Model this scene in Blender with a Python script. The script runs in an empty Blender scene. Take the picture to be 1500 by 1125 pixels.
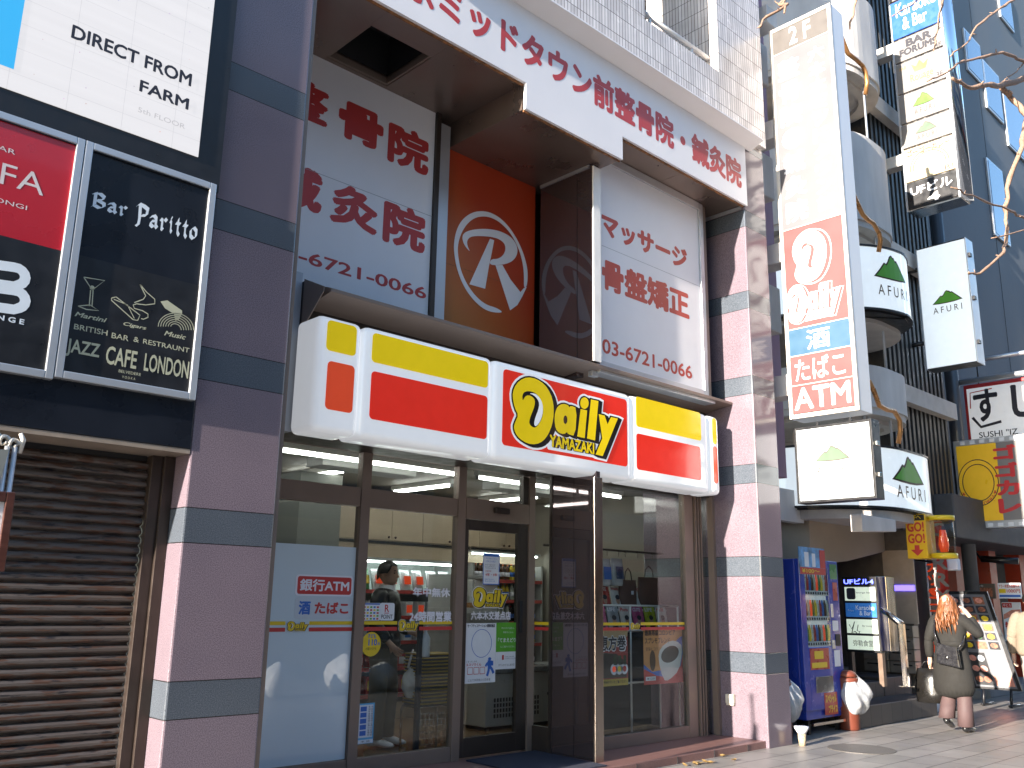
import bpy, bmesh, math, random
from mathutils import Vector, Matrix
from math import radians, sin, cos, pi, hypot, atan2
random.seed(7)
S = bpy.context.scene

# ------------------------------------------------------------------ camera
FPX = 1336.66
YAW, PITCH, ROLL = 0.80781589, 0.23412613, 0.01731593
CAM = Vector((0.0, -5.4, 1.44))
_f = Vector((cos(YAW)*cos(PITCH), sin(YAW)*cos(PITCH), sin(PITCH)))
_r = Vector((sin(YAW), -cos(YAW), 0)); _u = _r.cross(_f)
_c, _s = cos(ROLL), sin(ROLL)
RX = _c*_r + _s*_u; UP = -_s*_r + _c*_u; FW = _f
cd = bpy.data.cameras.new("camera"); cam = bpy.data.objects.new("camera", cd)
S.collection.objects.link(cam); S.camera = cam
cam.matrix_world = Matrix(((RX.x, UP.x, -FW.x, CAM.x), (RX.y, UP.y, -FW.y, CAM.y), (RX.z, UP.z, -FW.z, CAM.z), (0, 0, 0, 1)))
cd.sensor_width = 36; cd.lens = FPX/1500*36; cd.clip_end = 1500; cd.clip_start = 0.05

# ------------------------------------------------------------------ sky, sun, exposure
SUN_EL, SUN_AZ = radians(12.5), radians(4.5)      # sun low over the left end of the street
to_sun = Vector((-cos(SUN_EL)*cos(SUN_AZ), -cos(SUN_EL)*sin(SUN_AZ), sin(SUN_EL)))
W = bpy.data.worlds.new("World"); S.world = W; W.use_nodes = True
nt = W.node_tree; bg = nt.nodes['Background']
sky = nt.nodes.new('ShaderNodeTexSky'); sky.sky_type = 'NISHITA'; sky.sun_disc = False
sky.sun_elevation = SUN_EL; sky.sun_rotation = atan2(to_sun.x, to_sun.y)
sky.air_density = 1.2; sky.dust_density = 0.3; sky.ozone_density = 3.0
nt.links.new(sky.outputs[0], bg.inputs[0]); bg.inputs[1].default_value = 0.15
sl = bpy.data.lights.new("sun", 'SUN'); sl.energy = 5.0; sl.angle = radians(0.5); sl.color = (1.0, 0.90, 0.78)
so = bpy.data.objects.new("sun", sl); S.collection.objects.link(so)
so.rotation_euler = to_sun.to_track_quat('Z', 'Y').to_euler(); so.location = (-30, -10, 20)
S.view_settings.view_transform = 'Standard'; S.view_settings.look = 'None'
S.view_settings.exposure = 1.9; S.view_settings.gamma = 1.0
S.cycles.max_bounces = 10; S.cycles.transparent_max_bounces = 16; S.cycles.glossy_bounces = 5
S.cycles.use_denoising = True
S.cycles.sample_clamp_indirect = 4.0

# ------------------------------------------------------------------ measuring: a point of the photograph on a known plane of the street
def ray(x, y):
    return RX*((x-750)/FPX) - UP*((y-562.5)/FPX) + FW
def aY(x, y, Y):
    d = ray(x, y); p = CAM + d*((Y-CAM.y)/d.y); return p.x, p.z
def aX(x, y, X):
    d = ray(x, y); p = CAM + d*((X-CAM.x)/d.x); return p.y, p.z
def aZ(x, y, Z):
    d = ray(x, y); p = CAM + d*((Z-CAM.z)/d.z); return p.x, p.y
def FY(Y):                                     # sheet facing the street
    return lambda u, v: Vector((u, Y, v))
def FX(X):                                     # sheet facing up the street (u runs to the viewer's right)
    return lambda u, v: Vector((X, -u, v))
def rY(tl, br, Y):
    a = aY(*tl, Y); b = aY(*br, Y); return (a[0], b[0], b[1], a[1])
def rX(tl, br, X):
    a = aX(*tl, X); b = aX(*br, X); return (-a[0], -b[0], b[1], a[1])

# ------------------------------------------------------------------ materials
def lin(c):
    return tuple((x/12.92 if x <= 0.04045 else ((x+0.055)/1.055)**2.4) for x in c)
MATS = {}
def mat(name, col, rough=0.5, metal=0.0, var=0.10, scale=9.0, bump=0.0, bscale=40.0, emit=0.0, ecol=None, coat=0.0, trans=0.0, spec=0.5, stretch=None, rvar=0.08):
    if name in MATS: return MATS[name]
    m = bpy.data.materials.new(name); m.use_nodes = True; MATS[name] = m
    n = m.node_tree.nodes; l = m.node_tree.links; b = n['Principled BSDF']
    tc = n.new('ShaderNodeTexCoord'); mp = n.new('ShaderNodeMapping'); l.new(tc.outputs['Object'], mp.inputs[0])
    if stretch: mp.inputs['Scale'].default_value = stretch
    nz = n.new('ShaderNodeTexNoise'); nz.inputs['Scale'].default_value = scale; nz.inputs['Detail'].default_value = 6
    l.new(mp.outputs[0], nz.inputs['Vector'])
    r = n.new('ShaderNodeMapRange'); r.inputs[1].default_value = 0.3; r.inputs[2].default_value = 0.7
    r.inputs[3].default_value = 1-var; r.inputs[4].default_value = 1+var*0.6
    l.new(nz.outputs['Fac'], r.inputs[0])
    mx = n.new('ShaderNodeVectorMath'); mx.operation = 'SCALE'; mx.inputs[0].default_value = col[:3]
    l.new(r.outputs[0], mx.inputs['Scale']); l.new(mx.outputs[0], b.inputs['Base Color'])
    rr = n.new('ShaderNodeMapRange'); rr.inputs[1].default_value = 0.3; rr.inputs[2].default_value = 0.7
    rr.inputs[3].default_value = max(0.02, rough-rvar); rr.inputs[4].default_value = min(1, rough+rvar)
    l.new(nz.outputs['Fac'], rr.inputs[0]); l.new(rr.outputs[0], b.inputs['Roughness'])
    b.inputs['Metallic'].default_value = metal; b.inputs['Specular IOR Level'].default_value = spec
    b.inputs['Coat Weight'].default_value = coat; b.inputs['Coat Roughness'].default_value = 0.05
    if trans: b.inputs['Transmission Weight'].default_value = trans
    if emit:
        b.inputs['Emission Strength'].default_value = emit
        b.inputs['Emission Color'].default_value = (*(ecol or col)[:3], 1)
    if bump:
        n2 = n.new('ShaderNodeTexNoise'); n2.inputs['Scale'].default_value = bscale; n2.inputs['Detail'].default_value = 5
        l.new(mp.outputs[0], n2.inputs['Vector'])
        bp = n.new('ShaderNodeBump'); bp.inputs['Strength'].default_value = bump; bp.inputs['Distance'].default_value = 0.01
        l.new(n2.outputs['Fac'], bp.inputs['Height']); l.new(bp.outputs[0], b.inputs['Normal'])
    return m

def nodes_of(m): return m.node_tree.nodes, m.node_tree.links, m.node_tree.nodes['Principled BSDF']
def math_node(n, l, op, a, b=None, c=None):
    k = n.new('ShaderNodeMath'); k.operation = op
    for i, v in enumerate((a, b, c)):
        if v is None: continue
        if isinstance(v, (int, float)): k.inputs[i].default_value = v
        else: l.new(v, k.inputs[i])
    return k.outputs[0]
def mixc(n, l, f, a, b):
    k = n.new('ShaderNodeMix'); k.data_type = 'RGBA'
    l.new(f, k.inputs[0])
    for i, v in ((6, a), (7, b)):
        if isinstance(v, tuple): k.inputs[i].default_value = (*v[:3], 1)
        else: l.new(v, k.inputs[i])
    return k.outputs[2]
def ramp(n, l, f, lo, hi):
    r = n.new('ShaderNodeMapRange'); r.inputs[1].default_value = lo; r.inputs[2].default_value = hi; l.new(f, r.inputs[0]); return r.outputs[0]

def stone():                                   # polished mauve granite with slate blue courses
    m = bpy.data.materials.new("mauve_granite"); m.use_nodes = True
    n, l, b = nodes_of(m)
    geo = n.new('ShaderNodeNewGeometry'); sp = n.new('ShaderNodeSeparateXYZ'); l.new(geo.outputs['Position'], sp.inputs[0])
    z = sp.outputs['Z']
    ph = math_node(n, l, 'MODULO', math_node(n, l, 'ADD', z, -0.735+10*1.017), 1.017)
    band = math_node(n, l, 'LESS_THAN', ph, 0.215)
    e1 = math_node(n, l, 'LESS_THAN', ph, 0.006)
    e2 = math_node(n, l, 'LESS_THAN', math_node(n, l, 'ABSOLUTE', math_node(n, l, 'SUBTRACT', ph, 0.215)), 0.003)
    joint = math_node(n, l, 'MAXIMUM', e1, e2)
    nz = n.new('ShaderNodeTexNoise'); nz.inputs['Scale'].default_value = 170; nz.inputs['Detail'].default_value = 5
    l.new(geo.outputs['Position'], nz.inputs['Vector'])
    nb = n.new('ShaderNodeTexNoise'); nb.inputs['Scale'].default_value = 1.7; nb.inputs['Detail'].default_value = 4
    l.new(geo.outputs['Position'], nb.inputs['Vector'])
    g = ramp(n, l, nz.outputs['Fac'], 0.35, 0.68)
    mauve = mixc(n, l, g, (0.118, 0.090, 0.108), (0.240, 0.192, 0.222))
    slate = mixc(n, l, g, (0.050, 0.060, 0.074), (0.118, 0.136, 0.160))
    c = mixc(n, l, band, mauve, slate)
    dirt = mixc(n, l, ramp(n, l, nb.outputs['Fac'], 0.25, 0.75), (0.86, 0.86, 0.88), (1.06, 1.04, 1.04))
    mm = n.new('ShaderNodeMix'); mm.data_type = 'RGBA'; mm.blend_type = 'MULTIPLY'; mm.inputs[0].default_value = 1
    l.new(c, mm.inputs[6]); l.new(dirt, mm.inputs[7])
    c = mixc(n, l, joint, mm.outputs[2], (0.02, 0.018, 0.018))
    l.new(c, b.inputs['Base Color'])
    rg = n.new('ShaderNodeMapRange'); rg.inputs[3].default_value = 0.10; rg.inputs[4].default_value = 0.22
    l.new(nb.outputs['Fac'], rg.inputs[0]); l.new(rg.outputs[0], b.inputs['Roughness'])
    b.inputs['Specular IOR Level'].default_value = 0.5
    bp = n.new('ShaderNodeBump'); bp.inputs['Strength'].default_value = 0.25; bp.inputs['Distance'].default_value = 0.004
    l.new(math_node(n, l, 'SUBTRACT', 1.0, joint), bp.inputs['Height']); l.new(bp.outputs[0], b.inputs['Normal'])
    return m

def brickmat(name, c1, c2, mortar, w, h, msize, axes='xz', rough=0.3, offset=0.0, bump=0.4, var=True):
    m = bpy.data.materials.new(name); m.use_nodes = True; n, l, b = nodes_of(m)
    geo = n.new('ShaderNodeNewGeometry'); sp = n.new('ShaderNodeSeparateXYZ'); l.new(geo.outputs['Position'], sp.inputs[0])
    cb = n.new('ShaderNodeCombineXYZ')
    if axes == 'xz':
        l.new(math_node(n, l, 'ADD', sp.outputs['X'], sp.outputs['Y']), cb.inputs[0]); l.new(sp.outputs['Z'], cb.inputs[1])
    else:
        l.new(sp.outputs['X'], cb.inputs[0]); l.new(sp.outputs['Y'], cb.inputs[1])
    br = n.new('ShaderNodeTexBrick'); l.new(cb.outputs[0], br.inputs['Vector'])
    br.inputs['Color1'].default_value = (*c1, 1); br.inputs['Color2'].default_value = (*c2, 1); br.inputs['Mortar'].default_value = (*mortar, 1)
    br.inputs['Scale'].default_value = 1; br.inputs['Brick Width'].default_value = w; br.inputs['Row Height'].default_value = h
    br.inputs['Mortar Size'].default_value = msize; br.inputs['Mortar Smooth'].default_value = 0.1; br.offset = offset; br.inputs['Bias'].default_value = 0
    nz = n.new('ShaderNodeTexNoise'); nz.inputs['Scale'].default_value = 2.2; nz.inputs['Detail'].default_value = 8; nz.inputs['Roughness'].default_value = 0.65
    l.new(geo.outputs['Position'], nz.inputs['Vector'])
    mm = n.new('ShaderNodeMix'); mm.data_type = 'RGBA'; mm.blend_type = 'MULTIPLY'; mm.inputs[0].default_value = 1
    l.new(br.outputs['Color'], mm.inputs[6]); l.new(mixc(n, l, ramp(n, l, nz.outputs['Fac'], 0.3, 0.7), (0.80, 0.79, 0.78), (1.06, 1.05, 1.04)), mm.inputs[7])
    l.new(mm.outputs[2], b.inputs['Base Color'])
    rg = n.new('ShaderNodeMapRange'); rg.inputs[3].default_value = max(.05, rough-.12); rg.inputs[4].default_value = min(1, rough+.12)
    l.new(nz.outputs['Fac'], rg.inputs[0]); l.new(rg.outputs[0], b.inputs['Roughness'])
    bp = n.new('ShaderNodeBump'); bp.inputs['Strength'].default_value = bump; bp.inputs['Distance'].default_value = 0.006
    l.new(math_node(n, l, 'SUBTRACT', 1.0, br.outputs['Fac']), bp.inputs['Height']); l.new(bp.outputs[0], b.inputs['Normal'])
    return m

def glassmat(name, tint=(0.90, 0.94, 0.93), ior=1.5, boost=1.0):
    m = bpy.data.materials.new(name); m.use_nodes = True; n = m.node_tree.nodes; l = m.node_tree.links
    n.remove(n['Principled BSDF']); out = n['Material Output']
    t = n.new('ShaderNodeBsdfTransparent'); t.inputs[0].default_value = (*tint, 1)
    g = n.new('ShaderNodeBsdfGlossy'); g.inputs['Roughness'].default_value = 0.0
    gg = n.new('ShaderNodeNewGeometry'); dt = n.new('ShaderNodeVectorMath'); dt.operation = 'DOT_PRODUCT'
    l.new(gg.outputs['True Normal'], dt.inputs[0]); l.new(gg.outputs['Incoming'], dt.inputs[1])
    f0 = ((ior-1)/(ior+1))**2*boost                    # Schlick reflectance, the same on both faces of the sheet
    k = math_node(n, l, 'POWER', math_node(n, l, 'SUBTRACT', 1.0, math_node(n, l, 'ABSOLUTE', dt.outputs['Value'])), 5.0)
    k = math_node(n, l, 'ADD', f0, math_node(n, l, 'MULTIPLY', k, 1-f0))
    # old plate glass: a hint of waviness
    nz = n.new('ShaderNodeTexNoise'); nz.inputs['Scale'].default_value = 1.6
    bp = n.new('ShaderNodeBump'); bp.inputs['Strength'].default_value = 0.02; bp.inputs['Distance'].default_value = 0.02
    l.new(nz.outputs['Fac'], bp.inputs['Height']); l.new(bp.outputs[0], g.inputs['Normal'])
    mx = n.new('ShaderNodeMixShader'); l.new(k, mx.inputs[0]); l.new(t.outputs[0], mx.inputs[1]); l.new(g.outputs[0], mx.inputs[2])
    l.new(mx.outputs[0], out.inputs[0]); return m

STONE = stone()
TILE = brickmat("white_mosaic_tile", (0.86, 0.81, 0.79), (0.64, 0.59, 0.57), (0.15, 0.125, 0.11), 0.047, 0.225, 0.0035, rough=0.25, bump=0.6)
TILEG = brickmat("blue_grey_tile", (0.16, 0.20, 0.22), (0.10, 0.13, 0.15), (0.03, 0.03, 0.03), 0.06, 0.227, 0.004, rough=0.25)
PAVE = brickmat("pavement_slab", (0.33, 0.305, 0.28), (0.25, 0.235, 0.22), (0.07, 0.065, 0.06), 0.62, 0.31, 0.006, axes='xy', rough=0.42, offset=0.5, bump=0.35)
GLASS = glassmat("shop_glass"); 
DGLASS = glassmat("dark_mirror_glass", (0.10, 0.10, 0.11), 1.9)
BRONZE = mat("bronze_aluminium", (0.23, 0.172, 0.14), 0.36, 0.25, 0.06, 4, rvar=.04)
BRONZE_D = mat("dark_bronze_metal", (0.055, 0.043, 0.037), 0.36, 0.4, 0.1)
ALU = mat("aluminium", (0.52, 0.54, 0.57), 0.34, 0.6, 0.05, 3, rvar=.03)
STEEL = mat("stainless_steel", (0.62, 0.58, 0.53), 0.16, 1.0, 0.06, stretch=(1, 1, 0.1), scale=20)
WHITE = mat("white_sign_sheet", (0.78, 0.765, 0.785), 0.38, 0, 0.05, 1.3)
WHITEP = mat("white_paint", (0.78, 0.77, 0.75), 0.45, 0, 0.08, 4)
RED = mat("red_vinyl", (0.47, 0.036, 0.034), 0.42, 0, 0.04)
BLACK = mat("black_paint", (0.012, 0.012, 0.014), 0.35, 0, 0.2)
BLACKM = mat("matt_black", (0.018, 0.018, 0.02), 0.7, 0, 0.2)
NAVY = mat("navy_panel", (0.009, 0.011, 0.017), 0.3, 0, 0.25, 3, spec=.35)
GREY = mat("grey_paint", (0.30, 0.30, 0.31), 0.5, 0, 0.1)
CREAM = mat("cream_laminate", (0.48, 0.38, 0.265), 0.4, 0, 0.06, 5)
RUST = mat("rusty_edge", (0.28, 0.12, 0.045), 0.7, 0.1, 0.6, 25)
CONC = mat("pale_concrete", (0.52, 0.49, 0.46), 0.75, 0, 0.14, 5, bump=0.2, bscale=60)
YEL = mat("yellow_vinyl", (0.70, 0.50, 0.02), 0.35, 0, 0.05)
BLUE = mat("blue_vinyl", (0.03, 0.13, 0.48), 0.4, 0, 0.06)
GREEN = mat("leaf_green_vinyl", (0.10, 0.36, 0.03), 0.4, 0, 0.1)
PAPER = mat("poster_paper", (0.70, 0.72, 0.75), 0.55, 0, 0.05)
INK = mat("dark_ink", (0.02, 0.02, 0.03), 0.6, 0, 0.1)

# ------------------------------------------------------------------ mesh building
class M:
    def __init__(s): s.v = []; s.f = []; s.m = []; s.sm = []; s.cuts = []; s.adds = []
    def add(s, vs, fs, m=0, smooth=False):
        s.adds.append((len(s.v), len(s.f))); o = len(s.v); s.v += [Vector(x) for x in vs]
        for f in fs: s.f.append([i+o for i in f]); s.m.append(m); s.sm.append(smooth)
        return s
    def box(s, x0, x1, y0, y1, z0, z1, m=0):
        x0, x1 = sorted((x0, x1)); y0, y1 = sorted((y0, y1)); z0, z1 = sorted((z0, z1))
        return s.add([(x0,y0,z0),(x1,y0,z0),(x1,y1,z0),(x0,y1,z0),(x0,y0,z1),(x1,y0,z1),(x1,y1,z1),(x0,y1,z1)],
            [(0,3,2,1),(4,5,6,7),(0,1,5,4),(1,2,6,5),(2,3,7,6),(3,0,4,7)], m)
    def prism(s, pts, d, m=0):
        k = len(pts); d = Vector(d); P = [Vector(p) for p in pts]
        return s.add(P+[p+d for p in P], [tuple(range(k-1, -1, -1)), tuple(range(k, 2*k))]+[(i, (i+1) % k, k+(i+1) % k, k+i) for i in range(k)], m)
    def poly(s, fr, pts, m=0):
        P = [fr(*p) for p in pts]
        return s.add(P, [tuple(range(len(P)))], m)
    def tube(s, path, r, n=8, m=0, cap=True):
        P = [Vector(p) for p in path]; k = len(P); R = r if isinstance(r, (list, tuple)) else [r]*k
        vs = []; up = None
        for i, p in enumerate(P):
            t = (P[min(i+1, k-1)]-P[max(i-1, 0)]).normalized()
            if up is None: up = t.orthogonal().normalized()
            up = (up-t*up.dot(t)).normalized(); w = t.cross(up)
            vs += [p+R[i]*(cos(2*pi*j/n)*up+sin(2*pi*j/n)*w) for j in range(n)]
        fs = [(i*n+j, i*n+(j+1) % n, (i+1)*n+(j+1) % n, (i+1)*n+j) for i in range(k-1) for j in range(n)]
        if cap: fs += [tuple(range(n-1, -1, -1)), tuple(range((k-1)*n, k*n))]
        return s.add(vs, fs, m, True)
    def loft(s, rings, m=0, cap=True, n=16, jit=0.0):
        """rings: (centre, rx, ry, turn[, tilt axis vec]) ellipses in the xy plane unless an axis is given"""
        vs = []
        for q in rings:
            c, rx, ry = Vector(q[0]), q[1], q[2]; a = q[3] if len(q) > 3 else 0
            ax = q[4] if len(q) > 4 else None
            rot = Vector((0, 0, 1)).rotation_difference(Vector(ax)).to_matrix() if ax is not None else Matrix.Identity(3)
            for j in range(n):
                t = 2*pi*j/n; k = 1+random.uniform(-jit, jit)
                x, y = rx*cos(t)*k, ry*sin(t)*k
                vs.append(c+rot @ Vector((x*cos(a)-y*sin(a), x*sin(a)+y*cos(a), 0)))
        K = len(rings)
        fs = [(i*n+j, i*n+(j+1) % n, (i+1)*n+(j+1) % n, (i+1)*n+j) for i in range(K-1) for j in range(n)]
        if cap: fs += [tuple(range(n-1, -1, -1)), tuple(range((K-1)*n, K*n))]
        return s.add(vs, fs, m, True)
    def lathe(s, c, prof, n=14, m=0):
        return s.loft([((c[0], c[1], c[2]+z), r, r) for r, z in prof], m, True, n)
    def stroke(s, fr, pts, w, m=0):
        P = [Vector((a, b, 0)) for a, b in pts]; k = len(P); L = []; R = []
        for i, p in enumerate(P):
            t = (P[min(i+1, k-1)]-P[max(i-1, 0)]); t.normalize(); nn = Vector((-t.y, t.x, 0))*w/2
            L.append(p+nn); R.append(p-nn)
        vs = [fr(p.x, p.y) for p in L]+[fr(p.x, p.y) for p in R]
        return s.add(vs, [(i, i+1, k+i+1, k+i) for i in range(k-1)], m)
    def text(s, body, rect, fr, m=0, bold=0.0, keep=False, shear=0.0):
        cjk = bold > 0.004; s.cuts.append((len(s.v), len(s.f)))
        vs, fs = glyphs(body, 0.0 if cjk else bold, shear)
        if not vs: return s
        x0 = min(a for a, b in vs); x1 = max(a for a, b in vs); y0 = min(b for a, b in vs); y1 = max(b for a, b in vs)
        if cjk: x0 -= bold; x1 += bold; y0 -= bold; y1 += bold
        u0, u1, v0, v1 = rect; sx = (u1-u0)/max(x1-x0, 1e-6); sy = (v1-v0)/max(y1-y0, 1e-6)
        if keep:
            k = min(sx, sy); cx, cy = (u0+u1)/2, (v0+v1)/2
            u0 = cx-(x1-x0)*k/2; v0 = cy-(y1-y0)*k/2; sx = sy = k
        # a heavy face: the strokes are thickened with a few closely stacked copies
        sh = [(0, 0)] if not cjk else [(0, 0)]+[(bold*cos(q*pi/4), bold*sin(q*pi/4)) for q in range(8)]
        for i, (dx, dy) in enumerate(sh):
            f2 = away(fr, 0.00004*i) if i else fr
            s.add([f2(u0+(a+dx-x0)*sx, v0+(b+dy-y0)*sy) for a, b in vs], fs, m)
        return s
    def build(s, name, mats, parent=None, label=None, bevel=0.0, seg=2, subd=0, smooth=None, **tags):
        cuts = s.cuts if name == 'lettering' else s.adds if name in SPLIT and parent is not None else []
        if len(cuts) > 1 and cuts[0] == (0, 0):            # one mesh per line of writing, per mark, per loose piece
            for (v0, f0), (v1, f1) in zip(cuts, cuts[1:]+[(len(s.v), len(s.f))]):
                k = M(); k.v = s.v[v0:v1]; k.f = [[i-v0 for i in f] for f in s.f[f0:f1]]; k.m = s.m[f0:f1]; k.sm = s.sm[f0:f1]
                o = k.build(name, mats, parent, label, bevel, seg, subd, smooth, **tags)
            return o
        o = None
        if parent is None:
            xs = [v.x for v in s.v]; ys = [v.y for v in s.v]; zs = [v.z for v in s.v]
            org = Vector(((min(xs)+max(xs))/2, (min(ys)+max(ys))/2, min(zs)))
        else:
            org = ORG[parent.name]
        me = bpy.data.meshes.new(name)
        me.from_pydata([tuple(v-org) for v in s.v], [], s.f)
        for mm in (mats if isinstance(mats, (list, tuple)) else [mats]): me.materials.append(mm)
        me.polygons.foreach_set('material_index', s.m); me.polygons.foreach_set('use_smooth', s.sm if smooth is None else [smooth]*len(s.f))
        me.update()
        o = bpy.data.objects.new(name, me); S.collection.objects.link(o)
        if parent is None: o.location = org
        else: o.parent = parent
        ORG[o.name] = org
        if bevel:
            b = o.modifiers.new('edge', 'BEVEL'); b.width = bevel; b.segments = seg; b.limit_method = 'ANGLE'; b.angle_limit = radians(40)
        if subd:
            b = o.modifiers.new('smooth', 'SUBSURF'); b.levels = subd; b.render_levels = subd
        if label: o['label'] = label
        for k, v in tags.items(): o[{'cat': 'category'}.get(k, k)] = v
        return o
ORG = {}; SPLIT = {'arm', 'coin_panel', 'mark', 'checker_edge', 'platform_joint', 'hot_food', 'box', 'price_panel', 'topper_figure', 'lower_goods', 'ceiling_duct', 'shutter_guide', 'rusted_drip_edge', 'foot', 'lobby_wall', 'panel', 'shop_wall'}
def thing(name, label, cat, loc=(0, 0, 0), group=None):
    o = bpy.data.objects.new(name, None); S.collection.objects.link(o); o.location = loc; o.empty_display_size = 0.1
    o['label'] = label; o['category'] = cat; ORG[o.name] = Vector(loc)
    if group: o['group'] = group
    return o
def dup(o, loc, parent=None, label=None, group=None, rotz=None):
    c = o.copy(); S.collection.objects.link(c)
    if parent is None:
        c.location = loc
        if rotz is not None: c.rotation_euler = (0, 0, rotz)
        if label: c['label'] = label
        if group: c['group'] = group
    else: c.parent = parent
    for ch in list(o.children): dup(ch, None, c)
    return c

_gc = {}
_fc = bpy.data.curves.new('lettering_source', 'FONT')
_fo = bpy.data.objects.new('lettering_source', _fc); S.collection.objects.link(_fo)
def glyphs(body, bold=0.0, shear=0.0):
    key = (body, bold, shear)
    if key in _gc: return _gc[key]
    _fc.body = body; _fc.offset = bold; _fc.shear = shear; _fc.resolution_u = 3
    bpy.context.view_layer.update()
    me = bpy.data.meshes.new_from_object(_fo.evaluated_get(bpy.context.evaluated_depsgraph_get()))
    r = ([(v.co.x, v.co.y) for v in me.vertices], [tuple(p.vertices) for p in me.polygons])
    bpy.data.meshes.remove(me); _gc[key] = r
    return r
def grow(pts, d):
    k = len(pts); A = sum(pts[i][0]*pts[(i+1) % k][1]-pts[(i+1) % k][0]*pts[i][1] for i in range(k)); sg = 1 if A > 0 else -1
    out = []
    for i in range(k):
        p0, p1, p2 = pts[i-1], pts[i], pts[(i+1) % k]
        a = Vector((p1[0]-p0[0], p1[1]-p0[1])); b = Vector((p2[0]-p1[0], p2[1]-p1[1]))
        if a.length < 1e-9 or b.length < 1e-9: out.append(p1); continue
        a.normalize(); b.normalize(); n1 = Vector((a.y, -a.x)); n2 = Vector((b.y, -b.x)); q = n1+n2
        if q.length < 0.2: q = n1
        q.normalize(); kk = min(1/max(q.dot(n1), 0.5), 1.8)
        out.append((p1[0]+sg*q.x*d*kk, p1[1]+sg*q.y*d*kk))
    return out
def smoothpoly(pts, it=2):
    for _ in range(it):
        o = []
        for i in range(len(pts)):
            a, b = pts[i], pts[(i+1) % len(pts)]
            o += [(0.75*a[0]+0.25*b[0], 0.75*a[1]+0.25*b[1]), (0.25*a[0]+0.75*b[0], 0.25*a[1]+0.75*b[1])]
        pts = o
    return pts
def ell(cx, cy, rx, ry, n=28, a0=0.0, a1=2*pi):
    return [(cx+rx*cos(a0+(a1-a0)*i/n), cy+ry*sin(a0+(a1-a0)*i/n)) for i in range(n)]
def rrect(u0, u1, v0, v1, r, n=6):
    o = []
    for cx, cy, a in ((u1-r, v1-r, 0), (u0+r, v1-r, pi/2), (u0+r, v0+r, pi), (u1-r, v0+r, 1.5*pi)):
        o += [(cx+r*cos(a+pi/2*i/n), cy+r*sin(a+pi/2*i/n)) for i in range(n+1)]
    return o
def away(fr, d):                                # the same sheet, d nearer the viewer
    n = (fr(1, 0)-fr(0, 0)).cross(fr(0, 1)-fr(0, 0)).normalized()
    return lambda u, v: fr(u, v)+n*d
# ================================================================== GROUND
g = M(); g.box(-200, 400, -300, 300, -0.5, -0.16)
gm = mat("asphalt", (0.055, 0.055, 0.058), 0.8, 0, 0.25, 3, bump=0.3, bscale=120)
g.build('ground', gm, kind='structure')
g = M(); g.box(-60, 120, -6.9, 40, -0.3, 0.0); g.build('pavement', PAVE, kind='structure')
g = M(); g.box(-60, 120, -7.08, -6.902, -0.3, 0.012); g.build('kerb', mat("kerb_stone", (0.32, 0.31, 0.30), 0.7, 0, 0.15, 6), kind='structure', bevel=0.015)
g = M(); g.box(-60, 120, -30, -20.0, -0.3, -0.01); g.build('far_pavement', PAVE, kind='structure')
g = M()
for i in range(24): g.box(-60+i*7.5, -57+i*7.5, -13.6, -13.45, -0.16, -0.156)
g.build('road_marking', WHITEP, kind='structure')

# ================================================================== MAIN BUILDING
bld = thing('mauve_granite_building', 'mauve granite fronted building with slate blue stone bands and white tiled upper floor', 'building', (6, 0.6, 0))
m = M(); m.box(2.43, 3.04, 0, 1.38, -0.1, 9.0)
m.build('granite_pillar', STONE, bld, bevel=0.012)
m = M(); m.box(3.0405, 3.075, 0.02, 0.09, 0.0, 9.0); m.box(3.0405, 3.075, 0.85, 1.085, 0.0, 6.09); m.build('pillar_trim', BRONZE, bld)
m = M(); m.box(8.95, 9.43, 0, 1.6, -0.1, 6.93); m.build('granite_pillar', STONE, bld, bevel=0.014)
m = M(); m.box(8.90, 8.948, 0.565, 0.64, 0.07, 2.66); m.build('pillar_trim', BRONZE, bld)
# platform
PLAT = mat("red_granite", (0.22, 0.115, 0.10), 0.4, 0, 0.3, 120)
m = M(); m.box(2.6, 8.948, 0.035, 1.2, -0.1, 0.07); m.build('platform', [PLAT], bld, bevel=0.006)
m = M()
for i in range(10): m.box(3.2+i*0.6, 3.204+i*0.6, 0.030, 0.0345, 0.0, 0.066)
m.build('platform_joint', BLACKM, bld)
# upper wall behind the fascia, ceilings of the recess
SOFF = mat("bronze_soffit_sheet", (0.27, 0.205, 0.175), 0.33, 0.7, 0.10, 2.5)
m = M()
m.box(3.078, 3.74, 0.03, 1.2, 6.092, 6.2); m.box(4.40, 5.26, 0.03, 1.2, 6.092, 6.2); m.box(3.742, 4.398, 0.03, 0.30, 6.092, 6.2); m.box(3.742, 4.398, 0.96, 1.2, 6.092, 6.2)
m.box(6.65, 7.75, 0.03, 0.62, 6.092, 6.2); m.box(7.757, 8.948, 0.03, 0.62, 6.092, 6.2)
m.box(5.262, 6.648, 0.03, 1.2, 5.832, 6.2)
m.build('soffit', SOFF, bld)
m = M(); m.box(3.72, 4.42, 0.28, 0.98, 6.6, 6.65); 
for a in ((3.72, 3.7415, 0.28, 0.98), (4.3985, 4.42, 0.28, 0.98), (3.7415, 4.3985, 0.28, 0.2985), (3.7415, 4.3985, 0.9615, 0.98)): m.box(a[0], a[1], a[2], a[3], 6.204, 6.6)
m.build('vent_shaft', BLACKM, bld)
m = M()
for a in ((3.742, 4.398, 0.932, 0.958), (3.742, 3.762, 0.302, 0.93), (4.378, 4.398, 0.302, 0.93)): m.box(a[0], a[1], a[2], a[3], 6.10, 6.16)
m.build('vent_frame', BRONZE, bld)
m = M()
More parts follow.
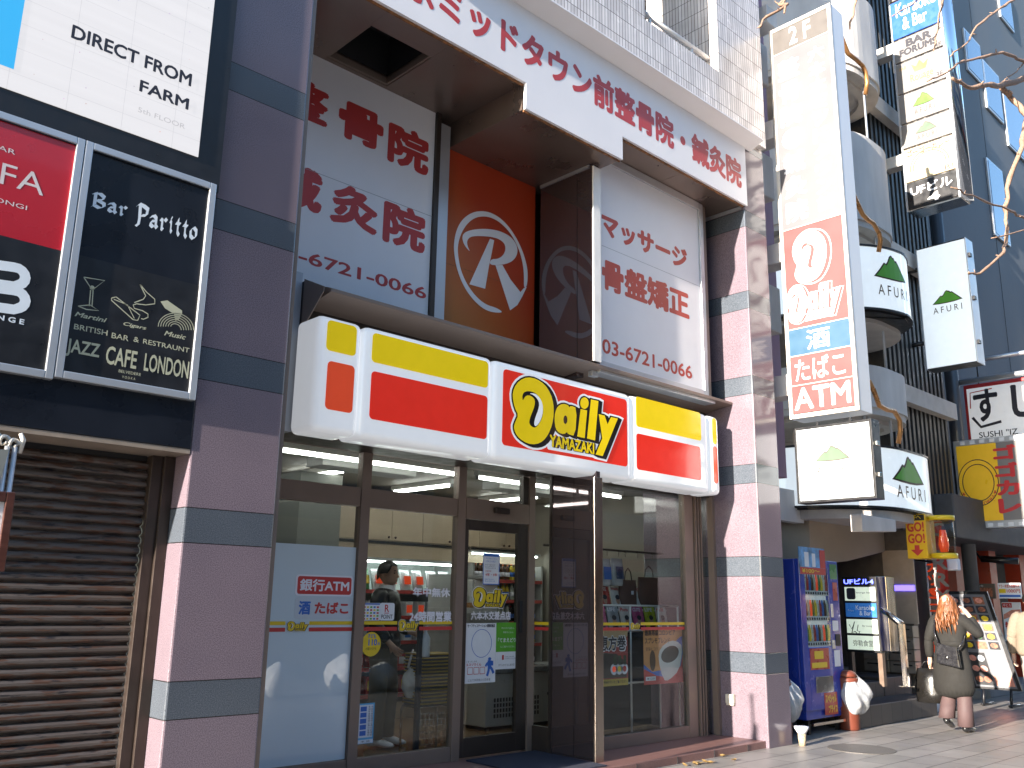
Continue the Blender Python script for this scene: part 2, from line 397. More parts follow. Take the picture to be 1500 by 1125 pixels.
m.box(3.078, 5.255, 0.012, 0.028, 6.066, 6.09); m.box(5.268, 6.642, 0.012, 0.028, 5.808, 5.83); m.box(6.655, 8.945, 0.012, 0.028, 6.066, 6.09)
m.build('rusted_drip_edge', RUST, bld)
# rear wall of the recess above the shop, and the mass of the upper floors
m = M(); m.box(3.078, 9.43, 1.25, 1.6, 2.905, 9.2); m.build('rear_wall', BRONZE_D, bld)
MIRC = mat('polished_brown_panel', (.16,.125,.13), .03, .75, .10, 3, spec=.5, rvar=.015)
# column between clinic windows, running down to the shop entrance
m = M(); m.box(6.5, 6.6, 0.475, 1.0, 3.62, 5.83); m.build('mirror_column', MIRC, bld)
m = M(); m.box(6.502, 6.6, 0.264, 0.468, 3.735, 5.83); m.build('mirror_column', MIRC, bld)
m = M(); m.box(6.497, 6.604, 0.245, 0.262, 3.735, 5.80); m.box(6.604, 6.64, 0.262, 0.355, 3.80, 5.80); m.build('column_edge', WHITEP, bld)
m = M(); m.box(6.49, 6.52, 0.3, 1.0, 5.79, 5.828); m.build('column_rail', ALU, bld)
m = M(); m.box(8.93, 8.948, 0.04, 0.60, 6.045, 6.085); m.build('jamb_rail', ALU, bld)
# tile wall with the balcony
m = M(); yF = -0.05
m.box(3.0, 8.43, yF, 0.25, 6.985, 7.62)                    # balcony front
m.box(8.43, 9.43, yF, 1.0, 6.985, 12)                      # corner pier
m.box(2.0, 7.02, yF, 0.25, 7.62, 12)                       # left part of the wall
m.build('tile_wall', TILE, bld, bevel=0.004)
m = M(); m.box(2.9, 8.6, 1.3, 1.5, 6.6, 12); m.build('balcony_back_wall', TILEG, bld)
m = M(); m.box(3.0, 8.43, 0.25, 1.3, 6.9, 7.0); m.build('balcony_floor', CONC, bld)
m = M(); m.tube([(7.02, 0.1, 7.86), (8.43, 0.1, 7.86)], 0.032, 8); 
for x in (7.3, 8.1): m.tube([(x, 0.1, 7.6), (x, 0.1, 7.86)], 0.02, 8)
m.build('balcony_railing', WHITEP, bld)
m = M(); m.box(3.06, 9.44, 0.02, 0.9, 6.93, 6.984); m.build('tile_ledge', TILE, bld)
# cornice over the fascia
m = M(); m.prism([(3.06, -0.022, 6.85), (3.06, -0.05, 6.86), (3.06, -0.20, 6.925), (3.06, -0.20, 6.945), (3.06, 0.018, 6.955), (3.06, 0.018, 6.85)], (6.06, 0, 0))
m.build('cornice', WHITE, bld, bevel=0.004)

# ================================================================== FASCIA BOARD
fas = thing('fascia_sign', 'long white board with red clinic lettering along the top of the recess', 'sign', (6, -0.02, 6.08))
m = M(); Y0, Y1 = -0.02, 0.01
pts = [(3.06, 6.085), (5.258, 6.085), (5.258, 5.825), (6.646, 5.825), (6.646, 6.085), (8.985, 6.085), (8.985, 6.848), (3.06, 6.848)]
m.prism([(u, Y0, v) for u, v in pts], (0, Y1-Y0, 0)); m.build('board', WHITE, fas)
fr = FY(Y0-0.0008); m = M()
u0 = aY(643, 5, Y0)[0]; u1 = aY(1086, 258, Y0)[0]; vb = aY(1080, 277, Y0)[1]; vt = aY(1078, 232, Y0)[1]
m.text('ミッドタウン前整骨院・鍼灸院', (u0, u1, vb+0.03, vt), fr, 0, bold=0.042)
pitch = (u1-u0)/14; m.text('東京', (u0-2.1*pitch, u0-0.15*pitch, vb+0.03, vt), fr, 0, bold=0.042)
m.build('lettering', RED, fas)

# ================================================================== CLINIC SIGNS
cs = thing('clinic_sign', 'big white clinic panel with dark red characters and phone number, left of the orange panel', 'sign', (4, 1.0, 3.7))
YL = 1.0
m = M(); m.box(3.08, 5.02, YL, YL+0.04, 3.66, 6.09); m.build('panel', WHITE, cs)
m = M(); m.box(5.023, 5.075, YL-0.03, YL+0.06, 3.66, 6.09); m.build('dark_frame', BRONZE_D, cs)
m = M(); m.box(5.077, 5.20, YL-0.02, YL+0.10, 3.66, 6.0); m.build('frame', ALU, cs)
fr = FY(YL-0.0008); m = M()
def word(m, t, tl, br, Y, b=0.0, i=0, sh=0.0, d=0.0008, keep=False):
    m.text(t, rY(tl, br, Y), away(FY(Y), d), i, bold=b, shear=sh, keep=keep)
word(m, '骨', (498, 142), (560, 225), YL, .045); word(m, '院', (570, 175), (627, 260), YL, .045); 
word(m, '灸', (486, 262), (552, 347), YL, .045); word(m, '院', (563, 290), (622, 374), YL, .045)
a = rY((498, 142), (560, 225), YL); w_ = a[1]-a[0]
m.text('整', (a[0]-w_*1.42, a[0]-w_*0.22, a[2]+.02, a[3]+.02), fr, 0, bold=.045)
a = rY((486, 262), (552, 347), YL); w_ = a[1]-a[0]
m.text('鍼', (a[0]-w_*1.33, a[0]-w_*0.16, a[2]+.02, a[3]+.02), fr, 0, bold=.04)
word(m, '-6721-0066', (438, 364), (624, 439), YL, .02)
a = rY((438, 364), (624, 439), YL); m.text('03', (a[0]-.36, a[0]-.04, a[2], a[3]), fr, 0, bold=.012)
m.build('lettering', RED, cs)
m = M(); m.box(3.08, 5.02, YL-0.002, YL-0.0005, aY(560, 290, YL)[1], aY(560, 290, YL)[1]+.004); m.build('sheet_seam', GREY, cs)

op = thing('orange_panel', 'orange panel with a white letter R in a ring', 'sign', (5.8, 1.08, 3.7))
ORM = bpy.data.materials.new('orange_print'); ORM.use_nodes = True; n, l, b = nodes_of(ORM)
tc = n.new('ShaderNodeTexCoord'); sp = n.new('ShaderNodeSeparateXYZ'); l.new(tc.outputs['Generated'], sp.inputs[0])
nz = n.new('ShaderNodeTexNoise'); nz.inputs['Scale'].default_value = 60; l.new(tc.outputs['Object'], nz.inputs['Vector'])
# the colour runs from red to amber in the lower left corner
k = math_node(n, l, 'ADD', math_node(n, l, 'MULTIPLY', sp.outputs['X'], -0.75), math_node(n, l, 'MULTIPLY', sp.outputs['Z'], -1.0))
k = ramp(n, l, math_node(n, l, 'ADD', k, math_node(n, l, 'MULTIPLY', nz.outputs['Fac'], 0.06)), -1.05, 0.05)
l.new(mixc(n, l, k, (0.43, 0.045, 0.012), (0.50, 0.19, 0.02)), b.inputs['Base Color']); b.inputs['Roughness'].default_value = 0.4
m = M(); m.box(5.203, 6.497, 1.08, 1.12, 3.66, 5.83); m.build('panel', ORM, op)
Z2 = lambda zx, zy: aY(640+zx/5.625, 280+zy/5.625, 1.08)
Rpolys = [
 [(275,505),(225,450),(205,390),(215,350),(260,325),(340,312),(430,312),(520,330),(600,370),(650,430),(665,490),(650,545),(610,585),(545,607),(430,612),(442,560),(500,560),(545,530),(565,480),(555,430),(510,395),(450,378),(390,372),(320,370),(270,378),(245,410),(250,455)],
 [(435,393),(470,405),(440,558),(428,612),(395,805),(265,768)],
 [(480,611),(537,609),(605,730),(685,832),(713,800),(738,790),(700,870),(660,940),(600,983)],
 [(548,1003),(450,1000),(370,965),(290,890),(220,790),(165,660),(135,500),(140,390),(170,290),(220,220),(290,175),(370,163),(450,180),(530,230),(600,305),(660,400),(710,510),(740,620),(747,700),(738,790),(713,800),(715,690),(705,600),(680,500),(640,410),(590,330),(520,260),(450,220),(380,207),(310,220),(250,265),(200,340),(172,430),(168,510),(190,640),(230,740),(280,820),(340,890),(410,940),(490,962)]]
m = M()
for i, p in enumerate(Rpolys): m.poly(FY(1.076-0.0004*i), [Z2(*q) for q in (smoothpoly(p, 2) if i in (0, 3) else p)])
m.build('emblem', WHITE, op)
m = M(); m.box(5.203, 6.497, 1.078, 1.0795, 4.62, 4.624); m.build('sheet_seam', RUST, op)

rs = thing('clinic_sign', 'white clinic panel with red massage lettering in an aluminium frame beside the mirror column', 'sign', (7.6, 0.36, 3.7))
YR = 0.36
m = M(); m.box(6.70, 8.50, YR, YR+0.03, 3.80, 5.99); m.build('panel', WHITE, rs)
m = M(); m.box(6.60, 6.697, YR+.003, YR+0.06, 3.62, 6.08); m.box(6.70, 8.50, YR-0.02, YR+0.06, 3.74, 3.797); m.box(6.66, 8.66, YR-.05, YR+.10, 3.66, 3.738); m.box(8.503, 8.58, YR-0.02, YR+0.05, 3.745, 6.08); m.box(6.70, 8.50, YR-0.02, YR+0.06, 5.993, 6.085)
m.build('frame', ALU, rs, bevel=0.004)
m = M(); m.box(8.585, 8.66, YR+0.0, YR+0.24, 3.745, 6.08); m.build('frame_post', BRONZE, rs)
m = M()
word(m, 'マッサージ', (880, 309), (1007, 398), YR, .05); word(m, '骨盤矯正', (881, 376), (1010, 470), YR, .042); word(m, '03-6721-0066', (882, 495), (1014, 556), YR, .02)
m.build('lettering', mat("flare_tinted_red", (0.50, 0.05, 0.028), 0.45, 0, 0.05), rs)  # red shifted towards salmon, the lens flare tint put into the colour
m = M(); z = aY(930, 380, YR)[1]; m.box(6.70, 8.50, YR-0.0015, YR-0.0005, z, z+.004); m.build('sheet_seam', GREY, rs)

# ================================================================== LIGHT BOX SIGN OVER THE SHOP
LB = thing('shop_sign', 'illuminated white acrylic shop sign with yellow and red blocks under a bronze canopy', 'shop sign', (6, 0.3, 2.6))
m = M(); m.box(3.56, 8.948, 0.64, 1.10, 2.67, 3.68); m.box(3.50, 3.557, 0.60, 1.10, 2.66, 3.86); m.box(3.56, 8.94, 0.60, 0.638, 2.64, 2.70)
m.build('housing', BRONZE_D, LB, bevel=0.004)
m = M(); m.prism([(3.52, 0.27, 3.72), (3.52, 0.27, 3.69), (3.52, 0.62, 3.64), (3.52, 1.0, 3.62), (3.52, 1.0, 3.84), (3.52, 0.62, 3.84)], (5.426, 0, 0))
m.build('canopy', BRONZE, LB, bevel=0.004)
m = M(); m.prism([(3.49, 0.33, 3.70), (3.49, 0.62, 3.44), (3.49, 0.62, 3.87), (3.49, 0.33, 3.74)], (0.008, 0, 0)); m.build('canopy_end', BRONZE, LB)
m = M(); m.box(3.078, 3.497, 0.66, 1.10, 2.66, 3.93); m.build('side_panel', mat("pale_grey_panel", (0.42, 0.45, 0.50), 0.4, 0.1, 0.12, 3), LB)
ACR = mat("white_acrylic", (0.64, 0.66, 0.68), 0.16, 0, 0.02, emit=0.10, ecol=(0.95, 0.97, 1.0), coat=0.2, rvar=.03)
AYEL = mat("lit_yellow_acrylic", (0.70, 0.50, 0.003), 0.16, 0, 0.04, emit=0.12, coat=0.15, rvar=.03)
ARED = mat("lit_red_acrylic", (0.60, 0.022, 0.010), 0.16, 0, 0.05, emit=0.15, coat=0.15, rvar=.03)
AORG = mat("lit_orange_acrylic", (0.62, 0.06, 0.018), 0.16, 0, 0.05, emit=0.14, coat=0.15, rvar=.03)
AINK = mat("black_acrylic", (0.012, 0.009, 0.007), 0.14, 0, 0.1, coat=0.6)
xs = [3.425] + [aY(x, 600, 0.27)[0] for x in (527, 722, 925, 1037)] + [8.66]
YB = 0.27
for i in range(5):
    m = M(); m.box(xs[i]+0.008, xs[i+1]-0.008, YB, 0.60, 2.62, 3.50)
    m.build('acrylic_panel', ACR, LB, bevel=0.055, seg=4, smooth=True)
    x0, x1 = xs[i]+0.008, xs[i+1]-0.008
    if i == 2: continue
    yy = {0: ((480, 468), (523, 523)), 1: ((546, 487), (719, 570)), 3: ((930, 580), (1027, 646)), 4: ((1039, 611), (1053, 652))}[i]
    rr = {0: ((480, 528), (522, 607)), 1: ((544, 543), (718, 645)), 3: ((930, 634), (1027, 704)), 4: ((1039, 652), (1053, 709))}[i]
    for q, mt, nm in ((yy, AYEL, 'yellow_block'), (rr, AORG if i in (0, 4) else ARED, 'red_block')):
        a = rY(q[0], q[1], YB); a = (max(a[0], x0+0.06), min(a[1], x1-0.06), a[2], a[3])
        if i == 1: a = (a[0], a[1], {0: 0, 1: 0}.get(9, a[2]), a[3])
        m = M(); m.prism([FY(YB-.004)(*p) for p in rrect(*a, 0.035)], (0, .002, 0)); m.build(nm, mt, LB)
Z3 = lambda zx, zy: aY(730+zx/7.03, 530+zy/7.03, YB)
a = rY((737, 540), (919, 684), YB)
m = M(); m.prism([FY(YB-.004)(*p) for p in rrect(a[0], a[1], a[2], a[3], 0.04)], (0, .002, 0)); m.build('red_block', ARED, LB)
LG = dict(
 D=smoothpoly([(135,360),(150,270),(205,195),(290,158),(380,175),(470,235),(530,330),(558,430),(562,540),(545,650),(505,750),(450,820),(380,852),(290,845),(205,790),(165,735),(148,672),(165,620),(197,550),(160,480)],1),
 curl=smoothpoly([(240,408),(236,340),(265,308),(310,303),(360,318),(410,360),(440,420),(453,500),(440,580),(410,640),(370,682),(335,670),(308,640),(312,590),(335,530),(362,460),(368,400),(345,365),(300,343),(262,360)],1),
 white=smoothpoly([(305,325),(370,328),(415,370),(445,430),(450,510),(435,580),(405,640),(372,670),(355,640),(372,570),(400,500),(412,430),(390,380),(350,342)],1),
 a=smoothpoly([(568,600),(575,520),(605,455),(660,432),(712,448),(722,475),(735,452),(800,478),(782,768),(705,745),(700,722),(668,748),(612,732),(580,690)],1),
 hole=ell(680,598,20,44,16), i=[(838,488),(905,502),(880,787),(803,770)], dot=ell(877,427,44,60,18), l=[(944,388),(1021,406),(986,812),(904,790)],
 y=[(1025,540),(1085,555),(1115,645),(1150,570),(1221,586),(1065,972),(992,955),(1060,790)])
LG = {k: [Z3(*p) for p in v] for k, v in LG.items()}
lg_yam = (Z3(520, 742)[0], Z3(978, 950)[0], Z3(978, 955)[1], Z3(978, 838)[1])
us = [p[0] for k in LG for p in LG[k]]; vs_ = [p[1] for k in LG for p in LG[k]]
LBOX = (min(us), max(us), min(vs_), max(vs_))
def logo(m, fr, rect, iw=0, ib=1, iy=2, white=True, step=0.0008, only=None, hw=None):
    W0, H0 = LBOX[1]-LBOX[0], LBOX[3]-LBOX[2]; kx, ky = (rect[1]-rect[0])/W0, (rect[3]-rect[2])/H0
    bx_ = LBOX
    if only: us_ = [p for k in only for p in LG[k]]; bx_ = (min(p[0] for p in us_), max(p[0] for p in us_), min(p[1] for p in us_), max(p[1] for p in us_)); kx, ky = (rect[1]-rect[0])/(bx_[1]-bx_[0]), (rect[3]-rect[2])/(bx_[3]-bx_[2])
    T = lambda P: [(rect[0]+(a-bx_[0])*kx, rect[2]+(b-bx_[2])*ky) for a, b in P]
    s = kx; d = [0.0]
    def put(P, i): m.poly(away(fr, d[0]), P, i); d[0] += step/10
    keys = only or ('D', 'a', 'i', 'dot', 'l', 'y')
    yam = T([(lg_yam[0], lg_yam[2]), (lg_yam[1], lg_yam[3])]); ya = (yam[0][0], yam[1][0], yam[0][1], yam[1][1])
    shf = [(0, 0), (.015, -.004), (.03, -.008), (.045, -.012)]
    if white:
        for sx, sy in shf:
            for k in keys: put([(a+sx*s, b+sy*s) for a, b in grow(T(LG[k]), .034*s)], iw)
            if not only: put(rrect(ya[0]-.025*s, ya[1]+.02*s, ya[2]-.03*s, ya[3], .02*s), iw)
        d[0] += step
    for sx, sy in shf:
        for k in keys: put([(a+sx*s, b+sy*s) for a, b in grow(T(LG[k]), .015*s)], ib)
        if not only: m.text('YAMAZAKI', (ya[0]+sx*s/2, ya[1]+sx*s/2, ya[2]-.005*s, ya[3]), away(fr, d[0]), ib, bold=.085); d[0] += step/10
    d[0] += step
    for k in keys: put(T(LG[k]), iy); 
    if not only: m.text('YAMAZAKI', ya, away(fr, d[0]), iy, bold=.035)
    d[0] += step
    if 'D' in keys: put(T(LG['curl']), ib); put(T(LG['white']), iw)
    if 'a' in keys: put(T(LG['hole']), ib)
m = M(); logo(m, FY(YB-.0055), LBOX); m.build('logo', [ACR, AINK, AYEL], LB)
# ================================================================== SHOP FRONT
SF = thing('storefront', 'bronze framed glass storefront with sliding door between the granite pillars', 'storefront', (6, 1.12, 0.07))
def part(name, mats, parent, boxes, **k):
    m = M()
    for b_ in boxes: m.box(*b_)
    return m.build(name, mats, parent, **k)
for x0, x1 in ((3.078, 3.13), (4.46, 4.555), (5.545, 5.64)): part('mullion', BRONZE, SF, [(x0, x1, 1.09, 1.17, 0.07, 2.67)], bevel=.003)
part('mullion', BRONZE, SF, [(6.475, 6.56, 1.085, 1.17, 0.07, 2.67)], bevel=.003)
for x0, x1 in ((3.132, 4.458), (4.557, 5.543)):
    part('transom', BRONZE, SF, [(x0, x1, 1.10, 1.165, 2.205, 2.365)], bevel=.003)
    part('bottom_rail', BRONZE, SF, [(x0, x1, 1.10, 1.165, 0.07, 0.19)], bevel=.003)
    part('window_pane', GLASS, SF, [(x0, x1, 1.128, 1.134, 0.19, 2.205)]); part('window_pane', GLASS, SF, [(x0, x1, 1.128, 1.134, 2.365, 2.66)])
part('transom', BRONZE, SF, [(5.642, 6.473, 1.085, 1.165, 2.19, 2.385)], bevel=.003)
part('window_pane', GLASS, SF, [(5.642, 6.40, 1.128, 1.134, 2.385, 2.66)])
part('mullion', BRONZE_D, SF, [(6.402, 6.473, 1.10, 1.16, 2.387, 2.66)])
part('door_sensor', BRONZE_D, SF, [(5.98, 6.17, 1.045, 1.083, 2.265, 2.32)], bevel=.008)
FILM = bpy.data.materials.new('frosted_film'); FILM.use_nodes = True; n, l, b = nodes_of(FILM)
nz = n.new('ShaderNodeTexNoise'); nz.inputs['Scale'].default_value = 1.2; tc = n.new('ShaderNodeTexCoord'); l.new(tc.outputs['Object'], nz.inputs[0])
l.new(mixc(n, l, nz.outputs['Fac'], (0.50, 0.60, 0.66), (0.60, 0.69, 0.74)), b.inputs['Base Color'])
b.inputs['Roughness'].default_value = 0.5; b.inputs['Coat Weight'].default_value = 1.0; b.inputs['Coat Roughness'].default_value = 0.0; b.inputs['Coat IOR'].default_value = 1.6
part('frosted_film', FILM, SF, [(3.135, 4.455, 1.120, 1.126, 0.195, 1.86)])
# sliding door
dr = part('door', BRONZE_D, SF, [(5.645, 5.69, 1.10, 1.15, 0.085, 2.185), (6.34, 6.47, 1.10, 1.15, 0.085, 2.185), (5.69, 6.34, 1.10, 1.15, 0.085, 0.25), (5.69, 6.34, 1.10, 1.15, 2.09, 2.185)], bevel=.003)
part('door_pane', GLASS, dr, [(5.69, 6.34, 1.122, 1.128, 0.25, 2.09)])
part('door_handle', BLACKM, dr, [(6.365, 6.40, 1.085, 1.099, 1.15, 1.45)], bevel=.004)
# entrance return facing up the street
part('side_pane', GLASS, SF, [(6.552, 6.557, 0.87, 1.08, 0.30, 2.66)])
part('bottom_rail', BRONZE_D, SF, [(6.535, 6.58, 0.87, 1.083, 0.072, 0.30)], bevel=.003)
part('mullion', BRONZE_D, SF, [(6.535, 6.58, 0.835, 0.868, 0.072, 2.66)])
part('mirror_column', MIRC, SF, [(6.545, 6.60, 0.556, 0.833, 0.072, 2.66)])
part('mirror_column', MIRC, SF, [(6.545, 6.60, 0.268, 0.549, 0.072, 2.66)])
part('steel_post', mat('brushed_brown_steel', (.34,.29,.25), .22, 1.0, .15, 3, stretch=(1, 1, .3)), SF, [(6.492, 6.608, 0.245, 0.264, 0.072, 2.60), (6.590, 6.608, 0.265, 0.70, 0.072, 2.60)], bevel=.002)
# bay window on the right
part('bottom_rail', BRONZE, SF, [(6.61, 8.50, 0.67, 0.74, 0.071, 0.19)], bevel=.003)
part('bay_pane', GLASS, SF, [(6.61, 8.50, 0.70, 0.706, 0.19, 2.64)])
part('mullion', BRONZE, SF, [(8.502, 8.66, 0.665, 0.74, 0.071, 2.655)], bevel=.003)
for x in (8.675, 8.725, 8.775): part('fin', BRONZE, SF, [(x, x+.018, 0.64, 0.72, 0.071, 2.655)])
part('back_plate', BLACKM, SF, [(8.661, 8.80, 0.722, 0.74, 0.071, 2.655)])
part('side_pane', GLASS, SF, [(8.80, 8.898, 0.66, 0.665, 0.071, 2.655)])
part('head', BRONZE, SF, [(3.132, 6.49, 1.105, 1.16, 2.672, 2.91), (6.61, 8.90, 0.66, 0.74, 2.658, 2.668)])
# stripes and small logos printed on the panes
for x0, x1, lx in ((3.15, 4.455, 415), (4.56, 5.54, 597)):
    Yg = 1.117 if x0 < 4 else 1.125
    q = rY((lx-13, 908), (lx+15, 924), Yg) if x0 > 4 else rY((421, 910), (450, 924), Yg)
    zc = (q[2]+q[3])/2; m = M()
    for s0, s1 in ((x0, q[0]-.015), (q[1]+.015, x1)):
        m.box(s0, s1, Yg, Yg+.001, zc+.008, zc+.036, 0); m.box(s0, s1, Yg, Yg+.001, zc-.042, zc-.012, 1)
    m.build('stripe', [YEL, RED], SF)
    m = M(); logo(m, FY(Yg-.001), q, white=True); m.build('logo', [WHITE, INK, YEL], SF)
q = rY((923, 912), (937, 922), .695); zc = 1.30; m = M(); zc = (q[2]+q[3])/2
for s0, s1 in ((6.62, q[0]-.02), (q[1]+.02, 8.49)):
    m.box(s0, s1, .694, .695, zc+.008, zc+.036, 0); m.box(s0, s1, .694, .695, zc-.042, zc-.012, 1)
m.build('stripe', [YEL, RED], SF); m = M(); logo(m, FY(.693), q); m.build('logo', [WHITE, INK, YEL], SF)
m = M()
m.box(6.545, 6.546, 0.88, 1.07, zc+.008, zc+.036, 0); m.box(6.545, 6.546, 0.88, 1.07, zc-.042, zc-.012, 1); m.build('stripe', [YEL, RED], SF)
m = M(); logo(m, FY(1.117), rY((693, 860), (742, 890), 1.117)); m.build('logo', [WHITE, INK, YEL], dr)
VIN = mat("white_vinyl", (0.72, 0.72, 0.78), 0.5, 0, 0.03)
def decal(lines, label, name='window_lettering', mt=VIN, cat='lettering', Y=1.124):
    m = M()
    for t, tl, br, bo in lines: m.text(t, rY(tl, br, Y), FY(Y-.001), 0, bold=bo)
    return m.build(name, mt, None, label=label, cat=cat)
decal([('年中無休', (605, 860), (659, 875), .03)], 'white characters on the glass above the round the clock lettering')
decal([('24時間営業', (600, 895), (661, 911), .035)], 'white opening hours lettering with the number 24 on the middle pane')
decal([('六本木交差点店', (690, 895), (748, 908), .03)], 'white branch name lettering on the sliding door below the yellow logo', Y=1.119)
# ---- stickers and posters: flat sheets on the glass
def sheet(name, label, tl, br, Y, col=None, cat='poster', frame=None, rad=0, thick=.0015):
    a = rY(tl, br, Y); t = thing(name, label, cat, ((a[0]+a[1])/2, Y, a[2]))
    m = M(); m.prism([FY(Y-thick)(*p) for p in (rrect(*a, rad) if rad else [(a[0],a[2]),(a[1],a[2]),(a[1],a[3]),(a[0],a[3])])], (0, thick, 0)); m.build('sheet', col or PAPER, t)
    if frame:
        i = .04*(a[1]-a[0]); m = M(); f = FY(Y-thick-.0005)
        for b_ in ((a[0], a[1], a[2], a[2]+i), (a[0], a[1], a[3]-i, a[3]), (a[0], a[0]+i, a[2]+i, a[3]-i), (a[1]-i, a[1], a[2]+i, a[3]-i)):
            m.poly(f, [(b_[0],b_[2]),(b_[1],b_[2]),(b_[1],b_[3]),(b_[0],b_[3])])
        m.build('border', frame, t)
    L = lambda u, v: (a[0]+u*(a[1]-a[0]), a[2]+v*(a[3]-a[2]))
    def put(nm, mt, fn, d=.001):
        m = M(); fn(m, away(FY(Y-thick), d), L); return m.build(nm, mt, t)
    return t, a, L, put
def R4(L, u0, u1, v0, v1): p, q = L(u0, v0), L(u1, v1); return (p[0], q[0], p[1], q[1])
def quad(L, u0, u1, v0, v1): return [L(u0, v0), L(u1, v0), L(u1, v1), L(u0, v1)]
def scrawl(m, fr, L, u0, u1, v0, v1, rows, seed=0, ch='あいのたかさしとにはをてきくりん日本中大小人月火水木金土'):
    r = random.Random(seed)
    for i in range(rows):
        h = (v1-v0)/rows; vv = v1-(i+1)*h
        s_ = ''.join(r.choice(ch) for _ in range(r.randint(7, 11)))
        m.text(s_, R4(L, u0, u0+(u1-u0)*r.uniform(.75, 1), vv+.18*h, vv+.9*h), fr)
# bank ATM sticker
t, a, L, put = sheet('window_sticker', 'red rectangular bank ATM sticker on the frosted pane', (434, 841), (516, 874), 1.119, VIN, 'sticker', rad=.03)
put('field', RED, lambda m, f, L: m.poly(f, rrect(*R4(L, .03, .97, .08, .92), .02)), .0006)
put('lettering', VIN, lambda m, f, L: m.text('銀行ATM', R4(L, .07, .93, .22, .80), f, bold=.03), .0012)
t, a, L, put = sheet('window_sticker', 'pale sticker with blue and red liquor and tobacco characters under the ATM sticker', (433, 874), (515, 907), 1.119, mat("pale_film", (.50,.56,.62), .4, 0, .03), 'sticker', rad=.03)
put('lettering', BLUE, lambda m, f, L: m.text('酒', R4(L, .06, .26, .2, .82), f, bold=.04))
put('lettering', RED, lambda m, f, L: m.text('たばこ', R4(L, .33, .93, .24, .78), f, bold=.04))
# payment marks
t, a, L, put = sheet('window_sticker', 'white sheet of many small coloured payment marks beside the point sticker', (531, 883), (556, 909), 1.125, PAPER, 'sticker')
for c, mt in enumerate((RED, BLUE, GREEN, YEL)):
    def f_(m, f, L, c=c):
        r = random.Random(c)
        for i in range(5):
            for j in range(5):
                if (i*3+j*2) % 4 == c: m.poly(f, rrect(*R4(L, .06+i*.185, .06+i*.185+.12, .05+j*.165, .05+j*.165+.10), .004))
    put('mark', mt, f_)
put('band', BLUE, lambda m, f, L: m.poly(f, quad(L, .03, .97, .90, .98)))
t, a, L, put = sheet('window_sticker', 'white point card sticker with a big red letter', (557, 883), (577, 909), 1.125, PAPER, 'sticker', rad=.02)
put('lettering', RED, lambda m, f, L: m.text('R', R4(L, .32, .62, .48, .9), f, bold=.02))
put('lettering', INK, lambda m, f, L: m.text('POINT', R4(L, .1, .88, .1, .34), f, bold=.01))
put('underline', RED, lambda m, f, L: m.poly(f, quad(L, .3, .62, .40, .44)))
# round yellow sticker
c0 = rY((530, 930), (557, 957), 1.125); cu, cv = (c0[0]+c0[1])/2, (c0[2]+c0[3])/2; rr_ = (c0[1]-c0[0])/2
t = thing('window_sticker', 'round yellow child safety sticker with blue number 110', 'sticker', (cu, 1.125, cv))
m = M(); m.prism([(x, 1.1235, z) for x, z in ell(cu, cv, rr_, rr_*1.0)], (0, .0015, 0)); m.build('sheet', YEL, t)
m = M(); m.text('110', (cu-.3*rr_, cu+.6*rr_, cv-.12*rr_, cv+.42*rr_), FY(1.1225), bold=.03); m.text('番', (cu+.66*rr_, cu+.9*rr_, cv-.1*rr_, cv+.15*rr_), FY(1.1225)); m.text('子ども', (cu-.4*rr_, cu+.45*rr_, cv+.5*rr_, cv+.85*rr_), FY(1.1225), bold=.03); m.build('lettering', BLUE, t)
m = M(); m.text('の家いつでも', (cu-.55*rr_, cu+.55*rr_, cv-.5*rr_, cv-.25*rr_), FY(1.1225)); m.build('lettering', INK, t)
# blue vertical poster
t, a, L, put = sheet('window_poster', 'narrow bright blue edged notice low on the middle pane', (525, 1031), (546, 1088), 1.125, mat("cyan_print", (.10,.38,.62), .5, 0, .05))
put('field', PAPER, lambda m, f, L: m.poly(f, quad(L, .08, .92, .15, .96)), .0006)
put('field', PAPER, lambda m, f, L: m.poly(f, quad(L, .02, .98, .01, .10)), .0006)
put('lettering', INK, lambda m, f, L: [m.text(ch, R4(L, .62+.17*c, .75+.17*c, .88-.058*i, .93-.058*i), f) for c in range(2) for i, ch in enumerate('未成年者飲酒禁止身分証確認')], .0012)
put('panel', BLUE, lambda m, f, L: [m.poly(f, quad(L, .14, .52, .2+.15*i, .32+.15*i)) for i in range(5)], .0012)
put('lettering', INK, lambda m, f, L: m.text('本 店', R4(L, .25, .8, .03, .08), f), .0012)
# notice on the door
t, a, L, put = sheet('door_poster', 'small white notice with blue border and red digits high on the sliding door', (708, 810), (731, 857), 1.119, PAPER, frame=BLUE)
put('band', BLUE, lambda m, f, L: m.poly(f, quad(L, .06, .94, .9, .97)))
put('lettering', BLUE, lambda m, f, L: scrawl(m, f, L, .16, .86, .70, .88, 2, 1))
put('lettering', INK, lambda m, f, L: scrawl(m, f, L, .12, .8, .50, .66, 3, 2))
put('lettering', RED, lambda m, f, L: m.text('4年・5年', R4(L, .14, .86, .27, .37), f, bold=.02))
put('lettering', RED, lambda m, f, L: m.text('対象学年', R4(L, .14, .5, .40, .46), f))
put('lettering', BLUE, lambda m, f, L: scrawl(m, f, L, .12, .8, .08, .2, 2, 3))
t, a, L, put = sheet('door_poster', 'white safety station poster with a blue oval and running child on the door', (683, 913), (725, 999), 1.119, PAPER)
put('lettering', INK, lambda m, f, L: m.text('セーフティステーション活動実施店', R4(L, .04, .96, .93, .985), f, bold=.03))
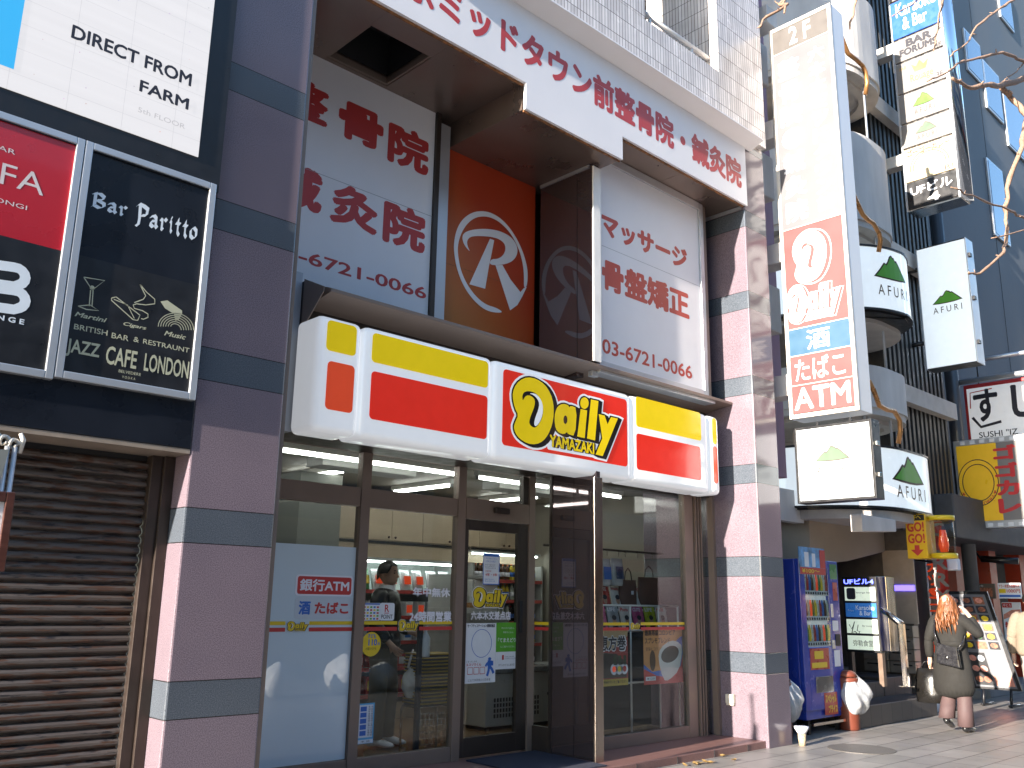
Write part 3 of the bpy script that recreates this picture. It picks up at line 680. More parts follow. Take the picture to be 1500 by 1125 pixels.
put('oval', BLUE, lambda m, f, L: (lambda c, rx, ry: m.add([f(*p) for p in ell(c[0], c[1], rx, ry, 36)]+[f(*p) for p in ell(c[0], c[1], rx*.95, ry*.965, 36)], [(i, (i+1) % 36, 36+(i+1) % 36, 36+i) for i in range(36)]))(L(.52, .66), (a[1]-a[0])*.34, (a[3]-a[2])*.24))
put('lettering', RED, lambda m, f, L: m.text('エスゾウくん', R4(L, .03, .52, .285, .335), f, bold=.03))
put('lettering', INK, lambda m, f, L: m.text('こまったときは…', R4(L, .03, .42, .345, .375), f))
put('box', RED, lambda m, f, L: [m.stroke(f, quad(L, .08+.2*i, .24+.2*i, .15, .26)+[L(.08+.2*i, .15)], .006) for i in range(3)])
put('runner', BLUE, lambda m, f, L: [m.poly(f, [L(.80+.055*cos(k*.5), .395+.027*sin(k*.5)) for k in range(12)]), m.stroke(f, [L(.80, .37), L(.79, .27)], .05), m.stroke(away(f, .0003), [L(.79, .28), L(.88, .22), L(.94, .15)], .028), m.stroke(away(f, .0006), [L(.78, .28), L(.77, .2), L(.72, .11)], .028), m.stroke(away(f, .0009), [L(.8, .35), L(.70, .31), L(.66, .27)], .022), m.poly(away(f, .0012), quad(L, .83, .92, .28, .36))])
put('lettering', INK, lambda m, f, L: scrawl(m, f, L, .1, .95, .02, .08, 1, 5))
t, a, L, put = sheet('door_poster', 'poster with green upper half and white lower half on the door', (727, 912), (759, 979), 1.119, PAPER)
put('field', GREEN, lambda m, f, L: m.poly(f, quad(L, 0, 1, .37, 1)), .0006)
put('lettering', VIN, lambda m, f, L: m.text('「てまえどり」', R4(L, .08, .95, .57, .67), f, bold=.02), .0012)
put('lettering', VIN, lambda m, f, L: [m.text('すぐにたべるなら、', R4(L, .22, .8, .86, .90), f), m.text('手前をえらぶ。', R4(L, .3, .76, .77, .81), f), m.text('にご協力ください。', R4(L, .2, .84, .46, .50), f)], .0012)
put('lettering', INK, lambda m, f, L: scrawl(m, f, L, .38, .9, .2, .28, 2, 8)); put('lettering', INK, lambda m, f, L: scrawl(m, f, L, .12, .92, .05, .12, 1, 9)); put('mark', RED, lambda m, f, L: m.poly(f, quad(L, .27, .35, .2, .3)))
# posters in the bay window, hung behind the glass
t, a, L, put = sheet('window_poster', 'poster of dark rolled sushi with big brush characters in the bay window', (876, 922), (920, 1003), .76, mat("tan_print", (.50,.36,.20), .5, 0, .05))
put('field', mat("deep_red_print", (.30,.025,.02), .5, 0, .1), lambda m, f, L: m.poly(f, [L(0, .12), L(1, .12), L(1, .88), L(.7, .72), L(.45, .62), L(0, .66)]), .0006)
put('plate', mat("dark_brown_print", (.03,.02,.015), .5, 0, .2), lambda m, f, L: m.poly(f, [L(.05+.55*0, .14), L(.95, .14), L(.95, .40), L(.6, .56), L(0, .60), L(0, .14)]), .0010)
put('lettering', VIN, lambda m, f, L: m.text('恵方巻', R4(L, -.02, .97, .60, .90), f, bold=.07), .0014)
put('lettering', INK, lambda m, f, L: m.text('恵方巻', R4(L, .02, .93, .62, .88), f, bold=.03), .0030)
for i in range(3):
    put('roll', VIN, lambda m, f, L, i=i: m.poly(f, ell(*L(.52+.18*i, .29), .055, .055, 16)), .0014); put('filling', (AORG, YEL, RED)[i], lambda m, f, L, i=i: m.poly(f, ell(*L(.52+.18*i, .29), .030, .030, 12)), .0020)
    put('roll', mat("nori_green", (.03,.05,.02), .6, 0, .2), lambda m, f, L, i=i: m.poly(f, quad(L, .5+.17*i, .6+.17*i, .36, .53)), .0014)
put('lettering', INK, lambda m, f, L: m.text('のご予約チラシをご覧ください', R4(L, .04, .96, .04, .09), f, bold=.02))
put('band', mat("gold_print", (.55,.38,.06), .5, 0, .1), lambda m, f, L: m.poly(f, quad(L, 0, 1, 0, .12)), .0008)
t, a, L, put = sheet('window_poster', 'orange coffee poster with a big white paper cup in the bay window', (942, 920), (1003, 999), .76, mat("orange_print", (.60,.27,.09), .5, 0, .05))
put('field', BLUE, lambda m, f, L: m.poly(f, [L(0, .12), L(1, .12)]+[L(1, .85), L(.9, .83), L(.72, .70)]+[L(.4, .24), L(.2, .22), L(0, .36)]), .0005)
put('field', RED, lambda m, f, L: m.poly(f, [L(0, 0), L(1, 0), L(1, .66), L(.9, .3), L(.6, .1), L(.3, .15), L(0, .28)]), .0008)
put('cup', mat("paper_cup_print", (.62,.60,.58), .5, 0, .05), lambda m, f, L: [m.poly(f, smoothpoly([L(.34, .45), L(.40, .64), L(.66, .78), L(.92, .72), L(.95, .55), L(.86, .22), L(.60, .05), L(.46, .06)], 1))], .0011)
put('coffee', mat("coffee_print", (.045,.018,.008), .4, 0, .2), lambda m, f, L: m.poly(f, [L(.64+.25*cos(q*.3)*cos(.5)-.13*sin(q*.3)*sin(.5)*.6, .52+.22*cos(q*.3)*sin(.5)*.6+.14*sin(q*.3)) for q in range(21)]), .0014)
put('lettering', INK, lambda m, f, L: [m.text('最高等級コロンビア', R4(L, .03, .78, .86, .97), f, bold=.02), m.text('スプレモブレンド', R4(L, .03, .64, .72, .83), f, bold=.02), m.text('甘味とコク', R4(L, .05, .34, .59, .66), f)], .0016)
put('badge', mat("brown_print", (.08,.035,.012), .4, 0, .1), lambda m, f, L: m.poly(f, ell(*L(.21, .42), .05, .105, 20)), .0012)
put('price', PAPER, lambda m, f, L: m.poly(f, quad(L, .04, .28, .07, .14)), .0012)
put('lettering', INK, lambda m, f, L: m.text('¥120', R4(L, .07, .25, .085, .125), f), .0018)
t, a, L, put = sheet('door_poster', 'narrow black food poster at the left edge of the door', (678, 770), (684, 819), 1.119, BLACKM)
put('food', AORG, lambda m, f, L: m.poly(f, ell(*L(.5, .2), (a[1]-a[0])*.45, .06, 16)))
# door mat
m = M()
p = [aZ(*q, .072) for q in ((694, 1119), (790, 1101), (884, 1126))]; fr4 = (p[0][0]+p[2][0]-p[1][0], p[0][1]+p[2][1]-p[1][1])
m.prism([(5.62, 0.10, .0715), (6.45, 0.08, .0715), (6.53, 1.03, .0715), (5.66, 1.02, .0715)], (0, 0, .012))
m.build('door_mat', mat("navy_doormat", (0.018, 0.022, 0.045), 0.95, 0, 0.4, 150, bump=0.8, bscale=220), None, label='dark navy door mat lying in front of the sliding door', cat='mat')
# little conduit box on the right pillar
m = M(); q0 = aX(1066, 1016, 8.95); q1 = aX(1078, 1032, 8.95)
m.box(8.90, 8.949, q1[0], q0[0], q1[1]+.01, q0[1]); m.box(8.905, 8.949, q1[0]+.005, q0[0]-.005, q1[1]-.01, q1[1]+.008)
m.build('outlet_box', mat("cream_plastic", (.62,.55,.44), .45, 0, .05), None, bevel=.004, label='small cream outlet box on the sunlit side of the right pillar', cat='outlet box')

# ================================================================== LEFT BUILDING
lb = thing('black_clad_building', 'black clad building front with an old rolling shutter, left of the granite pillar', 'building', (0.9, 0.1, 0))
part('wall', NAVY, lb, [(-3, 2.426, 0.02, 0.3, 2.34, 9.5)])
zt = aY(275, 655, 0)[1]
part('header', NAVY, lb, [(-3, 2.426, -0.005, 0.018, zt-.01, 2.68)], bevel=.004)
part('header_lip', mat("tan_trim", (.30,.24,.19), .5, .2, .1), lb, [(-3, 2.426, 0.0, 0.33, zt-.04, zt-.012)])
part('shutter_leak_block', BLACKM, lb, [(-3, 2.29, .31, .5, 1.9, 2.9)])  # unseen black block added to close a light leak above the shutter
SHM = bpy.data.materials.new('weathered_shutter'); SHM.use_nodes = True; n, l, b = nodes_of(SHM)
tc = n.new('ShaderNodeTexCoord'); mp = n.new('ShaderNodeMapping'); mp.inputs['Scale'].default_value = (1.2, 1, 9); l.new(tc.outputs['Object'], mp.inputs[0])
nz = n.new('ShaderNodeTexNoise'); nz.inputs['Scale'].default_value = 4.5; nz.inputs['Detail'].default_value = 12; nz.inputs['Roughness'].default_value = .72; l.new(mp.outputs[0], nz.inputs[0])
nz2 = n.new('ShaderNodeTexNoise'); nz2.inputs['Scale'].default_value = 1.2; nz2.inputs['Detail'].default_value = 6; l.new(tc.outputs['Object'], nz2.inputs[0])
mp3 = n.new('ShaderNodeMapping'); mp3.inputs['Scale'].default_value = (3, 1, 22); l.new(tc.outputs['Object'], mp3.inputs[0])
nz3 = n.new('ShaderNodeTexNoise'); nz3.inputs['Scale'].default_value = 3; nz3.inputs['Detail'].default_value = 9; l.new(mp3.outputs[0], nz3.inputs[0])
base = mixc(n, l, nz2.outputs['Fac'], (0.055, 0.040, 0.031), (0.150, 0.130, 0.122))
base = mixc(n, l, ramp(n, l, nz3.outputs['Fac'], .52, .60), base, (0.085, 0.045, 0.030))
l.new(mixc(n, l, ramp(n, l, nz.outputs['Fac'], .555, .60), base, (0.022, 0.02, 0.022)), b.inputs['Base Color']); b.inputs['Roughness'].default_value = .42; b.inputs['Metallic'].default_value = .25
m = M(); z = 0.0; prof = []
P_ = 0.058; nn = int((zt-.05)/P_)
for i in range(nn):
    for dz, dy in ((0, .034), (.006, .010), (.016, 0), (.030, .001), (.043, .012), (.052, .034)): prof.append((0.27+dy, i*P_+dz))
vs = [(x, y, z) for x in (-3.0, 2.29) for y, z in prof]; k = len(prof)
m.add(vs, [(i, k+i, k+i+1, i+1) for i in range(k-1)], 0, False); m.build('shutter', SHM, lb)
part('shutter_guide', mat("shaded_guide_rail", (.05,.036,.03), .4, .4, .15), lb, [(2.292, 2.36, 0.225, 0.34, 0, zt-.042), (2.362, 2.428, 0.20, 0.34, 0, zt-.042)], bevel=.004)  # shadow falling on the guide is put into its dark base colour
# LED screen
led = thing('led_screen', 'large white LED advertising screen in a black surround above the bar signs', 'screen', (1, -0.05, 4.2))
YD = -0.05
q = aY(290, 230, YD); xr, zb = q; zb2 = aY(0, 133, YD)[1]
part('surround', BLACK, led, [(-3, 2.424, YD+.006, 0.018, 4.02, 8.5)])
LEDM = bpy.data.materials.new('led_face'); LEDM.use_nodes = True; n, l, b = nodes_of(LEDM)
geo = n.new('ShaderNodeNewGeometry'); sp = n.new('ShaderNodeSeparateXYZ'); l.new(geo.outputs['Position'], sp.inputs[0])
def lines(c, per, w):
    return math_node(n, l, 'LESS_THAN', math_node(n, l, 'MODULO', math_node(n, l, 'ADD', c, 100.0), per), w)
g1 = math_node(n, l, 'MAXIMUM', lines(sp.outputs['X'], .32, .0022), lines(sp.outputs['Z'], .16, .002))
rowv = n.new('ShaderNodeTexNoise'); rowv.noise_dimensions = '1D'; rowv.inputs['Scale'].default_value = 14; l.new(sp.outputs['Z'], rowv.inputs['W'])
wn = n.new('ShaderNodeTexVoronoi'); wn.inputs['Scale'].default_value = 14; l.new(geo.outputs['Position'], wn.inputs['Vector'])
dead = math_node(n, l, 'LESS_THAN', wn.outputs['Distance'], 0.045)
k = math_node(n, l, 'SUBTRACT', math_node(n, l, 'ADD', 0.93, math_node(n, l, 'MULTIPLY', rowv.outputs['Fac'], .10)), math_node(n, l, 'MULTIPLY', g1, .30))
c = mixc(n, l, dead, (1.0, .98, 1.0), wn.outputs['Color'])
l.new(c, b.inputs['Emission Color']); es = math_node(n, l, 'MULTIPLY', k, 0.205); l.new(es, b.inputs['Emission Strength'])
b.inputs['Base Color'].default_value = (.10, .10, .11, 1); b.inputs['Roughness'].default_value = .5
part('display', LEDM, led, [(-3, xr, YD-.004, YD+.004, zb, 8.5)])
LB2 = mat("led_blue", (.02,.08,.12), .5, 0, .02, emit=.26, ecol=(.03,.42,.85)); LK = mat("led_dark", (.02,.02,.03), .5, 0, .02, emit=.02); LGY = mat("led_grey", (.1,.1,.1), .5, 0, .02, emit=.14, ecol=(.82,.80,.84))
xb = aY(14, 100, YD)[0]; zbb = aY(14, 100, YD)[1]
part('blue_area', LB2, led, [(-3, xb+.02, YD-.007, YD-.005, zbb, 8.4)])
for t_, tl, br, mt, bo in (('DIRECT FROM', (106, 36), (279, 128), LK, .028), ('FARM', (205, 117), (275, 162), LK, .028), ('5th FLOOR', (202, 157), (270, 190), LGY, 0)):
    m = M(); m.text(t_, rY(tl, br, YD), FY(YD-.008), bold=bo); m.build('lettering', mt, led)

def framed_sign(label, tl, br, Y=-0.05, name='bar_sign'):
    a = rY(tl, br, Y); t = thing(name, label, 'sign', ((a[0]+a[1])/2, Y, a[2]))
    w = .045; m = M()
    m.box(a[0], a[0]+w, Y, .016, a[2], a[3]); m.box(a[1]-w, a[1], Y, .016, a[2], a[3]); m.box(a[0]+w+.0005, a[1]-w-.0005, Y, .016, a[3]-w, a[3]); m.box(a[0]+w+.0005, a[1]-w-.0005, Y, .016, a[2], a[2]+w)
    m.build('frame', ALU, t, bevel=.005); return t, a, w
Yf = -0.05; Yp = -0.03
t, a, w = framed_sign('framed bar sign with navy top and black bottom, gothic bar name and cocktail icons', (127, 205), (286.7, 586.7))
a = (a[0], a[1], a[2], aY(316.7, 268, Yf)[1])
zs = aY(200, 395, Yp)[1]
part('panel', NAVY, t, [(a[0]+w, a[1]-w, Yp, .015, zs+.0005, a[3]-w)]); part('panel', BLACK, t, [(a[0]+w, a[1]-w, Yp-.003, .015, a[2]+w, zs)])
BONE = mat("bone_print", (.42,.42,.30), .5, 0, .08); SILV = mat("silver_print", (.62,.68,.74), .5, 0, .05)
# gothic letters as broad nib strokes
def nib(m, fr, strokes, rect, ang=40, wd=.16, i=0):
    ox, oy = cos(radians(ang))*wd/2, sin(radians(ang))*wd/2; T = lambda x, y: (rect[0]+x*(rect[1]-rect[0]), rect[2]+y*(rect[3]-rect[2]))
    d = 0
    for st in strokes:
        for p, q in zip(st, st[1:]):
            P = [(p[0]-ox, p[1]-oy), (p[0]+ox, p[1]+oy), (q[0]+ox, q[1]+oy), (q[0]-ox, q[1]-oy)]
            m.poly(away(fr, d), [T(*z_) for z_ in P], i); d += .00006
G = {'B': [[(.2,1),(.2,.15),(.05,.0)], [(.05,.9),(.5,1.0),(.78,.85),(.7,.62),(.3,.52)], [(.35,.52),(.82,.4),(.85,.18),(.55,.02),(.2,.12)]],
 'a': [[(.15,.5),(.5,.62),(.72,.5),(.72,.1),(.88,.0)], [(.68,.36),(.25,.28),(.2,.1),(.45,.0),(.7,.12)]], 'r': [[(.15,.55),(.35,.5),(.35,.05),(.5,0)], [(.35,.42),(.6,.62),(.85,.52)]],
 'P': [[(.25,.95),(.3,.3),(.25,-.15),(.1,-.1)], [(.0,.85),(.15,1.0),(.55,.95),(.85,.85),(.8,.5),(.4,.42)]], 'i': [[(.3,.6),(.5,.52),(.5,.1),(.68,0)], [(.45,.8),(.55,.74)]],
 't': [[(.5,.85),(.5,.1),(.75,-.05)], [(.2,.58),(.8,.58)]], 'o': [[(.5,.62),(.2,.45),(.22,.12),(.5,0)], [(.5,.0),(.8,.15),(.78,.48),(.5,.62)]]}
m = M(); fr = FY(Yp-.0008)
for wd_, tl, br in (('Bar', (136, 283), (186, 322)), ('Paritto', (201, 300), (289, 356))):
    q = rY(tl, br, Yp); wl = {'B': 1.3, 'a': 1, 'r': .9, 'P': 1.25, 'i': .62, 't': .75, 'o': 1}; tot = sum(wl[c_] for c_ in wd_); x = q[0]
    for c_ in wd_:
        cw = wl[c_]/tot*(q[1]-q[0]); nib(m, fr, G[c_], (x, x+cw*.98, q[2]+.02, q[3]+.01), wd=.29); x += cw
m.build('lettering', SILV, t)
U = lambda x, y: aY(x, 300+y/3, Yp-.003)      # traced at three times enlargement
Q = lambda pts: [U(x/3, y) for x, y in pts]
fr = FY(Yp-.0038)
m = M(); m.stroke(fr, Q([(368,318),(405,375),(460,333),(368,318)]), .006); m.stroke(fr, Q([(398,375),(392,445)]), .006); m.stroke(fr, Q([(409,375),(404,445)]), .006); m.stroke(fr, Q([(343,445),(395,440),(434,465),(380,460),(343,445)]), .006); m.poly(fr, [(u, v) for u, v in ell(*U(405/3, 365), .014, .014, 12)]); m.build('cocktail_icon', BONE, t)
m = M(); m.stroke(fr, Q([(490,410),(510,405),(615,485),(605,508),(585,505),(490,420),(490,410)]), .006); m.stroke(fr, Q([(500,415),(560,440),(590,500)]), .005); m.stroke(fr, Q([(615,350),(645,385),(680,415),(680,435),(640,440),(600,435),(585,440),(590,455),(625,465),(650,480),(650,495),(630,503),(620,500)]), .006); m.stroke(fr, Q([(615,350),(640,400),(630,415),(590,430)]), .006); m.build('cigar_icon', BONE, t)
m = M()
for k_ in range(6):
    r1 = 78-11*k_; m.stroke(fr, Q([(773+r1*cos(pi-pi*j/16), 535-r1*.85*sin(pi-pi*j/16)+j*1.0) for j in range(17)]), .0045)
m.poly(fr, Q([(705,425),(735,420),(800,465),(800,480),(785,505),(770,510),(765,480),(725,455)])); m.build('record_icon', BONE, t)
for tx, tl, br, bo, shr in (('Martini', (110, 456), (156, 473), .02, .3), ('Cigars', (181, 471), (214, 485), .02, .3), ('Music', (241, 484), (272, 498), .02, .3), ('BRITISH', (109, 474), (157, 492), .008, 0), ('BAR', (164, 487), (188, 500), .008, 0), ('&', (196, 493), (203, 502), .008, 0), ('RESTRAUNT', (210, 496), (277, 517), .008, 0),
    ('JAZZ', (99, 495), (144, 530), .02, 0), ('CAFE', (157, 506), (199, 541), .02, 0), ('LONDON', (213, 517), (275, 555), .02, 0), ('BELVEDERE', (174, 541), (206, 551), .005, 0), ('V O D K A', (179, 550), (198, 557), .0, 0)):
    m = M(); m.text(tx, rY(tl, br, Yp-.003), fr, bold=bo, shear=shr); m.build('lettering', BONE, t)
# sign on the far left
a1r = a[0]-.004
t, a, w = framed_sign('framed bar sign with crimson top half and black bottom half at the left edge', (0, 163), (75, 550)); 
for ch in list(t.children): bpy.data.objects.remove(ch)
zt1, zb1 = aY(127, 205, Yf)[1], a[2]
a = (0.62, a1r, zb1-.02, zt1); m = M()
m.box(a[0], a[0]+w, Yf, .016, a[2], a[3]); m.box(a[1]-w, a[1], Yf, .016, a[2], a[3]); m.box(a[0]+w+.0005, a[1]-w-.0005, Yf, .016, a[3]-w, a[3]); m.box(a[0]+w+.0005, a[1]-w-.0005, Yf, .016, a[2], a[2]+w); m.build('frame', ALU, t, bevel=.005)
zs = aY(60, 360, Yp)[1]
part('panel', mat("crimson_panel", (.42,.012,.022), .3, 0, .1, 2, coat=.3), t, [(a[0]+w, a[1]-w, Yp-.003, .015, zs+.0005, a[3]-w)]); part('panel', BLACK, t, [(a[0]+w, a[1]-w, Yp-.003, .015, a[2]+w, zs)])
PINK = mat("pale_print", (.62,.56,.56), .5, 0, .05)
for tx, tl, br, bo, mt in (('BAR', (-12, 209), (22, 227), 0, PINK), ('FA', (4, 238), (63, 287), -.004, PINK), ('ONGI', (-8, 288), (39, 308), 0, PINK), ('N G E', (-4, 460), (35, 476), .03, SILV)):
    m = M(); m.text(tx, rY(tl, br, Yp-.003), fr, bold=bo); m.build('lettering', mt, t)
m = M()
for cy in (403, 437):
    pts = [(-30, cy-15), (20, cy-14)]+[(22+15*sin(pi*j/8), cy-2-13*cos(pi*j/8)+1) for j in range(1, 8)]+[(20, cy+14), (-30, cy+13)]
    m.stroke(away(fr, .0003 if cy > 420 else 0), [aY(x, y+x*.12, Yp-.003) for x, y in pts], .055)
m.build('lettering', SILV, t)
# menu stand at the left edge: wooden framed menu on a metal pole with a scrolled top
px, pz = aY(22, 720, -.45); 
mt_ = thing('menu_stand', 'wooden framed menu on a metal pole with a pale scrolled top at the left edge', 'menu stand', (px-.25, -.45, 0))
WOOD = mat("red_brown_wood", (.07,.022,.014), .35, 0, .3, 6, stretch=(1, 1, 8), coat=.4)
z0, z1 = aY(12, 838, -.45)[1], aY(24, 722, -.45)[1]
part('menu_frame', WOOD, mt_, [(px-.04, px, -.47, -.43, z0, z1), (px-.55, px-.04, -.47, -.43, z0, z0+.05), (px-.55, px-.04, -.47, -.43, z1-.05, z1), (px-.59, px-.55, -.47, -.43, z0, z1)], bevel=.004)
part('menu_sheet', PAPER, mt_, [(px-.55, px-.04, -.45, -.435, z0+.05, z1-.05)])
m = M(); m.text('LONDON', (px-.16, px-.05, z1-.13, z1-.115), FY(-.4515)); m.build('lettering', INK, mt_)
m = M(); 
for dx in (-.055, -.02): m.tube([(px+dx, -.42, 0.02), (px+dx, -.42, aY(25, 655, -.42)[1])], .013, 8)
m.build('pole', ALU, mt_)
zt_ = aY(25, 640, -.42)[1]; m = M()
for k_ in range(4):
    cx = px-.03-.045*k_; m.tube([(cx+.03*cos(q*.55)*(1-.06*q), -.42+.012*sin(q), zt_+.03*sin(q*.55)*(1-.06*q)+.012*k_-.04) for q in range(12)], [.012-.0005*q for q in range(12)], 7)
m.tube([(px+.005, -.42, zt_-.08), (px+.012, -.42, zt_-.01), (px-.005, -.42, zt_+.02)], [.010, .014, .010], 8); m.build('scroll', mat("pale_cast_metal", (.58,.54,.48), .45, .2, .2), mt_)
m = M(); m.prism([(px-.30, -.44, zt_-.10), (px-.05, -.44, zt_-.07), (px-.075, -.44, z1+.01), (px-.30, -.44, z1+.01)], (0, .006, 0)); m.build('slate_sheet', mat("grey_slate", (.17,.18,.17), .6, 0, .1), mt_)
m = M(); m.lathe((px-.0375, -.42, 0), [(.16, 0), (.16, .015), (.03, .03), (.02, .06)], 18); m.build('base', BLACK, mt_)
# ================================================================== SHOP INTERIOR
IW = mat("interior_wall", (.25,.225,.185), .6, 0, .06, 3); 
FLR = bpy.data.materials.new('shop_floor'); FLR.use_nodes = True; n, l, b = nodes_of(FLR)
b.inputs['Base Color'].default_value = (.26,.15,.075,1); b.inputs['Roughness'].default_value = .16
tc = n.new('ShaderNodeTexCoord'); nz = n.new('ShaderNodeTexNoise'); nz.inputs['Scale'].default_value = 3; l.new(tc.outputs['Object'], nz.inputs[0])
l.new(mixc(n, l, nz.outputs['Fac'], (.20,.11,.055), (.32,.20,.11)), b.inputs['Base Color'])
m = M(); m.box(3.08, 9.43, 1.20, 4.4, 0.0, 0.072); m.build('shop_floor', FLR, kind='structure')
part('shop_ceiling', IW, bld, [(3.08, 8.948, 1.165, 1.60, 2.80, 2.9), (3.08, 9.43, 1.6005, 4.4, 2.80, 2.9)]); 
part('shop_wall', IW, bld, [(3.08, 9.43, 4.40, 4.5, 0, 2.8), (9.36, 9.43, 1.602, 4.4, 0.073, 2.8), (3.0, 3.075, 1.39, 4.4, 0, 2.8)])
part('ceiling_duct', mat("pale_panel", (.42,.42,.40), .5, 0, .05), bld, [(4.75, 5.9, 2.2, 2.5, 2.70, 2.798), (7.1, 8.2, 2.2, 2.5, 2.70, 2.798)], bevel=.01)
part('interior_pillar', mat("grey_green_panel", (.22,.225,.20), .5, 0, .05), bld, [(4.85, 5.35, 2.75, 3.2, 1.2, 2.7)])
TUBE = mat("lit_tube", (.9,.9,.9), .4, 0, .01, emit=5.0, ecol=(1.0, .98, .93)); HOLD = WHITEP
tl_ = thing('ceiling_light', 'fluorescent ceiling tube running along the shop window', 'ceiling light', (4.5, 1.86, 2.72), group='fluorescent tubes on the shop ceiling')
m = M(); m.tube([(3.97, 1.86, 2.722), (5.03, 1.86, 2.722)], .016, 8); m.build('tube', TUBE, tl_)
part('lamp_holder', HOLD, tl_, [(3.93, 5.07, 1.83, 1.89, 2.745, 2.799)], bevel=.004); part('lamp_end', GREY, tl_, [(3.94, 3.965, 1.845, 1.875, 2.70, 2.744)]); part('lamp_end', GREY, tl_, [(5.035, 5.06, 1.845, 1.875, 2.70, 2.744)])
tl_['label'] = 'fluorescent ceiling tube inside the shop'
for x, y, rz in ((5.62, 1.86, 0), (7.0, 1.86, 0), (8.3, 1.86, 0), (5.25, 3.1, pi/2), (6.72, 3.15, pi/2), (8.2, 3.2, pi/2), (4.0, 3.1, pi/2)): dup(tl_, (x, y, 2.72), rotz=rz)
# wall cabinets
wc = thing('wall_cabinet', 'row of cream wall cabinets with knobs above the shop shelves', 'cabinet', (7.8, 4.1, 2.14))
for i in range(8):
    x = 5.4+i*.49; part('cabinet_door', CREAM, wc, [(x+.003, x+.486, 3.90, 3.918, 2.15, 2.68)], bevel=.003)
    kx = x+.44 if i % 2 == 0 else x+.05
    m = M(); m.loft([((kx, 3.895, 2.19), .012, .012, 0, (0, -1, 0)), ((kx, 3.88, 2.19), .016, .016, 0, (0, -1, 0)), ((kx, 3.87, 2.19), .010, .010, 0, (0, -1, 0))], n=10); m.build('knob', WOOD, wc)
part('cabinet_body', CREAM, wc, [(5.4, 9.32, 3.92, 4.39, 2.14, 2.70)]); part('cabinet_rail', BLACKM, wc, [(5.4, 9.32, 3.88, 3.93, 2.115, 2.136)]); part('pelmet', CREAM, wc, [(5.4, 9.32, 3.90, 3.94, 1.94, 2.10)])
# shelf units against the back wall and along the right wall
SHW = mat("white_shelf_metal", (.45,.46,.45), .35, 0, .05); PRICE = mat("price_strip_red", (.45,.06,.05), .5, 0, .1)
def shelving(label, x0, x1, y0, y1, zs, back=SHW):
    t = thing('shop_shelf', label, 'shelf', ((x0+x1)/2, (y0+y1)/2, .072))
    part('back_panel', back, t, [(x0, x1, y1-.03, y1, .072, 1.92)])
    for x in (x0, x1-.03): part('upright', SHW, t, [(x, x+.03, y0+.02, y1-.032, .072, 1.92)])
    for z in zs:
        part('shelf_board', SHW, t, [(x0+.032, x1-.032, y0+.012, y1-.032, z-.025, z)]); part('price_strip', PRICE, t, [(x0+.032, x1-.032, y0, y0+.010, z-.04, z+.004)])
    part('plinth', CREAM, t, [(x0+.032, x1-.032, y0+.04, y1-.05, .074, .26)])
    return t
shelving('white wall shelf stocked with packets under the cream cabinets', 5.45, 7.9, 3.72, 4.30, (.36, .66, .96, 1.25, 1.55), mat("cool_lit_back", (.55,.62,.60), .3, 0, .05))
shelving('white drinks shelf with bottles at the right of the shop', 8.0, 9.3, 3.62, 4.30, (.34, .62, .90, 1.18, 1.46, 1.72))
sl_ = thing('showcase_lamp', 'cool white lamp strip over the packet shelf under the cabinets', 'lamp', (6.7, 3.84, 1.87))
SLIT = mat('showcase_tube', (.9,.9,.9), .4, 0, .01, emit=4.5, ecol=(.92, 1.0, .97))
part('tube', SLIT, sl_, [(5.55, 7.85, 3.80, 3.83, 1.872, 1.895)]); part('lamp_housing', SHW, sl_, [(5.5, 7.9, 3.79, 3.9, 1.897, 1.93)])
sl2 = thing('showcase_lamp', 'cool white lamp strip over the drinks shelf at the right', 'lamp', (8.65, 3.74, 1.95))
part('tube', SLIT, sl2, [(8.05, 9.25, 3.70, 3.73, 2.04, 2.06)]); part('lamp_housing', SHW, sl2, [(8.0, 9.3, 3.69, 3.8, 2.062, 2.09)])
# goods: one of each kind, then copies
def bottle(name, label, body, cap, h, r, at, group):
    t = thing(name, label, 'bottle', at, group); x, y, z = at
    m = M(); m.lathe(at, [(r*.9, 0), (r, .01), (r, h*.55), (r*.92, h*.6), (r, h*.66), (r*.55, h*.85), (r*.4, h*.92)], 10); m.build('bottle_body', body, t)
    m = M(); m.lathe((x, y, z+h*.925), [(r*.46, 0), (r*.46, h*.075)], 10); m.build('cap', cap, t)
    m = M(); m.lathe((x, y, z+h*.22), [(r*1.02, 0), (r*1.02, h*.28)], 10); m.build('label_band', (VIN, YEL, RED, BLUE)[int(h*1000) % 4], t)
    return t
ORC = mat("orange_cap", (.60,.15,.03), .4, 0, .05); BRB = mat("brown_drink", (.07,.025,.01), .15, 0, .2); YEB = mat("yellow_drink", (.55,.40,.02), .2, 0, .1); CLB = mat("pale_drink", (.45,.48,.42), .15, 0, .1); WTC = VIN; BLK = mat("dark_cola", (.02,.012,.01), .12, 0, .2)
kinds = [('drink_bottle', 'brown drink bottle with orange cap on the drinks shelf', BRB, ORC, .200, .033, 'brown drink bottles on the shelf'),
         ('drink_bottle', 'yellow drink bottle with orange cap on the drinks shelf', YEB, ORC, .211, .033, 'yellow drink bottles on the shelf'),
         ('drink_bottle', 'pale tea bottle with white cap on the drinks shelf', CLB, WTC, .212, .032, 'pale tea bottles on the shelf'),
         ('drink_bottle', 'black drink bottle with red cap on the drinks shelf', BLK, RED, .203, .031, 'black drink bottles on the shelf')]
rows = [(1.72, 0, 14), (1.46, 1, 14), (1.18, 2, 14), (.90, 0, 14), (.62, 3, 14), (.34, 0, 12)]
first = {}
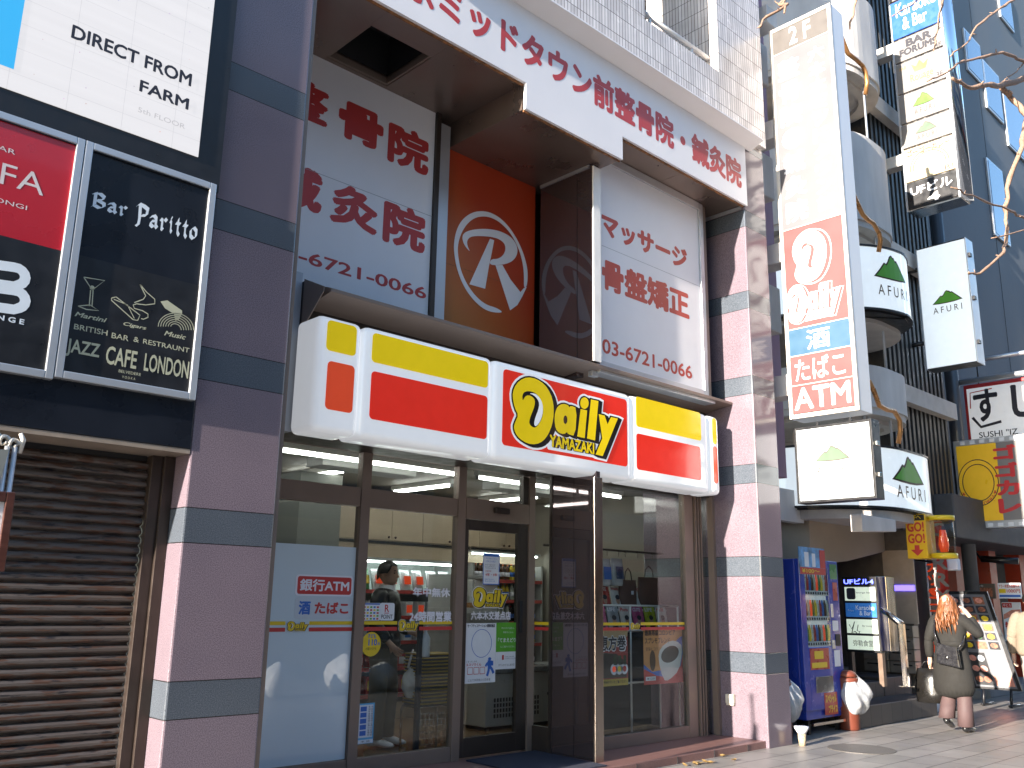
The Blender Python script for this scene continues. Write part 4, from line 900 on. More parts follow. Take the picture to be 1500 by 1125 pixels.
for z, k, cnt in rows:
    for i in range(cnt):
        kk = k if i < cnt*.55 else (k+1) % 4
        p_ = (8.10+i*.082+random.uniform(-.004, .004), 3.70+random.uniform(-.01, .01), z+.001)
        if kk not in first: nm, lbx, bd, cp, h, r, gr = kinds[kk]; first[kk] = bottle(nm, lbx, bd, cp, h, r, p_, gr)
        else: dup(first[kk], p_, rotz=random.uniform(0, 6))
def packet(label, c1, c2, w, h, at, group, tilt=.12):
    t = thing('snack_packet', label, 'packet', at, group); x, y, z = at; m = M()
    m.loft([((x, y, z), w*.5, .006), ((x, y+.01, z+h*.12), w*.5, .03), ((x, y+.03, z+h*.5), w*.49, .04), ((x, y+.05, z+h*.88), w*.5, .026), ((x, y+.06, z+h), w*.5, .004)], n=12); m.build('pouch', c1, t)
    m = M(); m.prism([(x-w*.3, y-.045+.005, z+h*.3), (x+w*.3, y-.04, z+h*.3), (x+w*.3, y-.022, z+h*.7), (x-w*.3, y-.022, z+h*.7)], (0, .01, 0)); m.build('printed_label', c2, t)
    return t
def carton(label, c1, c2, w, h, d, at, group):
    t = thing('goods_box', label, 'box', at, group); x, y, z = at
    part('carton', c1, t, [(x-w/2, x+w/2, y, y+d, z, z+h)], bevel=.003); part('printed_label', c2, t, [(x-w*.36, x+w*.36, y-.0015, y-.0003, z+h*.2, z+h*.75)])
    return t
GRN2 = mat("green_pack", (.05,.20,.06), .3, 0, .1); SLV = mat("silver_pack", (.55,.56,.57), .25, .3, .1); PCH = mat("peach_pack", (.62,.32,.22), .4, 0, .1); REDP = mat("red_pack", (.40,.04,.03), .3, 0, .1)
specs = [(1.55, 'green snack packet on the top packet shelf', GRN2, YEL, .17, .24, 'green packets on the top shelf', 5, 0, packet), (1.55, 'silver white snack packet on the top packet shelf', SLV, AORG, .17, .25, 'silver packets on the top shelf', 6, 5, packet),
         (1.25, 'peach coloured pack with orange print on the second shelf', PAPER, AORG, .13, .17, 'peach packs on the second shelf', 12, 0, None), (.96, 'white pack with blue print on the third shelf', PAPER, BLUE, .13, .16, 'blue printed packs on the third shelf', 12, 0, None),
         (.66, 'red instant noodle pack on the fourth shelf', REDP, VIN, .15, .15, 'red packs on the fourth shelf', 11, 0, None), (.36, 'dark red carton on the lowest shelf', REDP, YEL, .17, .2, 'cartons on the lowest shelf', 9, 0, None)]
for z, lbx, c1, c2, w, h, gr, cnt, off, kind in specs:
    f0 = None
    for i in range(cnt):
        step = 2.3/((11 if kind else cnt)); p_ = (5.58+(i+off)*step+random.uniform(-.01, .01), 3.80, z+.001)
        if f0 is None: f0 = packet(lbx, c1, c2, w, h, p_, gr) if kind else carton(lbx, c1, c2, w, h, .1, p_, gr)
        else: dup(f0, p_, rotz=random.uniform(-.15, .15))
# green hanging card, hot case
t = thing('food_warmer', 'lit glass food case on the counter behind the door glass', 'display case', (7.35, 3.0, .9))
part('case_body', SHW, t, [(7.0, 7.75, 2.9, 3.3, 1.30, 1.36), (7.0, 7.75, 2.9, 3.3, 1.70, 1.74), (7.0, 7.02, 2.9, 3.3, 1.36, 1.70), (7.73, 7.75, 2.9, 3.3, 1.36, 1.70)], bevel=.004)
part('counter', mat("grey_counter", (.30,.30,.29), .4, 0, .1), t, [(7.0, 7.9, 2.85, 3.35, .73, 1.298)])
part('hot_food', mat("pastry", (.45,.22,.08), .6, 0, .3, 30), t, [(7.08+.13*i, 7.17+.13*i, 2.98, 3.10, 1.362, 1.42) for i in range(5)], bevel=.02)
# chest freezer
fz = thing('chest_freezer', 'pale grey chest freezer with slatted vent behind the door', 'freezer', (7.75, 3.1, .074))
fx0, fx1 = 7.05, 8.15
FZ = mat("freezer_grey", (.40,.40,.39), .35, 0, .05)
part('freezer_body', FZ, fz, [(fx0, fx1, 2.30, 2.84, .11, .66)], bevel=.012); part('freezer_lid', mat("freezer_rim", (.20,.21,.21), .3, 0, .05), fz, [(fx0-.02, fx1+.02, 2.28, 2.86, .662, .72)], bevel=.008)
part('vent_grille', BLACKM, fz, [(fx0+.12+.045*i, fx0+.145+.045*i, 2.296, 2.299, .20+.055*j, .24+.055*j) for i in range(16) for j in range(4)])
part('freezer_badge', BLACKM, fz, [(fx1-.14, fx1-.05, 2.296, 2.299, .40, .43)]); part('foot', BLACKM, fz, [(fx0+.05, fx0+.1, 2.35, 2.8, .074, .108)]); part('foot', BLACKM, fz, [(fx1-.1, fx1-.05, 2.35, 2.8, .074, .108)])
# low wooden counter seen at right of the freezer
ct = thing('wood_counter', 'low brown wooden counter behind the freezer', 'counter', (8.7, 3.4, .074))
part('counter_top', SHW, ct, [(8.2, 9.3, 2.7, 3.58, .60, .66)], bevel=.005); part('counter_front', mat("light_wood", (.34,.20,.10), .45, 0, .15, 4, stretch=(1, 1, 5)), ct, [(8.22, 9.3, 2.74, 3.58, .26, .598)]); part('counter_base', BRB, ct, [(8.24, 9.3, 2.8, 3.58, .075, .258)])
# stack of shopping baskets on a wire stand, sanitiser post
bs = thing('basket_stack', 'stack of dark shopping baskets with yellow rims on a wire stand', 'shopping baskets', (5.9, 1.85, .072))
BKM = mat("basket_plastic", (.035,.03,.028), .45, 0, .2); BKY = mat("yellow_rim", (.42,.27,.02), .4, 0, .1)
for i in range(15):
    z = .46+i*.032; m = M(); m.prism([(5.70, 1.72, z), (6.10, 1.72, z), (6.10, 2.0, z), (5.70, 2.0, z)], (0, 0, .017), 0); m.prism([(5.69, 1.71, z+.0175), (6.11, 1.71, z+.0175), (6.11, 2.01, z+.0175), (5.69, 2.01, z+.0175)], (0, 0, .012), 1); m.build('basket', [BKM, BKY], bs)
m = M()
for x in (5.68, 6.12):
    m.tube([(x, 1.72, .075), (x, 1.72, .42), (x, 1.76, .452), (x, 1.98, .452), (x, 2.0, .42), (x, 2.0, .075)], .011, 7)
m.tube([(5.68, 1.74, .452), (6.12, 1.74, .452)], .009, 7); m.tube([(5.68, 1.98, .452), (6.12, 1.98, .452)], .009, 7)
m.build('wire_stand', STEEL, bs)
m = M()
for i in range(9): m.tube([(5.70+.05*i, 1.72, .11), (5.70+.05*i, 1.72, .40)], .003, 5)
for i in range(6): m.tube([(5.69, 1.72, .12+.055*i), (6.11, 1.72, .12+.055*i)], .003, 5)
m.build('wire_panel', STEEL, bs)
sn = thing('sanitiser_stand', 'black post carrying a white sanitiser bottle inside the window', 'sanitiser stand', (6.0, 1.4, .072))
sx, sy = aY(614, 960, 1.5)[0], 1.5
part('post', BLACKM, sn, [(sx-.02, sx+.02, sy-.02, sy+.02, .08, 1.22)]); part('head', GREY, sn, [(sx-.05, sx+.10, sy-.04, sy+.04, 1.222, 1.26)], bevel=.006)
m = M(); m.lathe((sx+.06, sy-.01, .93), [(.04, 0), (.045, .01), (.045, .17), (.02, .21), (.014, .22), (.014, .25), (.02, .252), (.02, .275)], 14); m.build('pump_bottle', VIN, sn)
m = M(); m.lathe((sx, sy, .072), [(.14, 0), (.14, .008), (.03, .012)], 20); m.build('base', BLACKM, sn)
# magazine rack and hanging bags in the bay window
mr = thing('magazine_rack', 'white wire magazine rack standing in the bay window', 'rack', (7.6, 1.15, .072))
m = M()
for x in (7.30, 8.0, 8.50, 8.86):
    m.tube([(x, 1.05, .08), (x, 1.05, 1.42)], .011, 7)
for z in (1.42, 1.16, .62): m.tube([(7.30, 1.05, z), (8.86, 1.05, z)], .010, 7)
m.build('wire_frame', WHITEP, mr)
part('back_panel', BLACKM, mr, [(7.3, 8.88, 1.47, 1.49, .1, 1.34)]); part('rack_shelf', SHW, mr, [(7.3, 8.88, 1.07, 1.32, 1.14, 1.155), (7.3, 8.88, 1.22, 1.45, 1.36, 1.372)])  # black panel behind the rack is added to darken the lower bay window
mags = [(mat("magazine_pink", (.52,.10,.24), .3, 0, .2), 'pink magazine'), (mat("magazine_lime", (.42,.48,.03), .3, 0, .2), 'lime green magazine'), (mat("magazine_white", (.62,.60,.58), .3, 0, .1), 'white magazine'), (mat("magazine_navy", (.05,.08,.18), .3, 0, .3), 'dark blue magazine'), (mat("magazine_red", (.45,.06,.05), .3, 0, .2), 'red magazine'), (mat("magazine_grey", (.30,.33,.36), .3, 0, .2), 'grey magazine')]
cols = [[0, 5, 2, 0, 1, 2], [3, 4, 2, 5, 2, 3]]
pos = ['first', 'second', 'third', 'fourth', 'fifth', 'sixth']
SKINP = mat("printed_face", (.45,.26,.18), .5, 0, .1)
for r_ in range(2):
    for c_ in range(6):
        mt, nm = mags[cols[r_][c_]]; x = 7.62+c_*.215; y = 1.12+.13*r_; z = 1.157+.216*r_
        t = thing('magazine', f'{nm} in the {"upper" if r_ else "lower"} row of the rack, {pos[c_]} from the left', 'magazine', (x, y, z))
        m = M(); m.prism([(x-.095, y, z), (x+.095, y, z), (x+.095, y+.055, z+.25), (x-.095, y+.055, z+.25)], (0, .008, .001)); m.build('cover', mt, t)
        fr = lambda u, v: Vector((x+u, y+.055*(v/.25)-.0016, z+v))
        m = M(); m.text(random.choice(['MOOK', 'Style', 'CUTE', 'Weekly', 'Photo', 'LIFE', 'Home']), (-.08, .05, .20, .24), fr, bold=.03); m.build('lettering', VIN if cols[r_][c_] != 2 else RED, t)
        m = M(); m.poly(fr, ell(.01, .10, .032, .042, 16)); m.build('portrait', SKINP, t); m = M(); m.poly(away(fr, .0008), ell(.01, .135, .038, .026, 14)); m.poly(away(fr, .0006), [(-.05, 0.01), (.07, .01), (.05, .05), (-.03, .05)]); m.build('portrait', INK, t)
rd = thing('hanging_rail', 'dark rail across the bay window with hooks', 'rail', (7.8, 1.30, 2.0))
m = M(); m.tube([(6.9, 1.30, 2.02), (8.94, 1.30, 2.02)], .013, 8); m.build('rod', BRONZE_D, rd)
for x in (7.88, 8.08, 8.2, 8.42, 8.7): 
    m = M(); m.tube([(x, 1.30, 2.03), (x, 1.27, 2.0), (x, 1.27, 1.95)], .004, 6); m.build('hook', STEEL, rd)
def hang(label, x, z0, w, h, mt, lab=None, handle=None):
    t = thing('hanging_bag', label, 'bag', (x, 1.27, z0)); m = M()
    m.loft([((x, 1.28, z0), w/2*.92, .05), ((x, 1.28, z0+h*.1), w/2, .055), ((x, 1.28, z0+h*.7), w/2*1.02, .04), ((x, 1.28, z0+h), w/2*1.0, .012)], n=12); m.build('bag_body', mt, t)
    if handle:
        m = M(); m.tube([(x-w*.22, 1.27, z0+h*.95), (x-w*.15, 1.27, z0+h+.09), (x, 1.27, z0+h+.13), (x+w*.15, 1.27, z0+h+.09), (x+w*.22, 1.27, z0+h*.95)], .006, 6); m.build('handle', handle, t)
    if lab: m = M(); m.prism([(x-w*.3, 1.222, z0+h*.25), (x+w*.3, 1.222, z0+h*.25), (x+w*.3, 1.232, z0+h*.7), (x-w*.3, 1.232, z0+h*.7)], (0, .003, 0)); m.build('bag_label', lab, t)
CLEAR = mat("clear_packing", (.45,.47,.50), .15, 0, .2, coat=.5); TBR = mat("brown_bag_cloth", (.13,.065,.05), .7, 0, .15)
hang('clear packet with blue print hanging at the left of the rail', 7.84, 1.62, .2, .30, CLEAR, BLUE)
hang('clear packet with navy header hanging second on the rail', 8.05, 1.63, .2, .30, CLEAR, mags[3][0])
hang('dark brown tote bag with white square print hanging mid rail', 8.24, 1.40, .30, .30, TBR, None, INK); hang('wide brown tote bag with dark handles hanging at the right of the rail', 8.62, 1.42, .38, .32, TBR, None, INK)
t = bpy.data.objects.get('hanging_bag.002'); ORG_ = ORG['hanging_bag.002']; m = M(); m.prism([(8.23, 1.215, 1.54), (8.27, 1.215, 1.54), (8.27, 1.215, 1.58), (8.23, 1.215, 1.58)], (0, .002, 0)); m.build('bag_label', VIN, t)
# ================================================================== NEXT BUILDING: STAIR TOWER WITH ROUND BALCONIES
TOWC = mat("weathered_white_concrete", (.60,.575,.55), .7, 0, .16, 3, bump=.15, bscale=70, stretch=(1, 1, .35))
tw = thing('stair_building', 'narrow building of round white stair balconies beside the granite building', 'building', (12.6, 1, 0))
def foot(x0, x1, yf, r, yb, n=14):          # footprint with a rounded street corner, seen from above
    return [(x0, yb)]+[(x0+r-r*cos(pi/2*i/n), yf+r-r*sin(pi/2*i/n)) for i in range(n+1)]+[(x1-r*.8+r*.8*sin(pi/2*i/n), yf+r*.8-r*.8*cos(pi/2*i/n)) for i in range(n+1)]+[(x1, yb)]
def ring(z0, z1, x0, x1, yf, r, yb=2.5, t=.12):
    a = foot(x0, x1, yf, r, yb); b_ = foot(x0+t, x1-t, yf+t, r-t, yb); k = len(a); m = M()
    vs = [(x, y, z) for z in (z0, z1) for x, y in a]+[(x, y, z) for z in (z0, z1) for x, y in b_]
    fs = []
    for i in range(k-1): fs += [(i, i+1, k+i+1, k+i), (2*k+i+1, 2*k+i, 3*k+i, 3*k+i+1), (k+i, k+i+1, 3*k+i+1, 3*k+i), (i+1, i, 2*k+i, 2*k+i+1)]
    m.add(vs, fs, 0, False); return m
def slab(z0, z1, x0, x1, yf, r, yb=2.5): m = M(); m.prism([(x, y, z0) for x, y in foot(x0, x1, yf, r, yb)], (0, 0, z1-z0)); return m
TX0, TX1, TYF, TR = 11.5, 13.75, -0.02, 1.05
for z0, z1 in ((4.15, 4.75), (6.95, 8.35), (9.5, 10.9), (12.2, 13.4)):
    ring(z0, z1, TX0, TX1, TYF, TR).build('balcony_parapet', TOWC, tw)
    slab(z0-.10, z0+.02, TX0+.02, TX1-.02, TYF+.03, TR-.03).build('balcony_slab', CONC, tw)
    ring(z0-.16, z0-.101, TX0+.18, TX1-.18, TYF+.2, TR-.2).build('slab_rim', CONC, tw)
slab(5.38, 5.44, TX0, TX1, TYF, TR).build('balcony_slab', CONC, tw); slab(2.60, 2.72, TX0, TX1, TYF, TR).build('balcony_slab', CONC, tw)
m = M(); m.lathe((12.55, 1.35, 2.72), [(.16, 0), (.16, 12)], 14); m.build('newel_column', CONC, tw)
for dx, dy in ((12.2, 0.22), (12.28, 0.2), (12.75, .1)):
    m = M(); m.tube([(dx, dy, 2.7), (dx, dy, 14)], .017, 6); m.build('stair_rod', ALU, tw)
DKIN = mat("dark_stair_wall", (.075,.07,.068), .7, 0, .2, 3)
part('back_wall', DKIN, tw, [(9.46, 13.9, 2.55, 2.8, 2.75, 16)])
PURP = mat("mauve_paint", (.30,.17,.235), .55, 0, .12, 3)
part('mauve_wall', PURP, tw, [(9.50, 10.35, 0.42, 0.9, 3.0, 16)])
for z in (3.90, 5.60, 7.30, 9.0): part('sign_bracket', TOWC, tw, [(9.76, 10.02, 0.02, 0.42, z, z+.26)], bevel=.004)
for z in (4.75, 6.55, 8.2): part('wall_box', TOWC, tw, [(9.55, 10.0, 0.18, 0.418, z, z+.6)], bevel=.015)
# sloping underside of the stair above the lobby
m = M(); m.prism([Vector((aY(x, y, .9)[0], .9, aY(x, y, .9)[1])) for x, y in ((1186, 748), (1326, 752), (1324, 798), (1304, 806), (1242, 822), (1186, 828))], (0, .85, 0)); m.build('stair_underside', mat("beige_plaster", (.42,.345,.26), .65, 0, .08, 3), tw, bevel=.01)
m = M(); m.prism([(11.3, -.06, 2.60), (12.3, -.06, 2.60), (12.3, -.06, 2.44), (11.3, -.06, 2.38)], (0, .155, 0)); m.build('soffit_beam', TOWC, tw, bevel=.01)
part('fascia_wall', TOWC, tw, [(9.46, 11.6, 0.9, 1.05, 2.55, 2.98)])
part('lobby_wall', mat("lobby_dark", (.13,.11,.095), .5, 0, .2), tw, [(9.46, 14.2, 2.55, 2.7, 0, 2.74), (14.05, 14.2, .55, 2.548, 0, 2.6)])
lwa, lwb = aX(1296, 857, 14.03)[0], aX(1341, 857, 14.03)[0]
part('lobby_wall', mat("lobby_beige", (.45,.37,.30), .4, 0, .1), tw, [(14.02, 14.048, lwb, lwa, 1.22, 2.3)])
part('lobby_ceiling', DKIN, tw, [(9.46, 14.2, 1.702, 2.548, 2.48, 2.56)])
BLED = mat("blue_led", (.05,.05,.5), .4, 0, .02, emit=1.6, ecol=(.10,.07,1.0))
part('led_strip', BLED, tw, [(14.008, 14.019, lwb+.01, lwa, 1.70, 1.78)])
part('food_mural', mat("noodle_mural", (.38,.17,.08), .6, 0, .6, 14), tw, [(11.3, 12.5, 1.71, 1.73, 1.55, 2.3)])
for i in range(2):
    for j in range(4):
        ya, yb_ = lwb+.02+i*.40, lwb+.40+i*.40; pb = part('mailbox', mat("mailbox_steel", (.34,.31,.28), .35, .5, .15), tw, [(13.86, 14.046, ya, yb_, .52+j*.17, .68+j*.17)], bevel=.006); part('slot', BLACKM, pb, [(13.852, 13.859, ya+.05, yb_-.05, .62+j*.17, .64+j*.17)])
# front steps
STEP = brickmat("dark_step_tile", (.075,.066,.06), (.06,.053,.05), (.02,.02,.02), .30, .6, .006, rough=.45, bump=.3)
part('step', STEP, tw, [(11.2, 13.6, .13, .55, 0, .26)], bevel=.01); part('step', STEP, tw, [(11.2, 12.9, .552, .95, 0, .46)], bevel=.01); part('step', STEP, tw, [(11.2, 12.9, .952, 2.5, 0, .62)], bevel=.01); part('step_block', STEP, tw, [(12.92, 13.8, .552, 1.3, 0, .50)], bevel=.01)
part('lobby_floor', STEP, tw, [(12.95, 14.05, 1.302, 2.54, 0.0, .32)])
hr = thing('handrail', 'square steel handrail standing on the dark entrance steps', 'handrail', (13.3, .8, .5))
hx, hy = aZ(1328, 1006, .50); ht = aX(1318, 914, hx)[1]; h2 = aX(1292, 893, hx+.1)
m = M(); m.box(hx-.03, hx+.03, hy-.03, hy+.03, .51, ht); m.build('post', STEEL, hr)
m = M(); m.tube([(hx, hy, ht-.0), (hx+.1, h2[0], h2[1])], .042, 4); m.build('rail', STEEL, hr)
part('foot_plate', STEEL, hr, [(hx-.07, hx+.07, hy-.07, hy+.07, .501, .509)])
# ---- AFURI curved light signs
MTN = [(0,.03),(.14,.30),(.27,.60),(.33,.53),(.40,.70),(.47,.96),(.51,1.0),(.55,.88),(.58,.92),(.64,.74),(.68,.80),(.80,.52),(.90,.28),(1,.06),(.75,0),(.5,-.02),(.2,0)]
ACW = mat("pale_lit_acrylic", (.72,.76,.78), .2, 0, .03, emit=.16, ecol=(.86,.95,1.0), coat=.4)
BRNK = mat("dark_brown_ink", (.045,.022,.012), .4, 0, .1)
def mountain(m, fr, rect, i0=0, i1=1):
    T = lambda P: [(rect[0]+a_*(rect[1]-rect[0]), rect[2]+b_*(rect[3]-rect[2])) for a_, b_ in P]
    def strips(P, f, i):                      # columns, so that the emblem follows a curved sheet
        n_ = 36; x0, x1 = min(p[0] for p in P), max(p[0] for p in P)
        def cut(x):
            ys = []
            for a, b_ in zip(P, P[1:]+P[:1]):
                if (a[0]-x)*(b_[0]-x) <= 0 and abs(a[0]-b_[0]) > 1e-9: ys.append(a[1]+(b_[1]-a[1])*(x-a[0])/(b_[0]-a[0]))
            return (min(ys), max(ys)) if ys else (P[0][1], P[0][1])
        C = [(x, *cut(x)) for x in [x0+(x1-x0)*(.002+.996*k/n_) for k in range(n_+1)]]
        vs = [f(x, lo) for x, lo, hi in C]+[f(x, hi) for x, lo, hi in C]
        m.add(vs, [(k, k+1, n_+2+k, n_+1+k) for k in range(n_)], i)
    w_ = rect[1]-rect[0]; strips(grow(T(MTN), .035*w_), fr, i1)
    f2 = (lambda u, v: fr(u, v, .004)) if fr.__name__ == 'wrapped' else away(fr, .002)
    strips(T(MTN), f2, i0)
def arcframe(path, out=.006):                # a sheet wrapped round a footprint path; u is measured along it
    L = [0.0]
    for p, q in zip(path, path[1:]): L.append(L[-1]+hypot(q[0]-p[0], q[1]-p[1]))
    def wrapped(u, v, o2=0.0):
        u = max(0, min(u, L[-1]-1e-4)); i = max(j for j in range(len(L)-1) if L[j] <= u)
        p, q = path[i], path[i+1]; t = (u-L[i])/(L[i+1]-L[i]); dx, dy = q[0]-p[0], q[1]-p[1]; k = hypot(dx, dy)
        return Vector((p[0]+dx*t+dy/k*(out+o2), p[1]+dy*t-dx/k*(out+o2), v))
    return wrapped, L[-1]
def curved_sign(label, z0, z1, x0, x1, yf, r, tpx):
    t = thing('curved_sign', label, 'sign', (x0+1, yf+.5, z0)); P = foot(x0, x1, yf, r, 1.4, 20)
    m = ring(z0+.03, z1-.03, x0, x1, yf, r, 1.4, .14); m.build('lit_face', ACW, t, smooth=False)
    m = ring(z0, z0+.029, x0-.015, x1+.015, yf-.015, r+.015, 1.4, .18); m.build('rim', BLACK, t); m = ring(z1-.029, z1, x0-.015, x1+.015, yf-.015, r+.015, 1.4, .18); m.build('rim', BLACK, t)
    slab(z0-.02, z0-.002, x0+.05, x1-.05, yf+.05, r-.05, 1.4).build('underside', BLACK, t)
    fr, LL = arcframe(P)
    def find(px, zc):                        # arc position that sits at a given column of the photograph
        for i in range(800):
            u = LL*i/800; w = fr(u, zc)-CAM
            if 750+FPX*w.dot(RX)/w.dot(FW) >= px: break
        return u
    zm = (z0+z1)/2; (ua, ub, va, vb), (ta, tb, wa, wb) = tpx
    H = z1-z0
    m = M(); u0, u1 = find(ua, zm), find(ub, zm)
    n_ = 1; mountain(m, fr, (u0, u1, z0+va*H, z0+vb*H)); m.build('mountain_emblem', [GREEN, BRNK], t)
    m = M(); m.text('A F U R I', (find(ta, zm), find(tb, zm), z0+wa*H, z0+wb*H), fr); m.build('lettering', BRNK, t)
    return t
curved_sign('upper curved white light sign with green mountain, wrapped round the stair balcony', 5.46, 6.42, 11.35, 13.5, -0.35, 1.25, ((1283, 1325, .52, .86), (1285, 1327, .24, .40)))
curved_sign('lower curved white light sign with green mountain, above the building entrance', 2.74, 3.60, 11.35, 14.25, -0.10, 1.25, ((1310, 1351, .48, .86), (1312, 1354, .20, .40)))
# ---- hanging square sign below the tall sign
XS = 9.75
q = rX((1163, 628), (1285, 730), XS)
t = thing('square_light_sign', 'square white light sign with faint green mountain, hung under the tall vertical sign', 'sign', (XS+.1, -(q[0]+q[1])/2, q[2]))
part('lit_face', ACW, t, [(XS, XS+.02, -q[0]-.03, -q[1]+.03, q[2]+.03, q[3]-.03)])
part('case', BLACK, t, [(XS+.021, XS+.19, -q[0], -q[1], q[2], q[3]), (XS-.01, XS+.02, -q[0], -q[0]-.028, q[2], q[3]), (XS-.01, XS+.02, -q[1]+.028, -q[1], q[2], q[3]), (XS-.01, XS+.02, -q[0]-.0285, -q[1]+.0285, q[2], q[2]+.028), (XS-.01, XS+.02, -q[0]-.0285, -q[1]+.0285, q[3]-.028, q[3])], bevel=.003)
for z in (.28, .68): part('clamp', STEEL, t, [(XS+.05, XS+.12, -q[1]-.022, -q[1]-.001, q[2]+z*.87, q[2]+z*.87+.05)], bevel=.004)
FG = mat("muted_green", (.095,.145,.095), .4, 0, .05); FB = mat("muted_brown", (.09,.075,.07), .4, 0, .05)  # emblem colours greyed to look washed out by full sun
m = M(); r_ = rX((1195, 658), (1243, 671), XS); v0 = aX(1195, 676, XS)[1]; mountain(m, FX(XS-.003), (r_[0], r_[1], v0, v0+.155)); m.build('mountain_emblem', [FG, FB], t)
m = M(); r_ = rX((1196, 683), (1244.6, 690), XS); v0 = aX(1196, 695, XS)[1]; m.text('A F U R I', (r_[0], r_[1], v0, v0+.085), FX(XS-.003), bold=.006); m.build('lettering', mat('pale_brown_ink', (.06,.05,.045), .4, 0, .05), t)
for y in (-.3, -.7): part('hanger', BLACK, t, [(XS+.08, XS+.11, y-.012, y+.012, q[3]+.001, q[3]+.06)])
# ---- tall vertical sign
q = rX((1146, 330), (1258, 604), XS); y0, y1 = -q[0], -q[1]; y0 = .0; y1 = -.86; zb, zt = 3.60, 8.82
t = thing('vertical_sign', 'tall vertical sign with faint lettering over red, blue and red panels beside the building edge', 'sign', (XS+.15, (y0+y1)/2, zb))
FRW = mat("cream_sign_frame", (.66,.62,.55), .4, .1, .08)
part('case', mat("sign_case_metal", (.74,.75,.77), .4, .15, .04, 2, rvar=.03), t, [(XS+.03, XS+.32, y1+.002, y0-.002, zb+.002, zt-.002)], bevel=.004)
part('frame', FRW, t, [(XS-.012, XS+.03, y0-.045, y0, zb, zt), (XS-.012, XS+.03, y1, y1+.045, zb, zt), (XS-.012, XS+.03, y1+.046, y0-.046, zb, zb+.05), (XS-.012, XS+.03, y1+.046, y0-.046, zt-.05, zt)], bevel=.004)
def zX(px, py): return aX(px, py, XS)[1]
yi0, yi1 = y0-.046, y1+.046
FWH = mat("dimmed_white", (.19,.18,.175), .45, 0, .04, 2); FPK = mat("dimmed_red", (.145,.048,.048), .45, 0, .06, 3); FBL = mat("dimmed_blue", (.026,.088,.158), .45, 0, .05); FGR = mat("dimmed_grey", (.10,.09,.084), .45, 0, .05)  # sheet colours darkened so that direct sun does not clip them
zs = [zX(1200, 72), zX(1196, 323), zX(1205, 470), zX(1210, 520), zX(1212, 561)]
cuts = [zt-.05, zX(1180, 62), zX(1196, 325), zX(1206, 474), zX(1210, 514), zX(1213, 558), zb+.05]
FW2 = mat("dimmed_panel", (.136,.130,.140), .45, 0, .05, 2)  # white panel darkened so its letters still show in direct sun
for i, mt in enumerate((FGR, FW2, FPK, FBL, FPK, FPK)): part('panel', mt, t, [(XS-.001-.0005*(i % 2), XS+.029, yi1, yi0, cuts[i+1]+.012, cuts[i]-.001 if i else cuts[i])])
part('panel_strip', FRW, t, [(XS-.003, XS+.02, yi1, yi0, c_+.001, c_+.011) for c_ in cuts[1:6]])
fr = FX(XS-.004)
def vtext(tx, u0, u1, z0, z1, mt, bo):
    n_ = len(tx); h = (z1-z0)/n_; m = M()
    for i, ch in enumerate(tx):
        zc = z1-(i+.5)*h; hh = h*.43
        if ch == 'ー': m.poly(fr, [((u0+u1)/2-.025, zc-hh), ((u0+u1)/2+.025, zc-hh), ((u0+u1)/2+.025, zc+hh), ((u0+u1)/2-.025, zc+hh)])
        else: m.text(ch, (u0, u1, zc-hh, zc+hh), fr, bold=bo)
    m.cuts = []; m.build('lettering', mt, t)
VWH = mat("white_cut_letters", (.80,.78,.78), .4, 0, .02)
vtext('整骨院・鍼灸院', .10, .40, cuts[2]+.06, cuts[1]-.10, VWH, .035); vtext('六本木ミッドタウン前', .52, .74, cuts[2]+.10, cuts[1]-.10, VWH, .03)
m = M(); m.text('2 F', (.28, .58, cuts[1]+.06, cuts[0]-.03), fr, bold=.02); m.build('lettering', VWH, t)
m = M(); m.text('酒', (.27, .57, cuts[4]+.05, cuts[3]-.04), fr, bold=.015); m.text('たばこ', (.10, .73, cuts[5]+.05, cuts[4]-.04), fr, bold=.01); m.text('ATM', (.07, .77, cuts[6]+.05, cuts[5]-.03), fr, bold=.02); m.build('lettering', VWH, t)
zc = cuts[3]; H = cuts[2]-cuts[3]
m = M(); logo(m, fr, (.18, .60, zc+.43*H, zc+.93*H), only=('D',), step=.001); m.build('logo', [VWH, FPK, VWH], t)
m = M(); logo(m, fr, (.06, .74, zc+.06*H, zc+.42*H), step=.001); m.build('logo', [VWH, FPK, VWH], t)
# ---- vertical AFURI light box further along
XV = 14.8; q = rX((1341, 366), (1433, 530), XV)
t = thing('vertical_light_box', 'tall pale light box with green mountain projecting beyond the stair tower', 'sign', (XV+.1, -(q[0]+q[1])/2, q[2]))
part('lit_face', ACW, t, [(XV, XV+.03, -q[0]-.02, -q[1]+.02, q[2]+.02, q[3]-.02)]); part('case', BLACK, t, [(XV+.005, XV+.29, -q[0]-.0195, -q[1]+.0195, q[2], q[2]+.0195), (XV+.005, XV+.29, -q[0]-.0195, -q[1]+.0195, q[3]-.0195, q[3]), (XV+.031, XV+.28, -q[0]-.02, -q[1]+.02, q[2]+.02, q[3]-.02)])
part('case_edge', ALU, t, [(XV-.004, XV+.30, -q[1], -q[1]+.019, q[2], q[3]), (XV-.004, XV+.30, -q[0]-.019, -q[0], q[2], q[3])], bevel=.003)
for k_ in (.15, .5, .85): part('clamp', BLACK, t, [(XV+.05, XV+.14, -q[1]-.03, -q[1]-.001, q[2]+k_*(q[3]-q[2]), q[2]+k_*(q[3]-q[2])+.06)])
m = M(); r_ = rX((1367, 432), (1408, 439), XV); v0 = aX(1367, 446.5, XV)[1]; kV = (q[3]-q[2])/172; mountain(m, FX(XV-.004), (r_[0], r_[1], v0, v0+15*kV)); m.build('mountain_emblem', [GREEN, BRNK], t)
